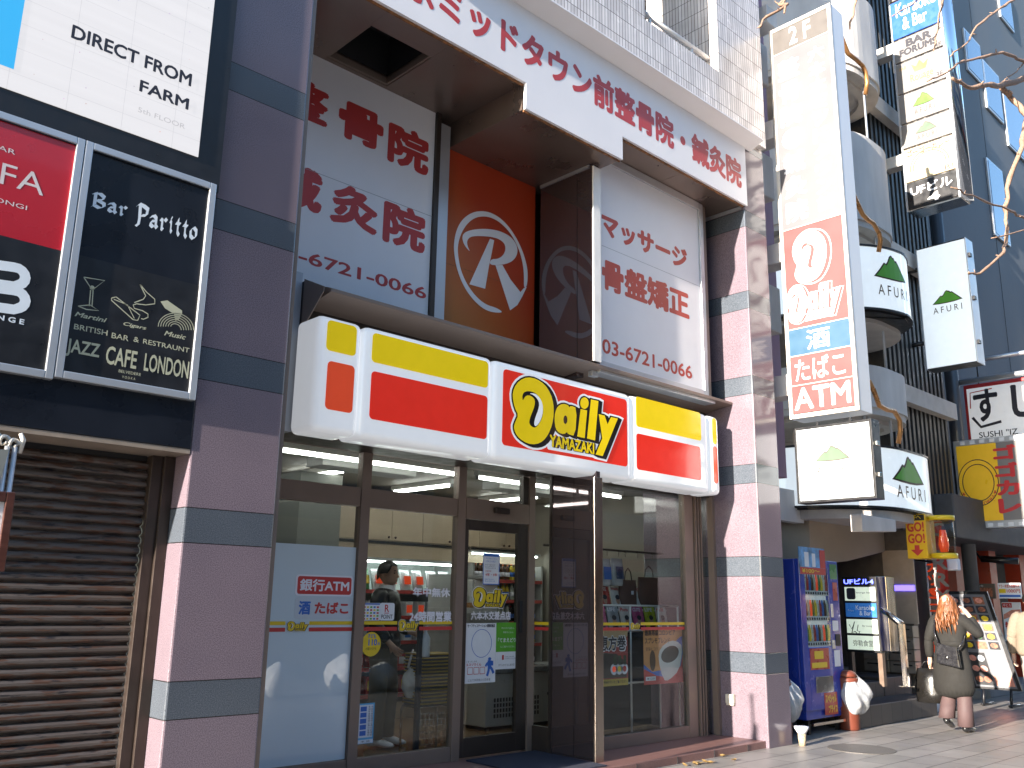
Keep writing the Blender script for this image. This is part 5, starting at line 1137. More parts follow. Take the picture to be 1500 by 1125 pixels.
m = M(); r_ = rX((1367, 453), (1410, 454), XV); v0 = aX(1367, 461, XV)[1]; m.text('A F U R I', (r_[0], r_[1], v0, v0+8.5*kV), FX(XV-.004)); m.build('lettering', BRNK, t)
m = M(); m.tube([(XV+.15, -q[0], q[2]+.5), (XV+.15, .75, q[2]+.5)], .04, 6); m.tube([(XV+.15, -q[0], q[3]-.3), (XV+.15, .75, q[3]-.3)], .04, 6); m.build('arm', BLACK, t)
# ---- tall tenant directory
XD = 14.3; tl = aX(1301, 0, XD); y0d, y1d = aX(1328, 306, XD)[0], aX(1408, 290, XD)[0]; zbD = aX(1365, 300, XD)[1]
t = thing('tenant_sign', 'tall tenant directory of stacked white and blue panels high over the street', 'sign', (XD+.2, (y0d+y1d)/2, zbD))
part('case', STEEL, t, [(XD+.02, XD+.42, y1d, y0d, zbD, 13.5)], bevel=.02)
m = M(); m.loft([((XD+.22, y1d+.02, zbD+.01), .19, .12), ((XD+.22, y1d+.02, 13.45), .19, .12)], n=20); m.build('chrome_side', mat("chrome", (.75,.78,.82), .1, 1.0, .02), t)
part('frame', ALU, t, [(XD-.004, XD+.019, y0d-.03, y0d, zbD, 13.5), (XD-.004, XD+.019, y1d, y1d+.03, zbD, 13.5)])
rows_ = [(1365, 25), (1358, 62), (1362, 100), (1366, 145), (1370, 190), (1373, 225), (1376, 275), (1380, 302)]
zr = [aX(px, py, XD)[1] for px, py in ((1340, 48), (1345, 82), (1350, 128), (1355, 172), (1359, 208), (1366, 258))]
edges = [zr[0]+.75]+zr+[zbD+.01]
mtl = [mat("tenant_blue", (.02,.10,.44), .35, 0, .06), FWH, FWH, FWH, FWH, mat("tenant_cream", (.62,.50,.32), .4, 0, .1), BLACK]
for i in range(7): part('panel', mtl[i], t, [(XD-.002, XD+.018, y1d+.031, y0d-.031, edges[i+1]+.02, edges[i]-.02)])
part('panel', FWH, t, [(XD-.002, XD+.018, y1d+.031, y0d-.031, edges[0]+.02+k_*.8, edges[0]+.78+k_*.8) for k_ in range(4)])
fr = FX(XD-.006); A0, A1 = -y0d+.04, -y1d-.04; AW = A1-A0
def row(i, items, mt):
    for tx, u0, u1, v0, v1, bo in items:
        m = M(); h = edges[i]-edges[i+1]; m.text(tx, (A0+u0*AW, A0+u1*AW, edges[i+1]+v0*h, edges[i+1]+v1*h), fr, bold=bo); m.build('lettering', mt, t)
row(0, [('Karaoke', .1, .95, .55, .9, .01), ('& Bar', .22, .75, .18, .5, .01)], VWH); row(1, [('BAR', .25, .8, .55, .88, .05), ('FORUMS', .1, .9, .22, .52, .05)], INK); row(1, [('4F', .84, .98, .06, .22, .01)], INK)
GOLD = mat("gold_ink", (.36,.22,.08), .4, .2, .1); row(2, [('BAR', .06, .22, .74, .84, 0), ('Rouage', .28, .76, .2, .5, 0)], GOLD); row(2, [('3F', .82, .95, .12, .28, 0)], INK)
m = M(); m.poly(fr, [(A0+.38*AW, edges[3]+.55*.6), (A0+.62*AW, edges[3]+.55*.6), (A0+.68*AW, edges[3]+.48), (A0+.58*AW, edges[3]+.42), (A0+.5*AW, edges[3]+.52), (A0+.42*AW, edges[3]+.42), (A0+.32*AW, edges[3]+.48)]); m.build('crown_emblem', GOLD, t)
for i, mm_ in ((3, [GREEN, BRNK]), (4, [FG, FB])):
    h = edges[i]-edges[i+1]; m = M(); mountain(m, fr, (A0+.3*AW, A0+.7*AW, edges[i+1]+.48*h, edges[i+1]+.82*h)); m.build('mountain_emblem', mm_, t); row(i, [('A F U R I', .3, .72, .2, .38, 0)], FB)
row(5, [('ゴーゴーカレー', .06, .95, .74, .94, .03)], RED); row(5, [('B1', .8, .97, .06, .2, 0)], INK); row(6, [('UFビル', .06, .92, .5, .85, .02), ('4', .4, .65, .1, .42, .03)], VWH)
m = M(); h = edges[5]-edges[6]
for rr_ in (.40, .34): m.stroke(away(fr, .0006), [(A0+.5*AW+rr_*AW*cos(q*.2), edges[6]+.32*h+rr_*AW*sin(q*.2)*1.0) for q in range(0, 17)], .018)
m.build('ring_emblem', GOLD, t)
for z in (zbD+.9, zbD+3.0): part('arm', TOWC, t, [(XD+.1, XD+.3, y0d, .75, z, z+.2)])
# ---- hand-bent copper coloured pipes
COP = mat("copper_pipe", (.55,.27,.10), .3, .6, .2)
for i, pts in enumerate((((1280, 572), (1288, 594), (1299, 600), (1310, 602), (1318, 616), (1319, 632)), ((1255, 296), (1263.6, 314), (1271, 322), (1279, 327), (1288, 342), (1290, 352)), ((1231, 50), (1242, 78), (1254, 87), (1263.6, 96), (1268, 106), (1270.4, 122)))):
    P = [Vector((aY(x, y, -.45)[0], -.45, aY(x, y, -.45)[1])) for x, y in pts]; P = [P[0]+Vector((-.12, 0, .10))]+P+[P[-1]+Vector((.02, .05, -.15))]
    m = M(); m.tube(P, .032, 8)
    m.build('cable_pipe', COP, None, label=('lowest', 'middle', 'topmost')[i]+' of the bent copper coloured pipes between the tall sign and the balconies', cat='pipe')
# ================================================================== FARTHER BUILDINGS
gb = thing('grey_building', 'blue grey concrete building with small windows at the right edge', 'building', (26, 4, 0))
GCON = mat("grey_concrete", (.13,.145,.165), .7, 0, .14, 1.2, bump=.25, bscale=25, stretch=(1, 1, .25))
part('wall', GCON, gb, [(15.1, 60, .95, 8, 3.3, 30)])
CORR = mat("dark_corrugated", (.045,.047,.05), .5, .3, .2)
m = M()
for i in range(14): m.box(13.78+i*.17, 13.86+i*.17, .55, .62, 2.6, 18); 
m.box(13.77, 16.2, .62, .94, 2.6, 18); m.build('corrugated_wall', CORR, gb)
for z in (4.6, 7.0, 9.6): part('ledge', CONC, gb, [(13.77, 16.15, .40, .549, z, z+.28)])
WBL = mat("window_blue", (.10,.16,.26), .08, .2, .1, coat=.5)
for px_, py_, w, h in ((1424, 85, 1.0, 1.1), (1452, 135, 1.1, 1.3), (1487, 190, 1.6, 1.5), (1460, 297, 1.0, 1.9), (1470, 8, 1.0, 1.2)):
    x, z = aY(px_, py_, .95); wf = part('window', ALU, gb, [(x-w/2, x+w/2, .90, .949, z-h/2, z+h/2)], bevel=.01); part('pane', WBL, wf, [(x-w/2+.06, x+w/2-.06, .892, .899, z-h/2+.06, z+h/2-.06)])
for x in (17.5, 21, 26): part('wall_seam', BLACKM, gb, [(x, x+.02, .945, .949, 3.3, 30)])
# sushi shop at ground floor
ss = thing('sushi_shop', 'low shop with red posts and menu boards under a dark canopy at the right', 'shop', (20, 1.2, 0))
REDL = mat("red_lacquer", (.42,.05,.022), .35, 0, .1)
part('canopy', mat("dark_canopy", (.06,.06,.065), .6, .1, .2), ss, [(15.2, 30, .25, 1.5, 2.55, 3.25)], bevel=.02)
for x in (17.3, 19.0, 20.7, 22.4): part('post', REDL, ss, [(x, x+.35, 1.1, 1.4, 0, 2.55)])
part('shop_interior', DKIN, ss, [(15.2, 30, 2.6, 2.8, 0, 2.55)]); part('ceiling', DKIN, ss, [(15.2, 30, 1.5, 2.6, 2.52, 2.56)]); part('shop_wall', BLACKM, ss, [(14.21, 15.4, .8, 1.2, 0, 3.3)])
part('doorstep', mat("kerb_grey", (.26,.25,.25), .7, 0, .1), ss, [(16.6, 24, .62, 1.6, 0, .14)], bevel=.01)
m = M(); m.tube([(18.0, .9, 2.35), (18.1, .3, 2.30)], .06, 10); m.build('spotlight', BLACK, ss); m = M(); m.tube([(18.0, 1.0, 2.5), (18.0, .9, 2.35)], .02, 6); m.build('spot_arm', BLACK, ss)
def board(name, label, tl, br, X, mt, thick=.04):
    q = rX(tl, br, X); t = thing(name, label, 'sign board', (X, -(q[0]+q[1])/2, q[2])); part('board', mt, t, [(X, X+thick, -q[0], -q[1], q[2], q[3])], bevel=.004)
    L = lambda u, v: (q[0]+u*(q[1]-q[0]), q[2]+v*(q[3]-q[2]))
    def put(nm, mt, fn, d=.004): m = M(); fn(m, away(FX(X), d), L); return m.build(nm, mt, t)
    return t, q, L, put
FOOD = mat("food_print", (.30,.10,.05), .5, 0, .7, 30); FOOD2 = mat("salmon_print", (.62,.25,.18), .5, 0, .3, 20)
# photograph boards on the sushi shop
t, q, L, put = board('price_board', 'white price board reading 1000 yen beside the red posts', (1461, 854), (1497, 877), 17.2, PAPER)
put('lettering', RED, lambda m, f, L: [m.text('アラ一本飲み放題牛丼', R4(L, .04, .95, .68, .9), f, bold=.02), m.text('1000円', R4(L, .38, .96, .36, .62), f, bold=.02)]); put('tag', YEL, lambda m, f, L: m.poly(f, quad(L, .04, .34, .36, .62))); put('band', BLUE, lambda m, f, L: m.poly(f, quad(L, .04, .96, .1, .24)))
t, q, L, put = board('food_board', 'dark board with a red beef photograph left of the price board', (1424, 855), (1459, 877), 17.2, mat("dark_print", (.10,.07,.05), .5, 0, .2))
put('photo', FOOD, lambda m, f, L: m.poly(f, quad(L, .12, .88, .12, .72))); put('lettering', PAPER, lambda m, f, L: m.text('国産牛', R4(L, .1, .5, .76, .92), f))
t, q, L, put = board('sushi_poster', 'pale poster with a big salmon slice on the red wall', (1467, 882), (1500, 940), 17.6, PAPER)
put('photo', FOOD2, lambda m, f, L: m.poly(f, [L(.02, .55), L(.4, .62), L(1, .70), L(1, .82), L(.5, .80), L(.05, .68)])); put('lettering', RED, lambda m, f, L: [m.text('特上', R4(L, .08, .9, .30, .5), f, bold=.04)]); put('lettering', VIN, lambda m, f, L: m.text('中とろ', R4(L, .08, .5, .88, .96), f)); put('tag', RED, lambda m, f, L: m.poly(f, quad(L, .02, .55, .86, .98)), .003)
# standing menu board, leaning back
t = thing('menu_board', 'tall leaning menu board of small dish photographs on a black frame', 'menu board', (15.6, -.2, 0))
bx = 15.6; by0, by1 = aX(1424, 940, bx)[0], aX(1484, 945, bx)[0]; lean = .38; zA, zB = .28, aX(1440, 880, bx)[1]+.10
def fm(u, v): return Vector((bx+lean*(v-zA)/(zB-zA)*.6, -u-(-(.0))+.42*(v-zA)/(zB-zA), v))
m = M(); m.prism([fm(-by0-.05, zA-.03), fm(-by1+.05, zA-.03), fm(-by1+.05, zB+.05), fm(-by0-.05, zB+.05)], (.05, 0, 0)); m.build('frame', BLACK, t)
f2 = away(fm, .004); m = M(); m.poly(f2, [(-by0, zA), (-by1, zA), (-by1, zB), (-by0, zB)]); m.build('sheet', mat('shaded_menu_paper', (.13,.135,.15), .4, 0, .08), t)  # white sheet darkened, the board's shade is put into the paper colour
Lm = lambda u, v: (-by0+u*(by0-by1), zA+v*(zB-zA)); r = random.Random(3); f3 = away(fm, .008); f4 = away(fm, .011)
for i in range(3):
    for j in range(6):
        m = M(); m.poly(f3, quad(Lm, .05+.31*i, .31+.31*i, .40+.098*j, .48+.098*j)); m.poly(f4, ell(*Lm(.18+.31*i, .44+.098*j), .055, .04, 12), 1); m.build('dish_photo', [(INK, FOOD, BLACKM, INK, FOOD, INK)[(i+j) % 6], r.choice([FOOD2, YEL, GRN2, FOOD])], t)
for i, mt in enumerate((BLACKM, FOOD2)):
    m = M(); m.poly(f3, quad(Lm, .03+.49*i, .48+.49*i, .02, .36)); m.build('panel', mt, t)
for i in range(2):
    for j in range(3): m = M(); m.poly(f4, ell(*Lm(.15+.2*i, .08+.11*j), .055, .045, 14)); m.build('dish_photo', r.choice([FOOD2, PAPER, FOOD]), t)
for y in (by0-.1, by1+.1): 
    m = M(); m.tube([(bx-.05, y, .0), (bx+.03, y, .3)], .02, 6); m.tube([(bx-.12, y, .03), (bx+.35, y, .03)], .02, 6); m.build('stand_leg', BLACK, t)
# utility pole with the curry light box, sushi light box
XP = 16.9; py_ = aX(1420, 820, XP)[0]
t = thing('utility_pole', 'dark grey steel pole in front of the sushi shop', 'pole', (XP, py_, 0)); m = M(); m.tube([(XP, py_, 0), (XP, py_, 9)], .12, 14); m.build('shaft', mat("pole_steel", (.10,.10,.105), .4, .5, .1), t); m = M(); m.tube([(XP, py_, .0), (XP, py_, 1.75)], .125, 14); m.build('pale_sleeve', mat("pole_sleeve", (.42,.42,.41), .5, .1, .1), t)
m = M(); m.tube([(XP+.1, py_, 5.45), (XP+.1, py_-2.2, 5.45)], .05, 8); m.build('arm', ALU, t)
XC = 16.5; q = rX((1395, 645), (1478, 774), XC); yA, yB = -q[0], -q[0]-1.35; zA, zB = q[2]+.02, q[3]-.02
t = thing('curry_light_box', 'square light box, half yellow half white with red curry lettering, on the steel pole', 'sign', (XC+.15, (yA+yB)/2, zA))
part('case', ALU, t, [(XC+.01, XC+.30, yB, yA, zA, zB)], bevel=.006); ysp = yA-.70
part('panel', mat("curry_yellow", (.68,.40,.02), .35, 0, .04, emit=.05), t, [(XC-.004, XC+.009, ysp+.0005, yA-.05, zA+.12, zB-.10)]); part('panel', FWH, t, [(XC-.004, XC+.009, yB+.04, ysp, zA+.12, zB-.10)])
fr = FX(XC-.008); cu, cv = -(yA-.36), (zA+zB)/2+.06
m = M(); m.add([fr(*p) for p in ell(cu, cv-.05, .33, .40, 40)]+[fr(*p) for p in ell(cu, cv-.05, .315, .385, 40)], [(i, (i+1) % 40, 40+(i+1) % 40, 40+i) for i in range(40)]); m.add([fr(*p) for p in ell(cu, cv-.05, .26, .32, 40)]+[fr(*p) for p in ell(cu, cv-.05, .245, .305, 40)], [(i, (i+1) % 40, 40+(i+1) % 40, 40+i) for i in range(40)]); m.build('ring', INK, t)
m = M(); fa = lambda u, v: fr(cu+(.29+v)*sin(u/.29), cv-.05-(.36+v)*cos(u/.29)); m.text('★Go!Go!CURRY★', (-.34, .34, -.022, .03), fa, bold=.02); m.build('lettering', RED, t)
vx = -(ysp)+.06
m = M(); 
for i, ch in enumerate('ゴゴカレ'): m.text(ch, (vx-.12, vx+.24, zB-.40-i*.30, zB-.15-i*.30), away(fr, .001*i), bold=.05)
m.cuts = []; m.build('lettering', mat("bright_red_vinyl", (.55,.03,.035), .4, 0, .04), t)
part('checker_edge', PAPER, t, [(XC+.003, XC+.009, yA-.12-.16*i-.08, yA-.12-.16*i, z, z+.06) for i in range(8) for z in (zA+.02, zB-.08)])
part('arm', BLACK, t, [(XC+.1, XC+.16, yA, py_, zA+.3, zA+.36), (XC+.1, XC+.16, yA, py_, zB-.3, zB-.24)])
XQ = 17.4; q = rX((1410, 565), (1490, 641), XQ)
t = thing('sushi_light_box', 'white light box with red corner and a bold brush character above the curry light box', 'sign', (XQ+.1, -q[0]-.5, q[2]))
part('case', mat("red_case", (.45,.03,.03), .4, 0, .05), t, [(XQ+.01, XQ+.25, -q[0]-1.5, -q[0], q[2], q[3])], bevel=.02); part('lit_face', mat('sushi_lit_face', (.66,.66,.66), .35, 0, .04, emit=.12), t, [(XQ-.003, XQ+.009, -q[0]-1.48, -q[0]-.06, q[2]+.02, q[3]-.08)])
fr = FX(XQ-.007); m = M(); m.text('す', (q[0]+.16, q[0]+.58, q[2]+.35, q[3]-.12), fr, bold=.03); m.build('lettering', INK, t); m = M(); m.text('し', (q[0]+.80, q[0]+1.25, q[2]+.35, q[3]-.12), fr, bold=.03); m.text('SUSHI "IZ', (q[0]+.2, q[0]+.85, q[2]+.06, q[2]+.17), fr, bold=.01); m.build('lettering', INK, t)
m = M(); m.stroke(fr, [(q[0]+.10, q[3]-.45), (q[0]+.12, q[3]-.16), (q[0]+.5, q[3]-.13)], .02); m.build('red_line', RED, t); m = M(); m.stroke(fr, [(q[0]+.12, q[2]+.45), (q[0]+.25, q[2]+.26), (q[0]+.6, q[2]+.32)], .05); m.build('brush_stroke', INK, t)
m = M()
for y in (-q[0]-.25, -q[0]-1.1): m.tube([(XQ+.1, y, q[3]), (XQ+.1, y, q[3]+.45)], .012, 5)
m.build('chain', BLACK, t)
m = M(); m.tube([(XQ+.1, -q[0]+.8, q[3]+.46), (XQ+.1, -q[0]-1.6, q[3]+.46)], .04, 8); m.build('arm', ALU, t)
# GO!GO! box sign with a clear drum beside it
XG = 13.0; q = rX((1325, 754), (1360, 818), XG)
t = thing('arrow_sign', 'yellow box sign reading GO GO with a red down arrow', 'sign', (XG+.1, -(q[0]+q[1])/2, q[2]))
part('panel', mat("sign_yellow", (.68,.42,.015), .35, 0, .04), t, [(XG, XG+.3, -q[0], -q[1], q[2], q[3])], bevel=.004)
part('band', BLACK, t, [(XG-.004, XG-.001, -q[0]-.01, -q[1]+.01, q[3]-.09, q[3]-.01)])
fr = FX(XG-.006); L = lambda u, v: (q[0]+u*(q[1]-q[0]), q[2]+v*(q[3]-q[2]))
m = M(); m.text('GO!', R4(L, .08, .92, .60, .82), fr, bold=.035); m.text('GO!', R4(L, .08, .92, .34, .56), fr, bold=.035); m.build('lettering', RED, t); m = M(); m.text('B1Fへ', R4(L, .2, .8, .88, .97), fr, bold=.01); m.build('lettering', YEL, t)
m = M(); m.poly(fr, [L(.5, .06), L(.82, .2), L(.62, .2), L(.62, .30), L(.38, .30), L(.38, .2), L(.18, .2)]); m.build('arrow', RED, t)
m = M(); yc = -q[1]-.16; m.lathe((XG+.16, yc, q[2]-.0), [(.17, 0), (.17, .07)], 18); m.build('drum_base', YEL, t); m = M(); m.lathe((XG+.16, yc, q[3]-.09), [(.17, 0), (.17, .06)], 18); m.build('drum_top', YEL, t)
m = M(); m.lathe((XG+.16, yc, q[2]+.072), [(.15, 0), (.15, q[3]-q[2]-.165)], 18); m.build('drum_wall', glassmat("clear_drum", (.86,.84,.74)), t); m = M(); m.lathe((XG+.16, yc, q[2]+.09), [(.05, 0), (.07, .1), (.04, .3)], 10); m.build('drum_display', AORG, t)
part('hanger', BLACK, t, [(XG+.12, XG+.16, -q[0]-.1, -q[0]-.06, q[3]+.001, 2.74)])
# banners on white poles
def banner(label, X, px0, px1, zt, zb, mt, tx, tmt, wave):
    y0, _ = aX(px0, 880, X); y1, _ = aX(px1, 880, X); t = thing('banner', label, 'banner', (X, y0, 0)); n_ = 10; vs = []
    for i in range(n_+1):
        for j in range(5): vs.append((X+.03*sin(i*.9+j*wave), y0+(y1-y0)*j/4+.02*sin(i*.7), zt+(zb-zt)*i/n_))
    m = M(); m.add(vs, [(i*5+j, i*5+j+1, i*5+j+6, i*5+j+5) for i in range(n_) for j in range(4)], 0, True); m.build('cloth', mt, t)
    m = M(); m.tube([(X-.02, y0+.02, 0.02), (X-.02, y0+.02, zt+.05)], .014, 7); m.tube([(X-.02, y0+.04, zt+.03), (X-.02, y1-.04, zt+.03)], .010, 7); m.build('pole', WHITEP, t)
    m = M(); m.lathe((X, y0, 0), [(.15, 0), (.15, .05), (.03, .06)], 12); m.build('base', BLACKM, t)
    fr = FX(X-.05); uc = -(y0+y1)/2; hh = (zt-zb)/len(tx); m = M()
    for i, ch in enumerate(tx): m.text(ch, (uc-.11, uc+.11, zt-(i+.92)*hh, zt-(i+.1)*hh), away(fr, .0005*i), bold=.03)
    m.cuts = []; m.build('lettering', tmt, t)
banner('white hanging banner with orange vertical lettering on a white pole', 15.2, 1364, 1383, 2.2, .75, FWH, 'カツ!ゴゴカレ', AORG, .8)
banner('red hanging banner partly behind the yellow arrow sign', 14.5, 1377, 1391, 2.75, 1.5, mat("banner_red", (.40,.03,.025), .6, 0, .1), 'CURRY', FWH, 1.1)
# lit tenant board on the steps
XB = 11.95; q = rX((1233, 845), (1291, 957), XB)
t = thing('tenant_board', 'black standing tenant board with blue lit name and four pale panels on the steps', 'sign', (XB, -(q[0]+q[1])/2, .46))
part('case', BLACK, t, [(XB, XB+.12, -q[0], -q[1], q[2], q[3])], bevel=.004); part('post', STEEL, t, [(XB+.0, XB+.25, -q[1]-.13, -q[1]-.001, .9, q[3]+.0)], bevel=.004); part('leg', mat("brown_leg", (.16,.11,.08), .4, .3, .1), t, [(XB+.02, XB+.1, -q[1]+.0, -q[1]+.06, .46, q[2])]); part('leg', BRONZE_D, t, [(XB+.02, XB+.1, -q[0]-.06, -q[0], .46, q[2])])
L = lambda u, v: (q[0]+u*(q[1]-q[0]), q[2]+v*(q[3]-q[2])); fr = FX(XB-.004)
PLIT = mat("pale_green_lit", (.60,.66,.56), .3, 0, .03, emit=.14, ecol=(.85,1,.8)); BLIT = mat("blue_lit_panel", (.03,.14,.42), .3, 0, .03, emit=.12)
BLT = mat("blue_lit_letters", (.05,.07,.8), .4, 0, .02, emit=1.5, ecol=(.10,.13,1.0))
m = M(); m.text('UFビル4', R4(L, .05, .93, .90, .975), fr, bold=.03); m.build('lettering', BLT, t)
for i, mt in enumerate((PLIT, BLIT, PLIT, PLIT)):
    v1 = .862-.215*i; m = M(); m.prism([fr(*p) for p in quad(L, .06, .96, v1-.185, v1)], (.003, 0, 0)); m.build('panel', mt, t)
f5 = away(fr, .003)
m = M(); m.text('Karaoke', R4(L, .36, .90, .555, .62), f5, bold=.01); m.text('& Bar', R4(L, .46, .80, .485, .545), f5, bold=.01); m.text('Nya', R4(L, .13, .30, .53, .56), f5); m.build('lettering', PAPER, t)
m = M(); m.text('弥勒食堂', R4(L, .22, .80, .08, .16), f5); m.text('Bar Lounge Y\'s', R4(L, .52, .92, .33, .36), f5); m.text('lounge bar', R4(L, .4, .84, .77, .80), f5); m.build('lettering', INK, t)
m = M(); m.poly(f5, rrect(*R4(L, .12, .38, .695, .85), .03)); m.build('portrait', INK, t); m = M(); m.stroke(f5, [L(.14, .36), L(.20, .30), L(.30, .40), L(.20, .25), L(.30, .27), L(.36, .24)], .012); m.stroke(f5, [L(.40, .36), L(.36, .28), L(.44, .27), L(.40, .24)], .010); m.build('signature', INK, t)
# ---- vending machine
VX0, VX1, VY0, VY1, VZ0, VZ1 = 10.13, 11.08, .20, .86, .17, 2.0
t = thing('vending_machine', 'blue drinks vending machine standing beyond the right granite pillar', 'vending machine', ((VX0+VX1)/2, .5, 0))
VB = mat("vending_blue", (.025,.055,.36), .22, 0, .08, coat=.5)
part('cabinet', VB, t, [(VX0, VX1, VY0+.06, VY1, VZ0+.10, VZ1)], bevel=.015)
part('front_frame', VB, t, [(VX0, VX0+.12, VY0, VY0+.058, VZ0+.10, VZ1), (VX1-.26, VX1, VY0, VY0+.058, VZ0+.10, VZ1), (VX0+.121, VX1-.261, VY0, VY0+.058, VZ1-.10, VZ1), (VX0+.121, VX1-.261, VY0, VY0+.058, VZ0+.10, .98)], bevel=.008)
part('base', VB, t, [(VX0+.02, VX1-.02, VY0+.02, VY1-.02, VZ0, VZ0+.098)])
part('display_case', mat("display_lit", (.6,.66,.72), .3, 0, .05, emit=.10), t, [(VX0+.121, VX1-.261, VY0+.045, VY0+.058, .98, VZ1-.101)])
for i, z in enumerate((1.63, 1.33, 1.04)): 
    part('button_row', PAPER, t, [(VX0+.122, VX1-.262, VY0+.012, VY0+.044, z-.055, z)], bevel=.004); part('button', INK, t, [(VX0+.14+.057*j, VX0+.165+.057*j, VY0+.006, VY0+.011, z-.042, z-.014) for j in range(10)])
    for j in range(10):
        m = M(); m.lathe((VX0+.152+.057*j, VY0+.026, z+.002), [(.018, 0), (.020, .02), (.020, .13), (.012, .16), (.009, .19)], 9); m.build('sample_can', (SLV, BRB, GRN2, REDP, CLB, YEL, BLUE, AORG)[(j*3+i) % 8], t)
m = M(); m.box(VX0+.121, VX1-.261, VY0+.001, VY0+.004, .985, VZ1-.102); m.build('window', GLASS, t)
part('lower_window', REDP, t, [(VX0+.14, VX1-.36, VY0-.003, VY0-.0005, .72, .96)]); part('lower_goods', YEL, t, [(VX0+.17, VX1-.42, VY0-.006, VY0-.0035, .74, .80), (VX0+.24, VX1-.5, VY0-.006, VY0-.0035, .84, .93)])
part('coin_panel', ALU, t, [(VX1-.24, VX1-.19, VY0-.010, VY0-.0005, 1.32, 1.48)], bevel=.004); part('coin_slot', BLACKM, t, [(VX1-.17, VX1-.05, VY0-.010, VY0-.0005, .98, 1.12)], bevel=.02); part('coin_panel', PAPER, t, [(VX1-.22, VX1-.08, VY0-.004, VY0-.0005, .74, .93), (VX1-.22, VX1-.08, VY0-.004, VY0-.0005, 1.16, 1.28)]); part('coin_return', SLV, t, [(VX1-.26, VX1-.20, VY0-.012, VY0-.0005, .95, 1.05)])
part('side_poster', GRN2, t, [(VX1-.21, VX1-.03, VY0-.004, VY0-.0005, 1.78, 1.96)]); part('side_poster', REDP, t, [(VX1-.16, VX1-.05, VY0-.004, VY0-.0005, 1.52, 1.74)])
part('pickup_flap', mat("flap_grey", (.12,.125,.13), .25, .4, .1), t, [(VX0+.24, VX1-.30, VY0-.012, VY0-.0005, .46, .64)], bevel=.006)
part('front_poster', mat("red_poster", (.42,.035,.025), .45, 0, .1), t, [(VX0+.42, VX1-.22, VY0-.004, VY0-.0005, .20, .45)])
m = M(); f = FY(VY0-.007); m.text('スペシャル', (VX0+.44, VX0+.70, .33, .43), f, bold=.04); m.text('プライス', (VX0+.50, VX0+.72, .22, .31), f, bold=.04); m.build('lettering', YEL, t)
for x in (VX0+.1, VX1-.12): part('stand_leg', BLACK, t, [(x, x+.05, VY0+.05, VY0+.1, 0, VZ0), (x, x+.05, VY1-.1, VY1-.05, 0, VZ0)])
part('stand_bar', STEEL, t, [(VX0+.05, VX1+.05, VY0-.05, VY0-.02, .11, .14)])
part('topper_card', mat("topper_print", (.12,.30,.55), .4, 0, .7, 8), t, [(VX0-.02, VX0+.60, VY0-.02, VY0-.008, 1.82, 2.14)]); part('topper_strip', RED, t, [(VX0-.02, VX0+.60, VY0-.024, VY0-.021, 1.82, 1.90)]); part('topper_strip', RED, t, [(VX0+.47, VX0+.60, VY0-.024, VY0-.021, 1.902, 2.12)])
m = M(); m.text('¥100〜', (VX0+.02, VX0+.44, 1.835, 1.885), FY(VY0-.026), bold=.02); m.build('lettering', YEL, t)
part('topper_figure', PAPER, t, [(VX0+.10, VX0+.2, VY0-.022, VY0-.0205, 1.91, 2.08), (VX0+.28, VX0+.36, VY0-.022, VY0-.0205, 1.91, 2.07)])
# litter bins, bags, cup
TERR = mat("terracotta_plastic", (.14,.034,.018), .5, 0, .1); CLR = mat("clear_plastic_bag", (.62,.64,.66), .2, 0, .15, coat=.3, trans=.35, bump=1.0, bscale=14)
def crumple(name, label, c, r, h, cat, mt, seed, parent=None):
    rr_ = random.Random(seed); n_, k_ = 22, 10; vs = []
    for i in range(k_+1):
        v = i/k_; prof = (.55+.5*sin(pi*min(1, v*1.15)))*(1 if v < .8 else 1-(v-.8)*3.4)
        for j in range(n_):
            a_ = 2*pi*j/n_; f = prof*(1+.22*sin(3*a_+seed+2*v)+.16*sin(7*a_+5*v*seed)+rr_.uniform(-.10, .10)); vs.append((c[0]+r*f*cos(a_), c[1]+r*f*sin(a_), c[2]+h*v))
    m = M(); m.add(vs, [(i*n_+j, i*n_+(j+1) % n_, (i+1)*n_+(j+1) % n_, (i+1)*n_+j) for i in range(k_) for j in range(n_)]+[tuple(range(n_-1, -1, -1)), tuple(range(k_*n_, (k_+1)*n_))], 0, True)
    return m.build(name, mt, parent, subd=1, **({} if parent else dict(label=label, cat=cat)))
for i, (x, y, lbx) in enumerate(((9.72, .30, 'terracotta litter bin squeezed between the granite pillar and the vending machine'), (11.10, .18, 'terracotta litter bin in front of the steps at the right of the vending machine'))):
    tb = thing('litter_bin', lbx, 'bin', (x, y, 0)); m = M(); m.lathe((x, y, 0), [(.11, 0), (.12, .02), (.135, .56), (.14, .60), (.12, .61)], 18); m.build('bin_body', TERR, tb); m = M(); m.lathe((x, y, .62), [(.13, 0), (.10, .05), (.06, .07)], 16); m.build('bin_lid', TERR, tb)
    crumple('bin_bag', None, (x+.04, y-.04, .17), .19, .50, None, CLR, 2+i, tb)
q = aZ(1173, 1092, 0); m = M(); m.lathe((q[0], q[1]-.02, 0), [(.035, 0), (.045, .12)], 14); tcup = thing('paper_cup', 'small paper cup with white rim left on the pavement by the right pillar', 'cup', (q[0], q[1]-.02, 0))
m.build('cup_body', mat("cup_print", (.42,.33,.22), .5, 0, .5, 60), tcup); m = M(); m.lathe((q[0], q[1]-.02, .125), [(.045, 0), (.075, .05), (.078, .07), (.05, .072)], 14); m.build('cup_lid', VIN, tcup)
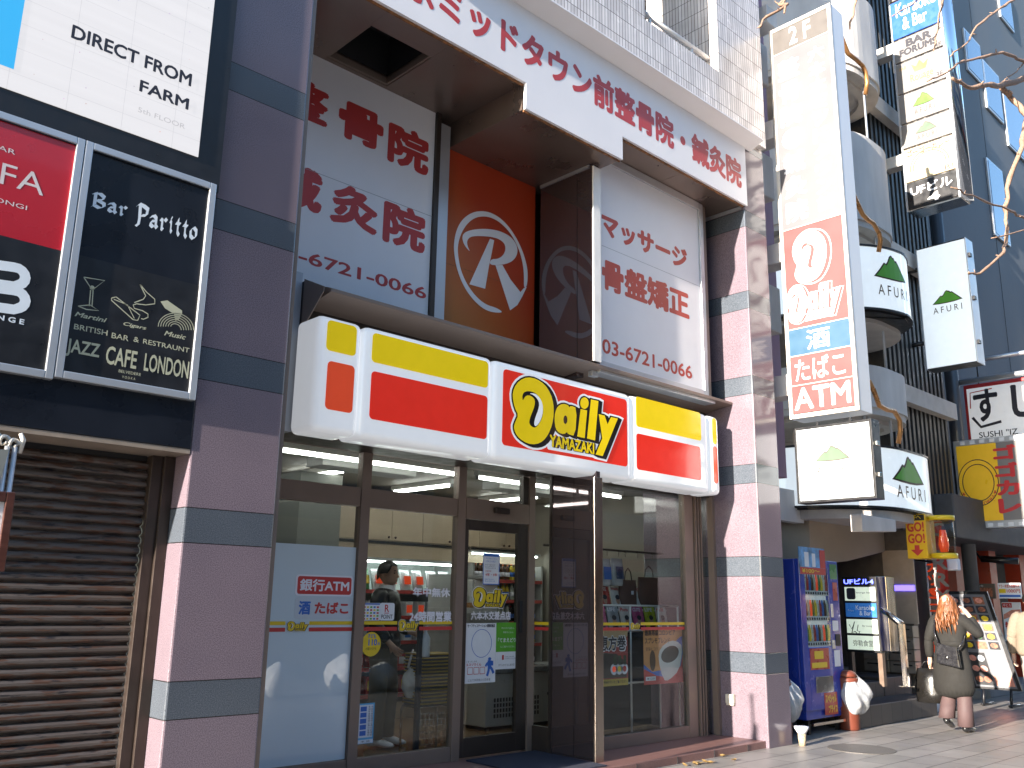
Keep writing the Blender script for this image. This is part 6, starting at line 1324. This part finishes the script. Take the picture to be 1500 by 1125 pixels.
x, y = aZ(1262, 1097, .004); m = M(); m.prism([(x+.34*cos(i*pi/20), y+.34*sin(i*pi/20), .002) for i in range(40)], (0, 0, .004)); mh = m.build('manhole_cover', mat("pavement_metal", (.17,.155,.14), .5, .3, .3, 60, bump=.6, bscale=60), None, label='round patterned manhole cover in the sunlit pavement', cat='manhole cover')
# paper cartons behind the woman
x, y = 15.0, -.05
part('white_carton', PAPER, None, [(13.8, 14.15, .30, .55, 0, .15)], bevel=.01, label='low white carton on the ground behind the woman in the dark coat', cat='carton')
wl = thing('work_light', 'white square lamp head on a bracket near the banner', 'lamp', (14.2, .1, 2.0)); yy, zz = aX(1389, 827, 14.6); part('lamp_head', VIN, wl, [(14.6, 14.72, yy-.14, yy+.13, zz-.09, zz+.09)], bevel=.02); m = M(); m.tube([(14.7, yy, zz), (14.7, .8, zz+.1)], .015, 6); m.build('bracket', BLACK, wl)
# a few fallen leaves at the platform edge
LEAF = mat("dry_leaf", (.24,.15,.05), .7, 0, .4, 30)
for i, (px_, py_) in enumerate(((1060, 1108), (1018, 1120), (1025, 1119), (1034, 1117), (1004, 1122), (1075, 1114), (1042, 1118))):
    x, y = aZ(px_, py_, .005); r_ = random.Random(i); a0 = r_.uniform(0, 6); m = M(); s_ = r_.uniform(.03, .05)
    m.add([(x+s_*kx*cos(a0)-s_*ky*sin(a0), y+s_*kx*sin(a0)+s_*ky*cos(a0), .004+h) for kx, ky, h in ((-1.2, 0, .012), (-.4, .55, .02), (.5, .5, .012), (1.3, 0, .025), (.5, -.5, .02), (-.4, -.55, .006), (0, 0, .002))], [(0, 1, 6), (1, 2, 6), (2, 3, 6), (3, 4, 6), (4, 5, 6), (5, 0, 6)], 0); m.build('fallen_leaf', LEAF, None, label='dry curled leaf fallen along the edge of the shop platform', cat='leaf', group='fallen leaves by the platform')
# ================================================================== PEOPLE
SKIN = mat("skin", (.55,.33,.24), .5, 0, .06, 20)
def skinmesh(joints, edges, root, sub=2):
    me = bpy.data.meshes.new('body'); names = list(joints); me.from_pydata([joints[k][:3] for k in names], [(names.index(a), names.index(b)) for a, b in edges], [])
    o = bpy.data.objects.new('tmp_body', me); S.collection.objects.link(o); o.modifiers.new('s', 'SKIN'); 
    for i, k in enumerate(names):
        r = joints[k][3]; sv = me.skin_vertices[0].data[i]; sv.radius = r if isinstance(r, tuple) else (r, r); sv.use_root = (k == root)
    sb = o.modifiers.new('u', 'SUBSURF'); sb.levels = sub; sb.render_levels = sub
    bpy.context.view_layer.update(); r = bpy.data.meshes.new_from_object(o.evaluated_get(bpy.context.evaluated_depsgraph_get()))
    bpy.data.objects.remove(o); return r
def interp(T, V, t):
    for i in range(len(T)-1):
        if t <= T[i+1]: k = (t-T[i])/(T[i+1]-T[i]); return V[i]+(V[i+1]-V[i])*k*k*(3-2*k) if False else V[i]+(V[i+1]-V[i])*k
    return V[-1]
def addhead(me):
    T = (0, .06, .15, .3, .45, .6, .75, .88, .96, 1); F = (.040, .070, .083, .087, .084, .088, .084, .064, .038, .002); B = (.030, .036, .048, .075, .095, .102, .098, .078, .046, .002); Wd = (.028, .046, .058, .067, .072, .076, .073, .058, .035, .002)
    n_, K = 44, 30; vs = []
    for i in range(K+1):
        t = i/K; f, b_, w = interp(T, F, t), interp(T, B, t), interp(T, Wd, t)
        for j in range(n_):
            q = 2*pi*j/n_-pi; c, s_ = cos(q), sin(q); x = (f if c > 0 else b_)*c; y = w*s_
            g = lambda a, s0: math.exp(-(a/s0)**2)
            x += .027*g(q, .17)*(g(t-.36, .045) if t < .36 else g(t-.36, .13))         # nose
            x -= .008*(g(q-.42, .20)+g(q+.42, .20))*g(t-.50, .05)                     # eye sockets
            x += .005*g(q, .55)*g(t-.575, .03)                                        # brow
            x += .006*g(q, .32)*(g(t-.225, .022)+g(t-.165, .022))-.003*g(q, .32)*g(t-.195, .012)   # lips
            vs.append((x+.012, y, 1.395+.225*t))
    h = M(); h.add(vs, [(i*n_+j, i*n_+(j+1) % n_, (i+1)*n_+(j+1) % n_, (i+1)*n_+j) for i in range(K) for j in range(n_)]+[tuple(range(n_-1, -1, -1)), tuple(range(K*n_, (K+1)*n_))])
    bm = bmesh.new(); bm.from_mesh(me); V = [bm.verts.new(v) for v in h.v]
    for f in h.f: bm.faces.new([V[i] for i in f])
    bm.to_mesh(me); bm.free()
def person(label, pos, rz, sc, arms, legs, coat, hair, shoes, hem=.45, coatw=1.0, trouser=None, flare=1.1, collar=None, beltz=None, extra=None):
    """built looking along +x, left is +y, height 1.62 before scaling; arms/legs: joints for L and R"""
    t = thing('person', label, 'person', pos); Mx = Matrix.Rotation(rz, 4, 'Z') @ Matrix.Scale(sc, 4)
    J = dict(pelvis=(0,0,.88,(.14,.11)), spine=(0,0,1.06,(.12,.09)), chest=(0,0,1.24,(.14,.09)), neck=(.0,0,1.35,.055), hb=(.012,0,1.44,.055))
    E = [('pelvis','spine'),('spine','chest'),('chest','neck'),('neck','hb')]
    for s, sg in (('L', 1), ('R', -1)):
        sh, el, wr, hd = arms[s]; kn, an, to = legs[s]
        J[s+'sh'] = (*sh, .055); J[s+'el'] = (*el, .042); J[s+'wr'] = (*wr, .027); J[s+'pm'] = (*hd, .030)
        E += [('chest', s+'sh'), (s+'sh', s+'el'), (s+'el', s+'wr'), (s+'wr', s+'pm')]
        d = (Vector(hd)-Vector(wr)).normalized(); side = d.cross(Vector((0, 1, .3))).normalized(); nrm = d.cross(side).normalized()
        for k, (off, ln) in enumerate(((-.030, .055), (-.010, .066), (.010, .062), (.030, .048))):
            a = Vector(hd)+side*off+d*.035; b_ = a+d*ln*.5+nrm*.010*sg; c = b_+d*ln*.3+nrm*.028*sg
            J[f'{s}a{k}'] = (*a, .010); J[f'{s}b{k}'] = (*b_, .009); J[f'{s}c{k}'] = (*c, .0075); E += [(s+'pm', f'{s}a{k}'), (f'{s}a{k}', f'{s}b{k}'), (f'{s}b{k}', f'{s}c{k}')]
        a = Vector(hd)-d*.02-side*.034; b_ = a-side*.018+d*.03; J[s+'t0'] = (*a, .011); J[s+'t1'] = (*b_, .009); E += [(s+'pm', s+'t0'), (s+'t0', s+'t1')]
        J[s+'hip'] = (0, sg*.09, .84, .085); J[s+'kn'] = (*kn, .058); J[s+'an'] = (*an, .036); J[s+'to'] = (*to, .030)
        E += [('pelvis', s+'hip'), (s+'hip', s+'kn'), (s+'kn', s+'an'), (s+'an', s+'to')]
    me = skinmesh(J, E, 'pelvis'); addhead(me); me.transform(Mx); o = bpy.data.objects.new('body', me); S.collection.objects.link(o); o.parent = t; me.materials.append(SKIN); ORG[o.name] = Vector(pos)
    for p in me.polygons: p.use_smooth = True
    def put(nm, m, mt, **k):
        m.v = [Mx @ v+Vector(pos) for v in m.v]; return m.build(nm, mt, t, **k)
    # coat: body and sleeves
    m = M(); w = coatw; n_ = 26
    prof = [(1.385,.062,.070),(1.36,.085,.120),(1.325,.108,.185*w),(1.24,.130*w,.205*w),(1.12,.130*w,.195*w),(1.0,.128*w,.185*w),(.90,.145*w,.205*w)]
    if hem < .8: prof += [(.78,.160*w,.225*w),(.62,.175*w,.242*w),(hem,.188*w,.258*w)]
    else: prof += [(hem,.15*w,.21*w)]
    k = len(prof); r_ = random.Random(11); vs = []
    for i, (z, a, b_) in enumerate(prof):
        for j in range(n_):
            q = 2*pi*j/n_; fold = 1+(.030*sin(5*q+.6*i)+.018*sin(9*q-i))*min(1, max(0, (1.05-z)*2.2))+.012*sin(3*q+2*i); vs.append((a*cos(q)*fold, b_*sin(q)*fold, z+(.012*sin(2*q) if i == k-1 else 0)))
    m.add(vs, [(i*n_+j, (i+1)*n_+j, (i+1)*n_+(j+1) % n_, i*n_+(j+1) % n_) for i in range(k-1) for j in range(n_)]+[tuple(range(n_)), tuple((k-1)*n_+j for j in range(n_-1, -1, -1))], 0, True)
    ct = put('coat', m, coat, subd=1)
    for s in 'LR':
        sh, el, wr, hd = [Vector(v) for v in arms[s]]; m = M(); inn = sh*.75+Vector((0, 0, .34)); inn = Vector((sh.x, sh.y*.62, sh.z+.01))
        m.tube([inn, sh, sh.lerp(el, .5), el, el+(el-sh).normalized()*.035], [.075, .080*w, .070*w, .064*w, .030*w], 14); m.tube([el-(wr-el).normalized()*.035, el, el.lerp(wr, .5), wr], [.030*w, .062*w, .056*w, .050*w], 14); put('sleeve', m, coat, subd=1)
    if beltz: m = M(); m.loft([((0, 0, beltz-.03), .134*w, .192*w), ((0, 0, beltz-.025), .140*w, .199*w), ((0, 0, beltz+.025), .140*w, .199*w), ((0, 0, beltz+.03), .134*w, .192*w)], n=26); put('belt', m, coat)
    if collar: m = M(); m.loft([((.01, 0, 1.345), .085, .105), ((.012, 0, 1.40), .066, .074)], n=18, cap=False); put('shirt_collar', m, collar)
    m = M()
    for s, sg in (('L', 1), ('R', -1)):
        kn, an, to = [Vector(v) for v in legs[s]]; hip = Vector((0, sg*.088, .86))
        b_ = an+(kn-an).normalized()*(-.01)
        m.loft([(hip, .10, .105), (hip.lerp(kn, .5), .088, .092), (kn, .074*flare, .076*flare, 0), (kn.lerp(b_, .55), .080*flare, .078*flare), (b_, .092*flare, .082*flare)], n=16, jit=.03)
    put('trousers', m, trouser)
    for s, sg in (('L', 1), ('R', -1)):
        kn, an, to = [Vector(v) for v in legs[s]]; d = (to-an); d2 = Vector((d.x, d.y, 0)).normalized(); heel = an-d2*.045+Vector((0, 0, -.028)); m = M()
        ax = (to-heel).normalized()
        m.loft([(heel-ax*.01, .030, .03, 0, ax), (heel+ax*.03, .044, .040, 0, ax), (heel.lerp(to, .5)+Vector((0, 0, .012)), .040, .042, 0, ax), (to, .028, .044, 0, ax), (to+ax*.05, .020, .036, 0, ax), (to+ax*.075, .008, .018, 0, ax)], n=14); put('shoe', m, shoes)
    for s, sg in (('L', 1), ('R', -1)):
        m = M(); m.loft([((.080, .031*sg, 1.508), .006, .013, 0, (1, 0, 0)), ((.0895, .031*sg, 1.508), .004, .010, 0, (1, 0, 0))], n=10); put('eye', m, INK)
        m = M(); m.tube([(.093, .016*sg, 1.529), (.092, .034*sg, 1.533), (.080, .050*sg, 1.527)], [.003, .004, .002], 6); put('eyebrow', m, hair[1])
        m = M(); m.loft([((.010, .066*sg, 1.49), .026, .014, 0, (0, sg, 0)), ((.004, .080*sg, 1.494), .031, .017, 0, (0, sg, 0)), ((.004, .084*sg, 1.494), .018, .009, 0, (0, sg, 0))], n=12); put('ear', m, SKIN)
    m = M(); m.loft([((.085, 0, 1.439), .005, .021, 0, (1, 0, 0)), ((.1005, 0, 1.439), .003, .016, 0, (1, 0, 0))], n=10); put('mouth', m, mat("lips", (.40,.14,.12), .5, 0, .05))
    long = hair[0] == 'long'; rnd = random.Random(5); m = M(); n_ = 44 if long else 28; K = 14 if long else 9; vs = []
    for i in range(K+1):
        v = i/K
        for j in range(n_):
            q = 2*pi*j/n_; fr_ = max(0, min(1, (cos(q)-.30)/.28))        # bare towards the face
            low = (1.235+rnd.uniform(-.02, .02) if long else 1.445+.06*abs(sin(q)))*(1-fr_)+1.572*fr_
            z = 1.626-(1.626-low)*v; h = (z-1.51)/.116
            r = .104*math.sqrt(max(0.004, 1-h*h)) if h > 0 else .104
            if long: r *= 1+.42*min(1, max(0, (1.53-z)/.16))-.30*max(0, (1.30-z)/.07)
            f = 1+(.05*sin(9*q+9*v)+.035*sin(17*q-7*v) if long else .03*sin(7*q+4*v)+.015*sin(15*q))
            vs.append((.012+r*f*cos(q)-(.02*max(0, 1.5-z)*4 if long else 0), r*.92*f*sin(q), z))
    m.add(vs, [(i*n_+j, (i+1)*n_+j, (i+1)*n_+(j+1) % n_, i*n_+(j+1) % n_) for i in range(K) for j in range(n_)]+[tuple(range(n_))], 0, True)
    if long:
        for q in range(60):
            a = rnd.uniform(1.15, 5.13); zz = rnd.uniform(1.28, 1.42); r0 = .136; m.tube([(r0*cos(a)-.02, r0*sin(a)*.95, zz), (r0*1.08*cos(a)-.03, r0*1.02*sin(a), zz-.06), (r0*.95*cos(a+.12)-.03, r0*.92*sin(a+.12), zz-.12-rnd.uniform(0, .05))], [.004, .009, .001], 5)
    put('hair', m, hair[1])
    return t, Mx
COAT = mat("charcoal_wool", (.0115,.0105,.009), .85, 0, .22, 14, bump=.3, bscale=90); HAIRO = mat("copper_brown_hair", (.19,.068,.024), .38, 0, .55, 16, stretch=(3, 3, .35), bump=.8, bscale=30)
MAUVE = mat("mauve_trousers", (.075,.044,.044), .75, 0, .1, 12); SHOE = mat("black_patent", (.012,.012,.013), .12, 0, .1, coat=.6)
wx, wy = 12.02, -.74
walk = dict(L=((.10, .10, .47), (-.06, .10, .17), (.06, .10, .065)), R=((.025, -.10, .46), (-.03, -.10, .085), (.12, -.115, .035)))
person('person with copper hair in a long charcoal coat walking away, one hand raised', (wx, wy, 0), 0.05, 1.0,
       dict(L=((0, .165, 1.315), (-.03, .25, 1.06), (.02, .27, .84), (.03, .275, .77)), R=((0, -.165, 1.315), (.06, -.33, 1.14), (.10, -.22, 1.36), (.10, -.165, 1.43))), walk, COAT, ('long', HAIRO), SHOE, hem=.37, coatw=.98, trouser=MAUVE, flare=1.12, beltz=1.03)
# crossbody bag and shopping bag
LTH = mat("black_leather", (.014,.014,.017), .25, 0, .15, 20, coat=.3)
t = thing('shoulder_bag', 'small black leather bag hanging on a strap across the charcoal coat', 'bag', (wx-.2, wy-.03, .72)); bx_, by_ = wx-.205, wy-.03
m = M(); m.prism([(bx_-.035, by_+.13, .80), (bx_-.035, by_+.10, 1.03), (bx_-.035, by_-.13, .98), (bx_-.035, by_-.15, .75)], (.07, 0, 0)); m.build('bag_body', LTH, t, bevel=.018)
m = M(); m.prism([(bx_-.048, by_+.125, .90), (bx_-.048, by_+.10, 1.04), (bx_-.048, by_-.13, .99), (bx_-.048, by_-.14, .85)], (.010, 0, 0)); m.build('flap', LTH, t, bevel=.005)
m = M(); m.loft([((bx_-.049, by_-.01, .875), .02, .02, 0, (-1, 0, 0)), ((bx_-.056, by_-.01, .875), .014, .014, 0, (-1, 0, 0))], n=12); m.build('clasp', STEEL, t)
m = M(); m.tube([(bx_, by_+.10, 1.04), (bx_+.04, by_+.15, 1.16), (wx-.09, wy+.13, 1.33)], .011, 6); m.tube([(bx_, by_-.13, .98), (bx_+.05, by_-.17, 1.05), (wx-.06, wy-.195, 1.14)], .011, 6); m.build('strap', LTH, t)
t = thing('shopping_bag', 'dark glossy shopping bag held in the hand of the person in the charcoal coat', 'bag', (wx+.03, wy+.30, .35)); hx_, hy_ = wx+.02, wy+.31
m = M(); m.loft([((hx_, hy_, .31), .085, .175), ((hx_, hy_, .42), .10, .185), ((hx_, hy_, .60), .080, .165), ((hx_, hy_, .715), .045, .14)], n=8, jit=.05); m.build('bag_body', mat("dark_glossy_bag", (.010,.009,.008), .3, 0, .2, 10, bump=.8, bscale=7, coat=.3), t)
m = M()
for dx in (-.03, .03): m.tube([(hx_+dx, hy_+.09, .70), (hx_+dx*.5, hy_+.04, .79), (hx_, hy_-.03, .81), (hx_+dx*.5, hy_-.09, .79), (hx_+dx, hy_-.10, .70)], .006, 6)
m.build('handle', LTH, t)
m = M(); m.text('Avenue', (-hy_-.10, -hy_+.00, .52, .55), FX(hx_-.108), bold=.0); m.build('lettering', PAPER, t) if False else None
FLEECE = mat("beige_fleece", (.21,.165,.12), .9, 0, .12, 30, bump=.7, bscale=70); PALE = mat("pale_trousers", (.25,.23,.21), .8, 0, .05)
person('person in a thick beige fleece and pale trousers at the right edge of the pavement', (13.85, -1.13, 0), 0.15, 1.04, dict(L=((0, .175, 1.31), (-.03, .255, 1.05), (.03, .265, .83), (.04, .265, .76)), R=((0, -.175, 1.31), (-.03, -.255, 1.05), (.03, -.265, .83), (.04, -.265, .76))),
       dict(L=((.06, .10, .46), (.02, .10, .085), (.16, .11, .035)), R=((.0, -.10, .46), (-.10, -.10, .10), (.03, -.11, .04))), FLEECE, ('short', mat("black_hair", (.012,.010,.009), .4, 0, .3)), BLACK, hem=.80, coatw=1.13, trouser=PALE, flare=1.05)
JACK = mat("black_jacket", (.016,.016,.018), .35, 0, .25, 12, bump=.4, bscale=18); OLIVE = mat("olive_trousers", (.10,.085,.055), .8, 0, .15)
mxp = aY(567, 835, 2.15)[0]
person('person with short black hair in a dark jacket seen in profile through the shop window', (mxp, 2.15, .074), -.95, 1.075, dict(L=((0, .17, 1.31), (.03, .22, 1.06), (.20, .17, .98), (.27, .16, .98)), R=((0, -.17, 1.31), (-.02, -.24, 1.06), (.12, -.22, .90), (.17, -.21, .85))),
       dict(L=((.04, .10, .46), (.0, .10, .085), (.14, .11, .035)), R=((.0, -.10, .46), (-.04, -.10, .085), (.10, -.11, .035))), JACK, ('short', bpy.data.materials['black_hair']), VIN, hem=.82, coatw=1.05, trouser=OLIVE, flare=1.1, collar=VIN)
t = thing('mirrored_carrier_bag', 'white plastic carrier bag with red print added for a bag mirrored in the shop window', 'bag', (mxp+.17, 1.85, .6)); bxx, byy = mxp+.17, 1.90  # solid bag added where only a reflection of one appears
crumple('bag_body', None, (bxx, byy, .52), .085, .30, None, mat("white_plastic_film", (.70,.70,.70), .35, 0, .08, trans=.0), 4, t)
m = M(); m.tube([(bxx-.05, byy, .80), (bxx-.02, byy, .90), (bxx, byy, .965), (bxx+.02, byy, .90), (bxx+.05, byy, .80)], .012, 6); m.build('handle', VIN, t)
m = M(); m.prism([(bxx+.03, byy-.095, .62), (bxx+.07, byy-.090, .62), (bxx+.05, byy-.090, .80), (bxx+.02, byy-.095, .80)], (0, .006, 0)); m.build('red_print', RED, t)
# ================================================================== STREET TREE
tr = thing('street_tree', 'bare street tree whose sunlit twigs reach into the upper right of the view', 'tree', (11.6, -5.2, 0))
BARK = mat("twig_bark", (.30,.19,.13), .75, 0, .35, 30, bump=.5, bscale=80)
m = M(); m.tube([(11.6, -5.2, 0), (11.62, -5.2, 1.5), (11.7, -5.15, 3.2), (11.75, -5.0, 5.0), (11.9, -4.6, 6.8), (12.0, -4.4, 8.6)], [.16, .13, .12, .10, .075, .04], 12); m.build('trunk', BARK, tr)
YT = -2.7
def limb(pts, w0, w1, j0=None, seed=0):
    r_ = random.Random(seed); P = [Vector((aY(x, y, YT)[0], YT+r_.uniform(-.08, .08), aY(x, y, YT)[1])) for x, y in pts]
    if j0 is not None: P = [Vector(j0)]+P
    Q_ = []                                   # small kinks between the traced points
    for a, b_ in zip(P, P[1:]):
        for k in range(4): q = a.lerp(b_, k/4); Q_.append(q+Vector((r_.uniform(-.012, .012), r_.uniform(-.02, .02), r_.uniform(-.012, .012)))*(k > 0))
    Q_.append(P[-1]); n_ = len(Q_); R_ = [w0+(w1-w0)*i/(n_-1) for i in range(n_)]
    for i in range(3, n_-1, 4): R_[i] *= 1.25
    m = M(); m.tube(Q_, R_, 7)
    for i in range(3, n_-1, 5):
        d = Vector((r_.uniform(-1, 1), r_.uniform(-1, 1), r_.uniform(-.4, 1))).normalized(); m.tube([Q_[i], Q_[i]+d*.05], [R_[i]*.6, R_[i]*.3], 5)
    m.build('branch', BARK, tr); return P
J1, J2, J3 = (11.9, -4.6, 6.8), (11.75, -5.0, 5.0), (12.0, -4.4, 8.4)
limb([(1560, 95), (1500, 115), (1474, 123), (1444, 126), (1422, 129), (1393, 115)], .045, .014, J1, 1)
limb([(1478, 124), (1489, 137), (1494, 174), (1487.6, 218), (1483, 274), (1480, 311), (1478, 356), (1460, 376), (1438, 400), (1422, 398)], .032, .008, None, 2)
limb([(1560, 110), (1500, 89), (1466, 78), (1435, 84), (1404, 93), (1375.6, 110.5), (1344.5, 124.5)], .022, .006, J1, 3)
limb([(1530, -40), (1480, 0), (1464, 12), (1422, 42), (1410, 62), (1389.6, 84)], .020, .006, J3, 4)
limb([(1395, -60), (1386.5, 0), (1382, 28), (1378.7, 70)], .016, .006, J3, 5)
limb([(1560, 330), (1500, 314), (1478, 308), (1425, 291), (1379, 278.5)], .018, .006, J2, 6)
limb([(1540, 330), (1500, 337), (1456, 348)], .014, .005, J2, 7)
limb([(1250, -120), (1156, 0), (1142, 12), (1123.6, 26.4), (1098.7, 46.7)], .016, .006, J3, 8)
limb([(1156, -30), (1147, 0), (1137.5, 25)], .012, .006, None, 9)
limb([(1420, -60), (1341, 1.5), (1308.7, 23)], .012, .005, J3, 10); limb([(1290, -80), (1256, 0), (1257, 37)], .012, .006, J3, 11)
limb([(1520, 60), (1500, 95), (1478, 112), (1462, 122)], .010, .004, None, 12)
# ================================================================== ACROSS THE STREET (seen only as reflections in the glass)
cols_ = [(.20,.19,.18), (.30,.27,.23), (.12,.13,.15), (.36,.33,.30), (.22,.15,.12), (.16,.18,.20), (.28,.27,.26)]
x = -34
for i, wd in enumerate((16, 13, 18, 14, 17, 15, 20)):
    h = (19, 26, 15, 22, 17, 28, 20)[i]; names_ = ('light grey', 'beige', 'dark grey', 'pale', 'brown', 'slate', 'stone coloured')
    t = thing('office_building', f'{names_[i]} office building across the street, reflected in the shop glass', 'building', (x+wd/2, -26, 0)); mt = mat(f'{names_[i].replace(" ", "_")}_facade', cols_[i], .7, 0, .15, .6)
    part('wall', mt, t, [(x, x+wd-.6, -34, -25, 0, h)]); part('shop_band', BLACKM, t, [(x+.6, x+wd-1.2, -24.995, -24.9, .2, 3.0)]); part('awning', mags[i % 6][0], t, [(x+.6, x+wd-1.2, -24.99, -24.2, 3.1, 3.7)])
    for fl in range(1, int(h/3.4)): part('window_band', WBL, t, [(x+1, x+wd-1.6, -24.995, -24.93, fl*3.4+1.2, fl*3.4+2.8)])
    x += wd
TBAG = mat("white_bin_bag", (.66,.67,.68), .4, 0, .08)
for i, (x, y, r_, h, lbx) in enumerate(((7.35, -4.95, .24, .52, 'white rubbish bag with tied ears at the kerb, nearest the camera'), (8.55, -5.0, .30, .60, 'large white rubbish bag at the kerb in the middle of the heap'), (9.35, -5.05, .26, .45, 'white rubbish bag at the far end of the kerb heap'))):
    bb = crumple('rubbish_bag', lbx, (x, y, 0), r_, h, 'rubbish bag', TBAG, 6+i)
t = thing('distant_building', 'pale distant building closing the far end of the street', 'building', (64, -6, 0))
part('wall', mat('distant_facade', (.20,.19,.18), .7, 0, .15, .5), t, [(62, 70, -18, .5, 0, 22)])
for fl in range(1, 6): part('window_band', WBL, t, [(61.9, 61.99, -17, -.6, fl*3.4+1.2, fl*3.4+2.8)])
bpy.data.objects.remove(_fo)
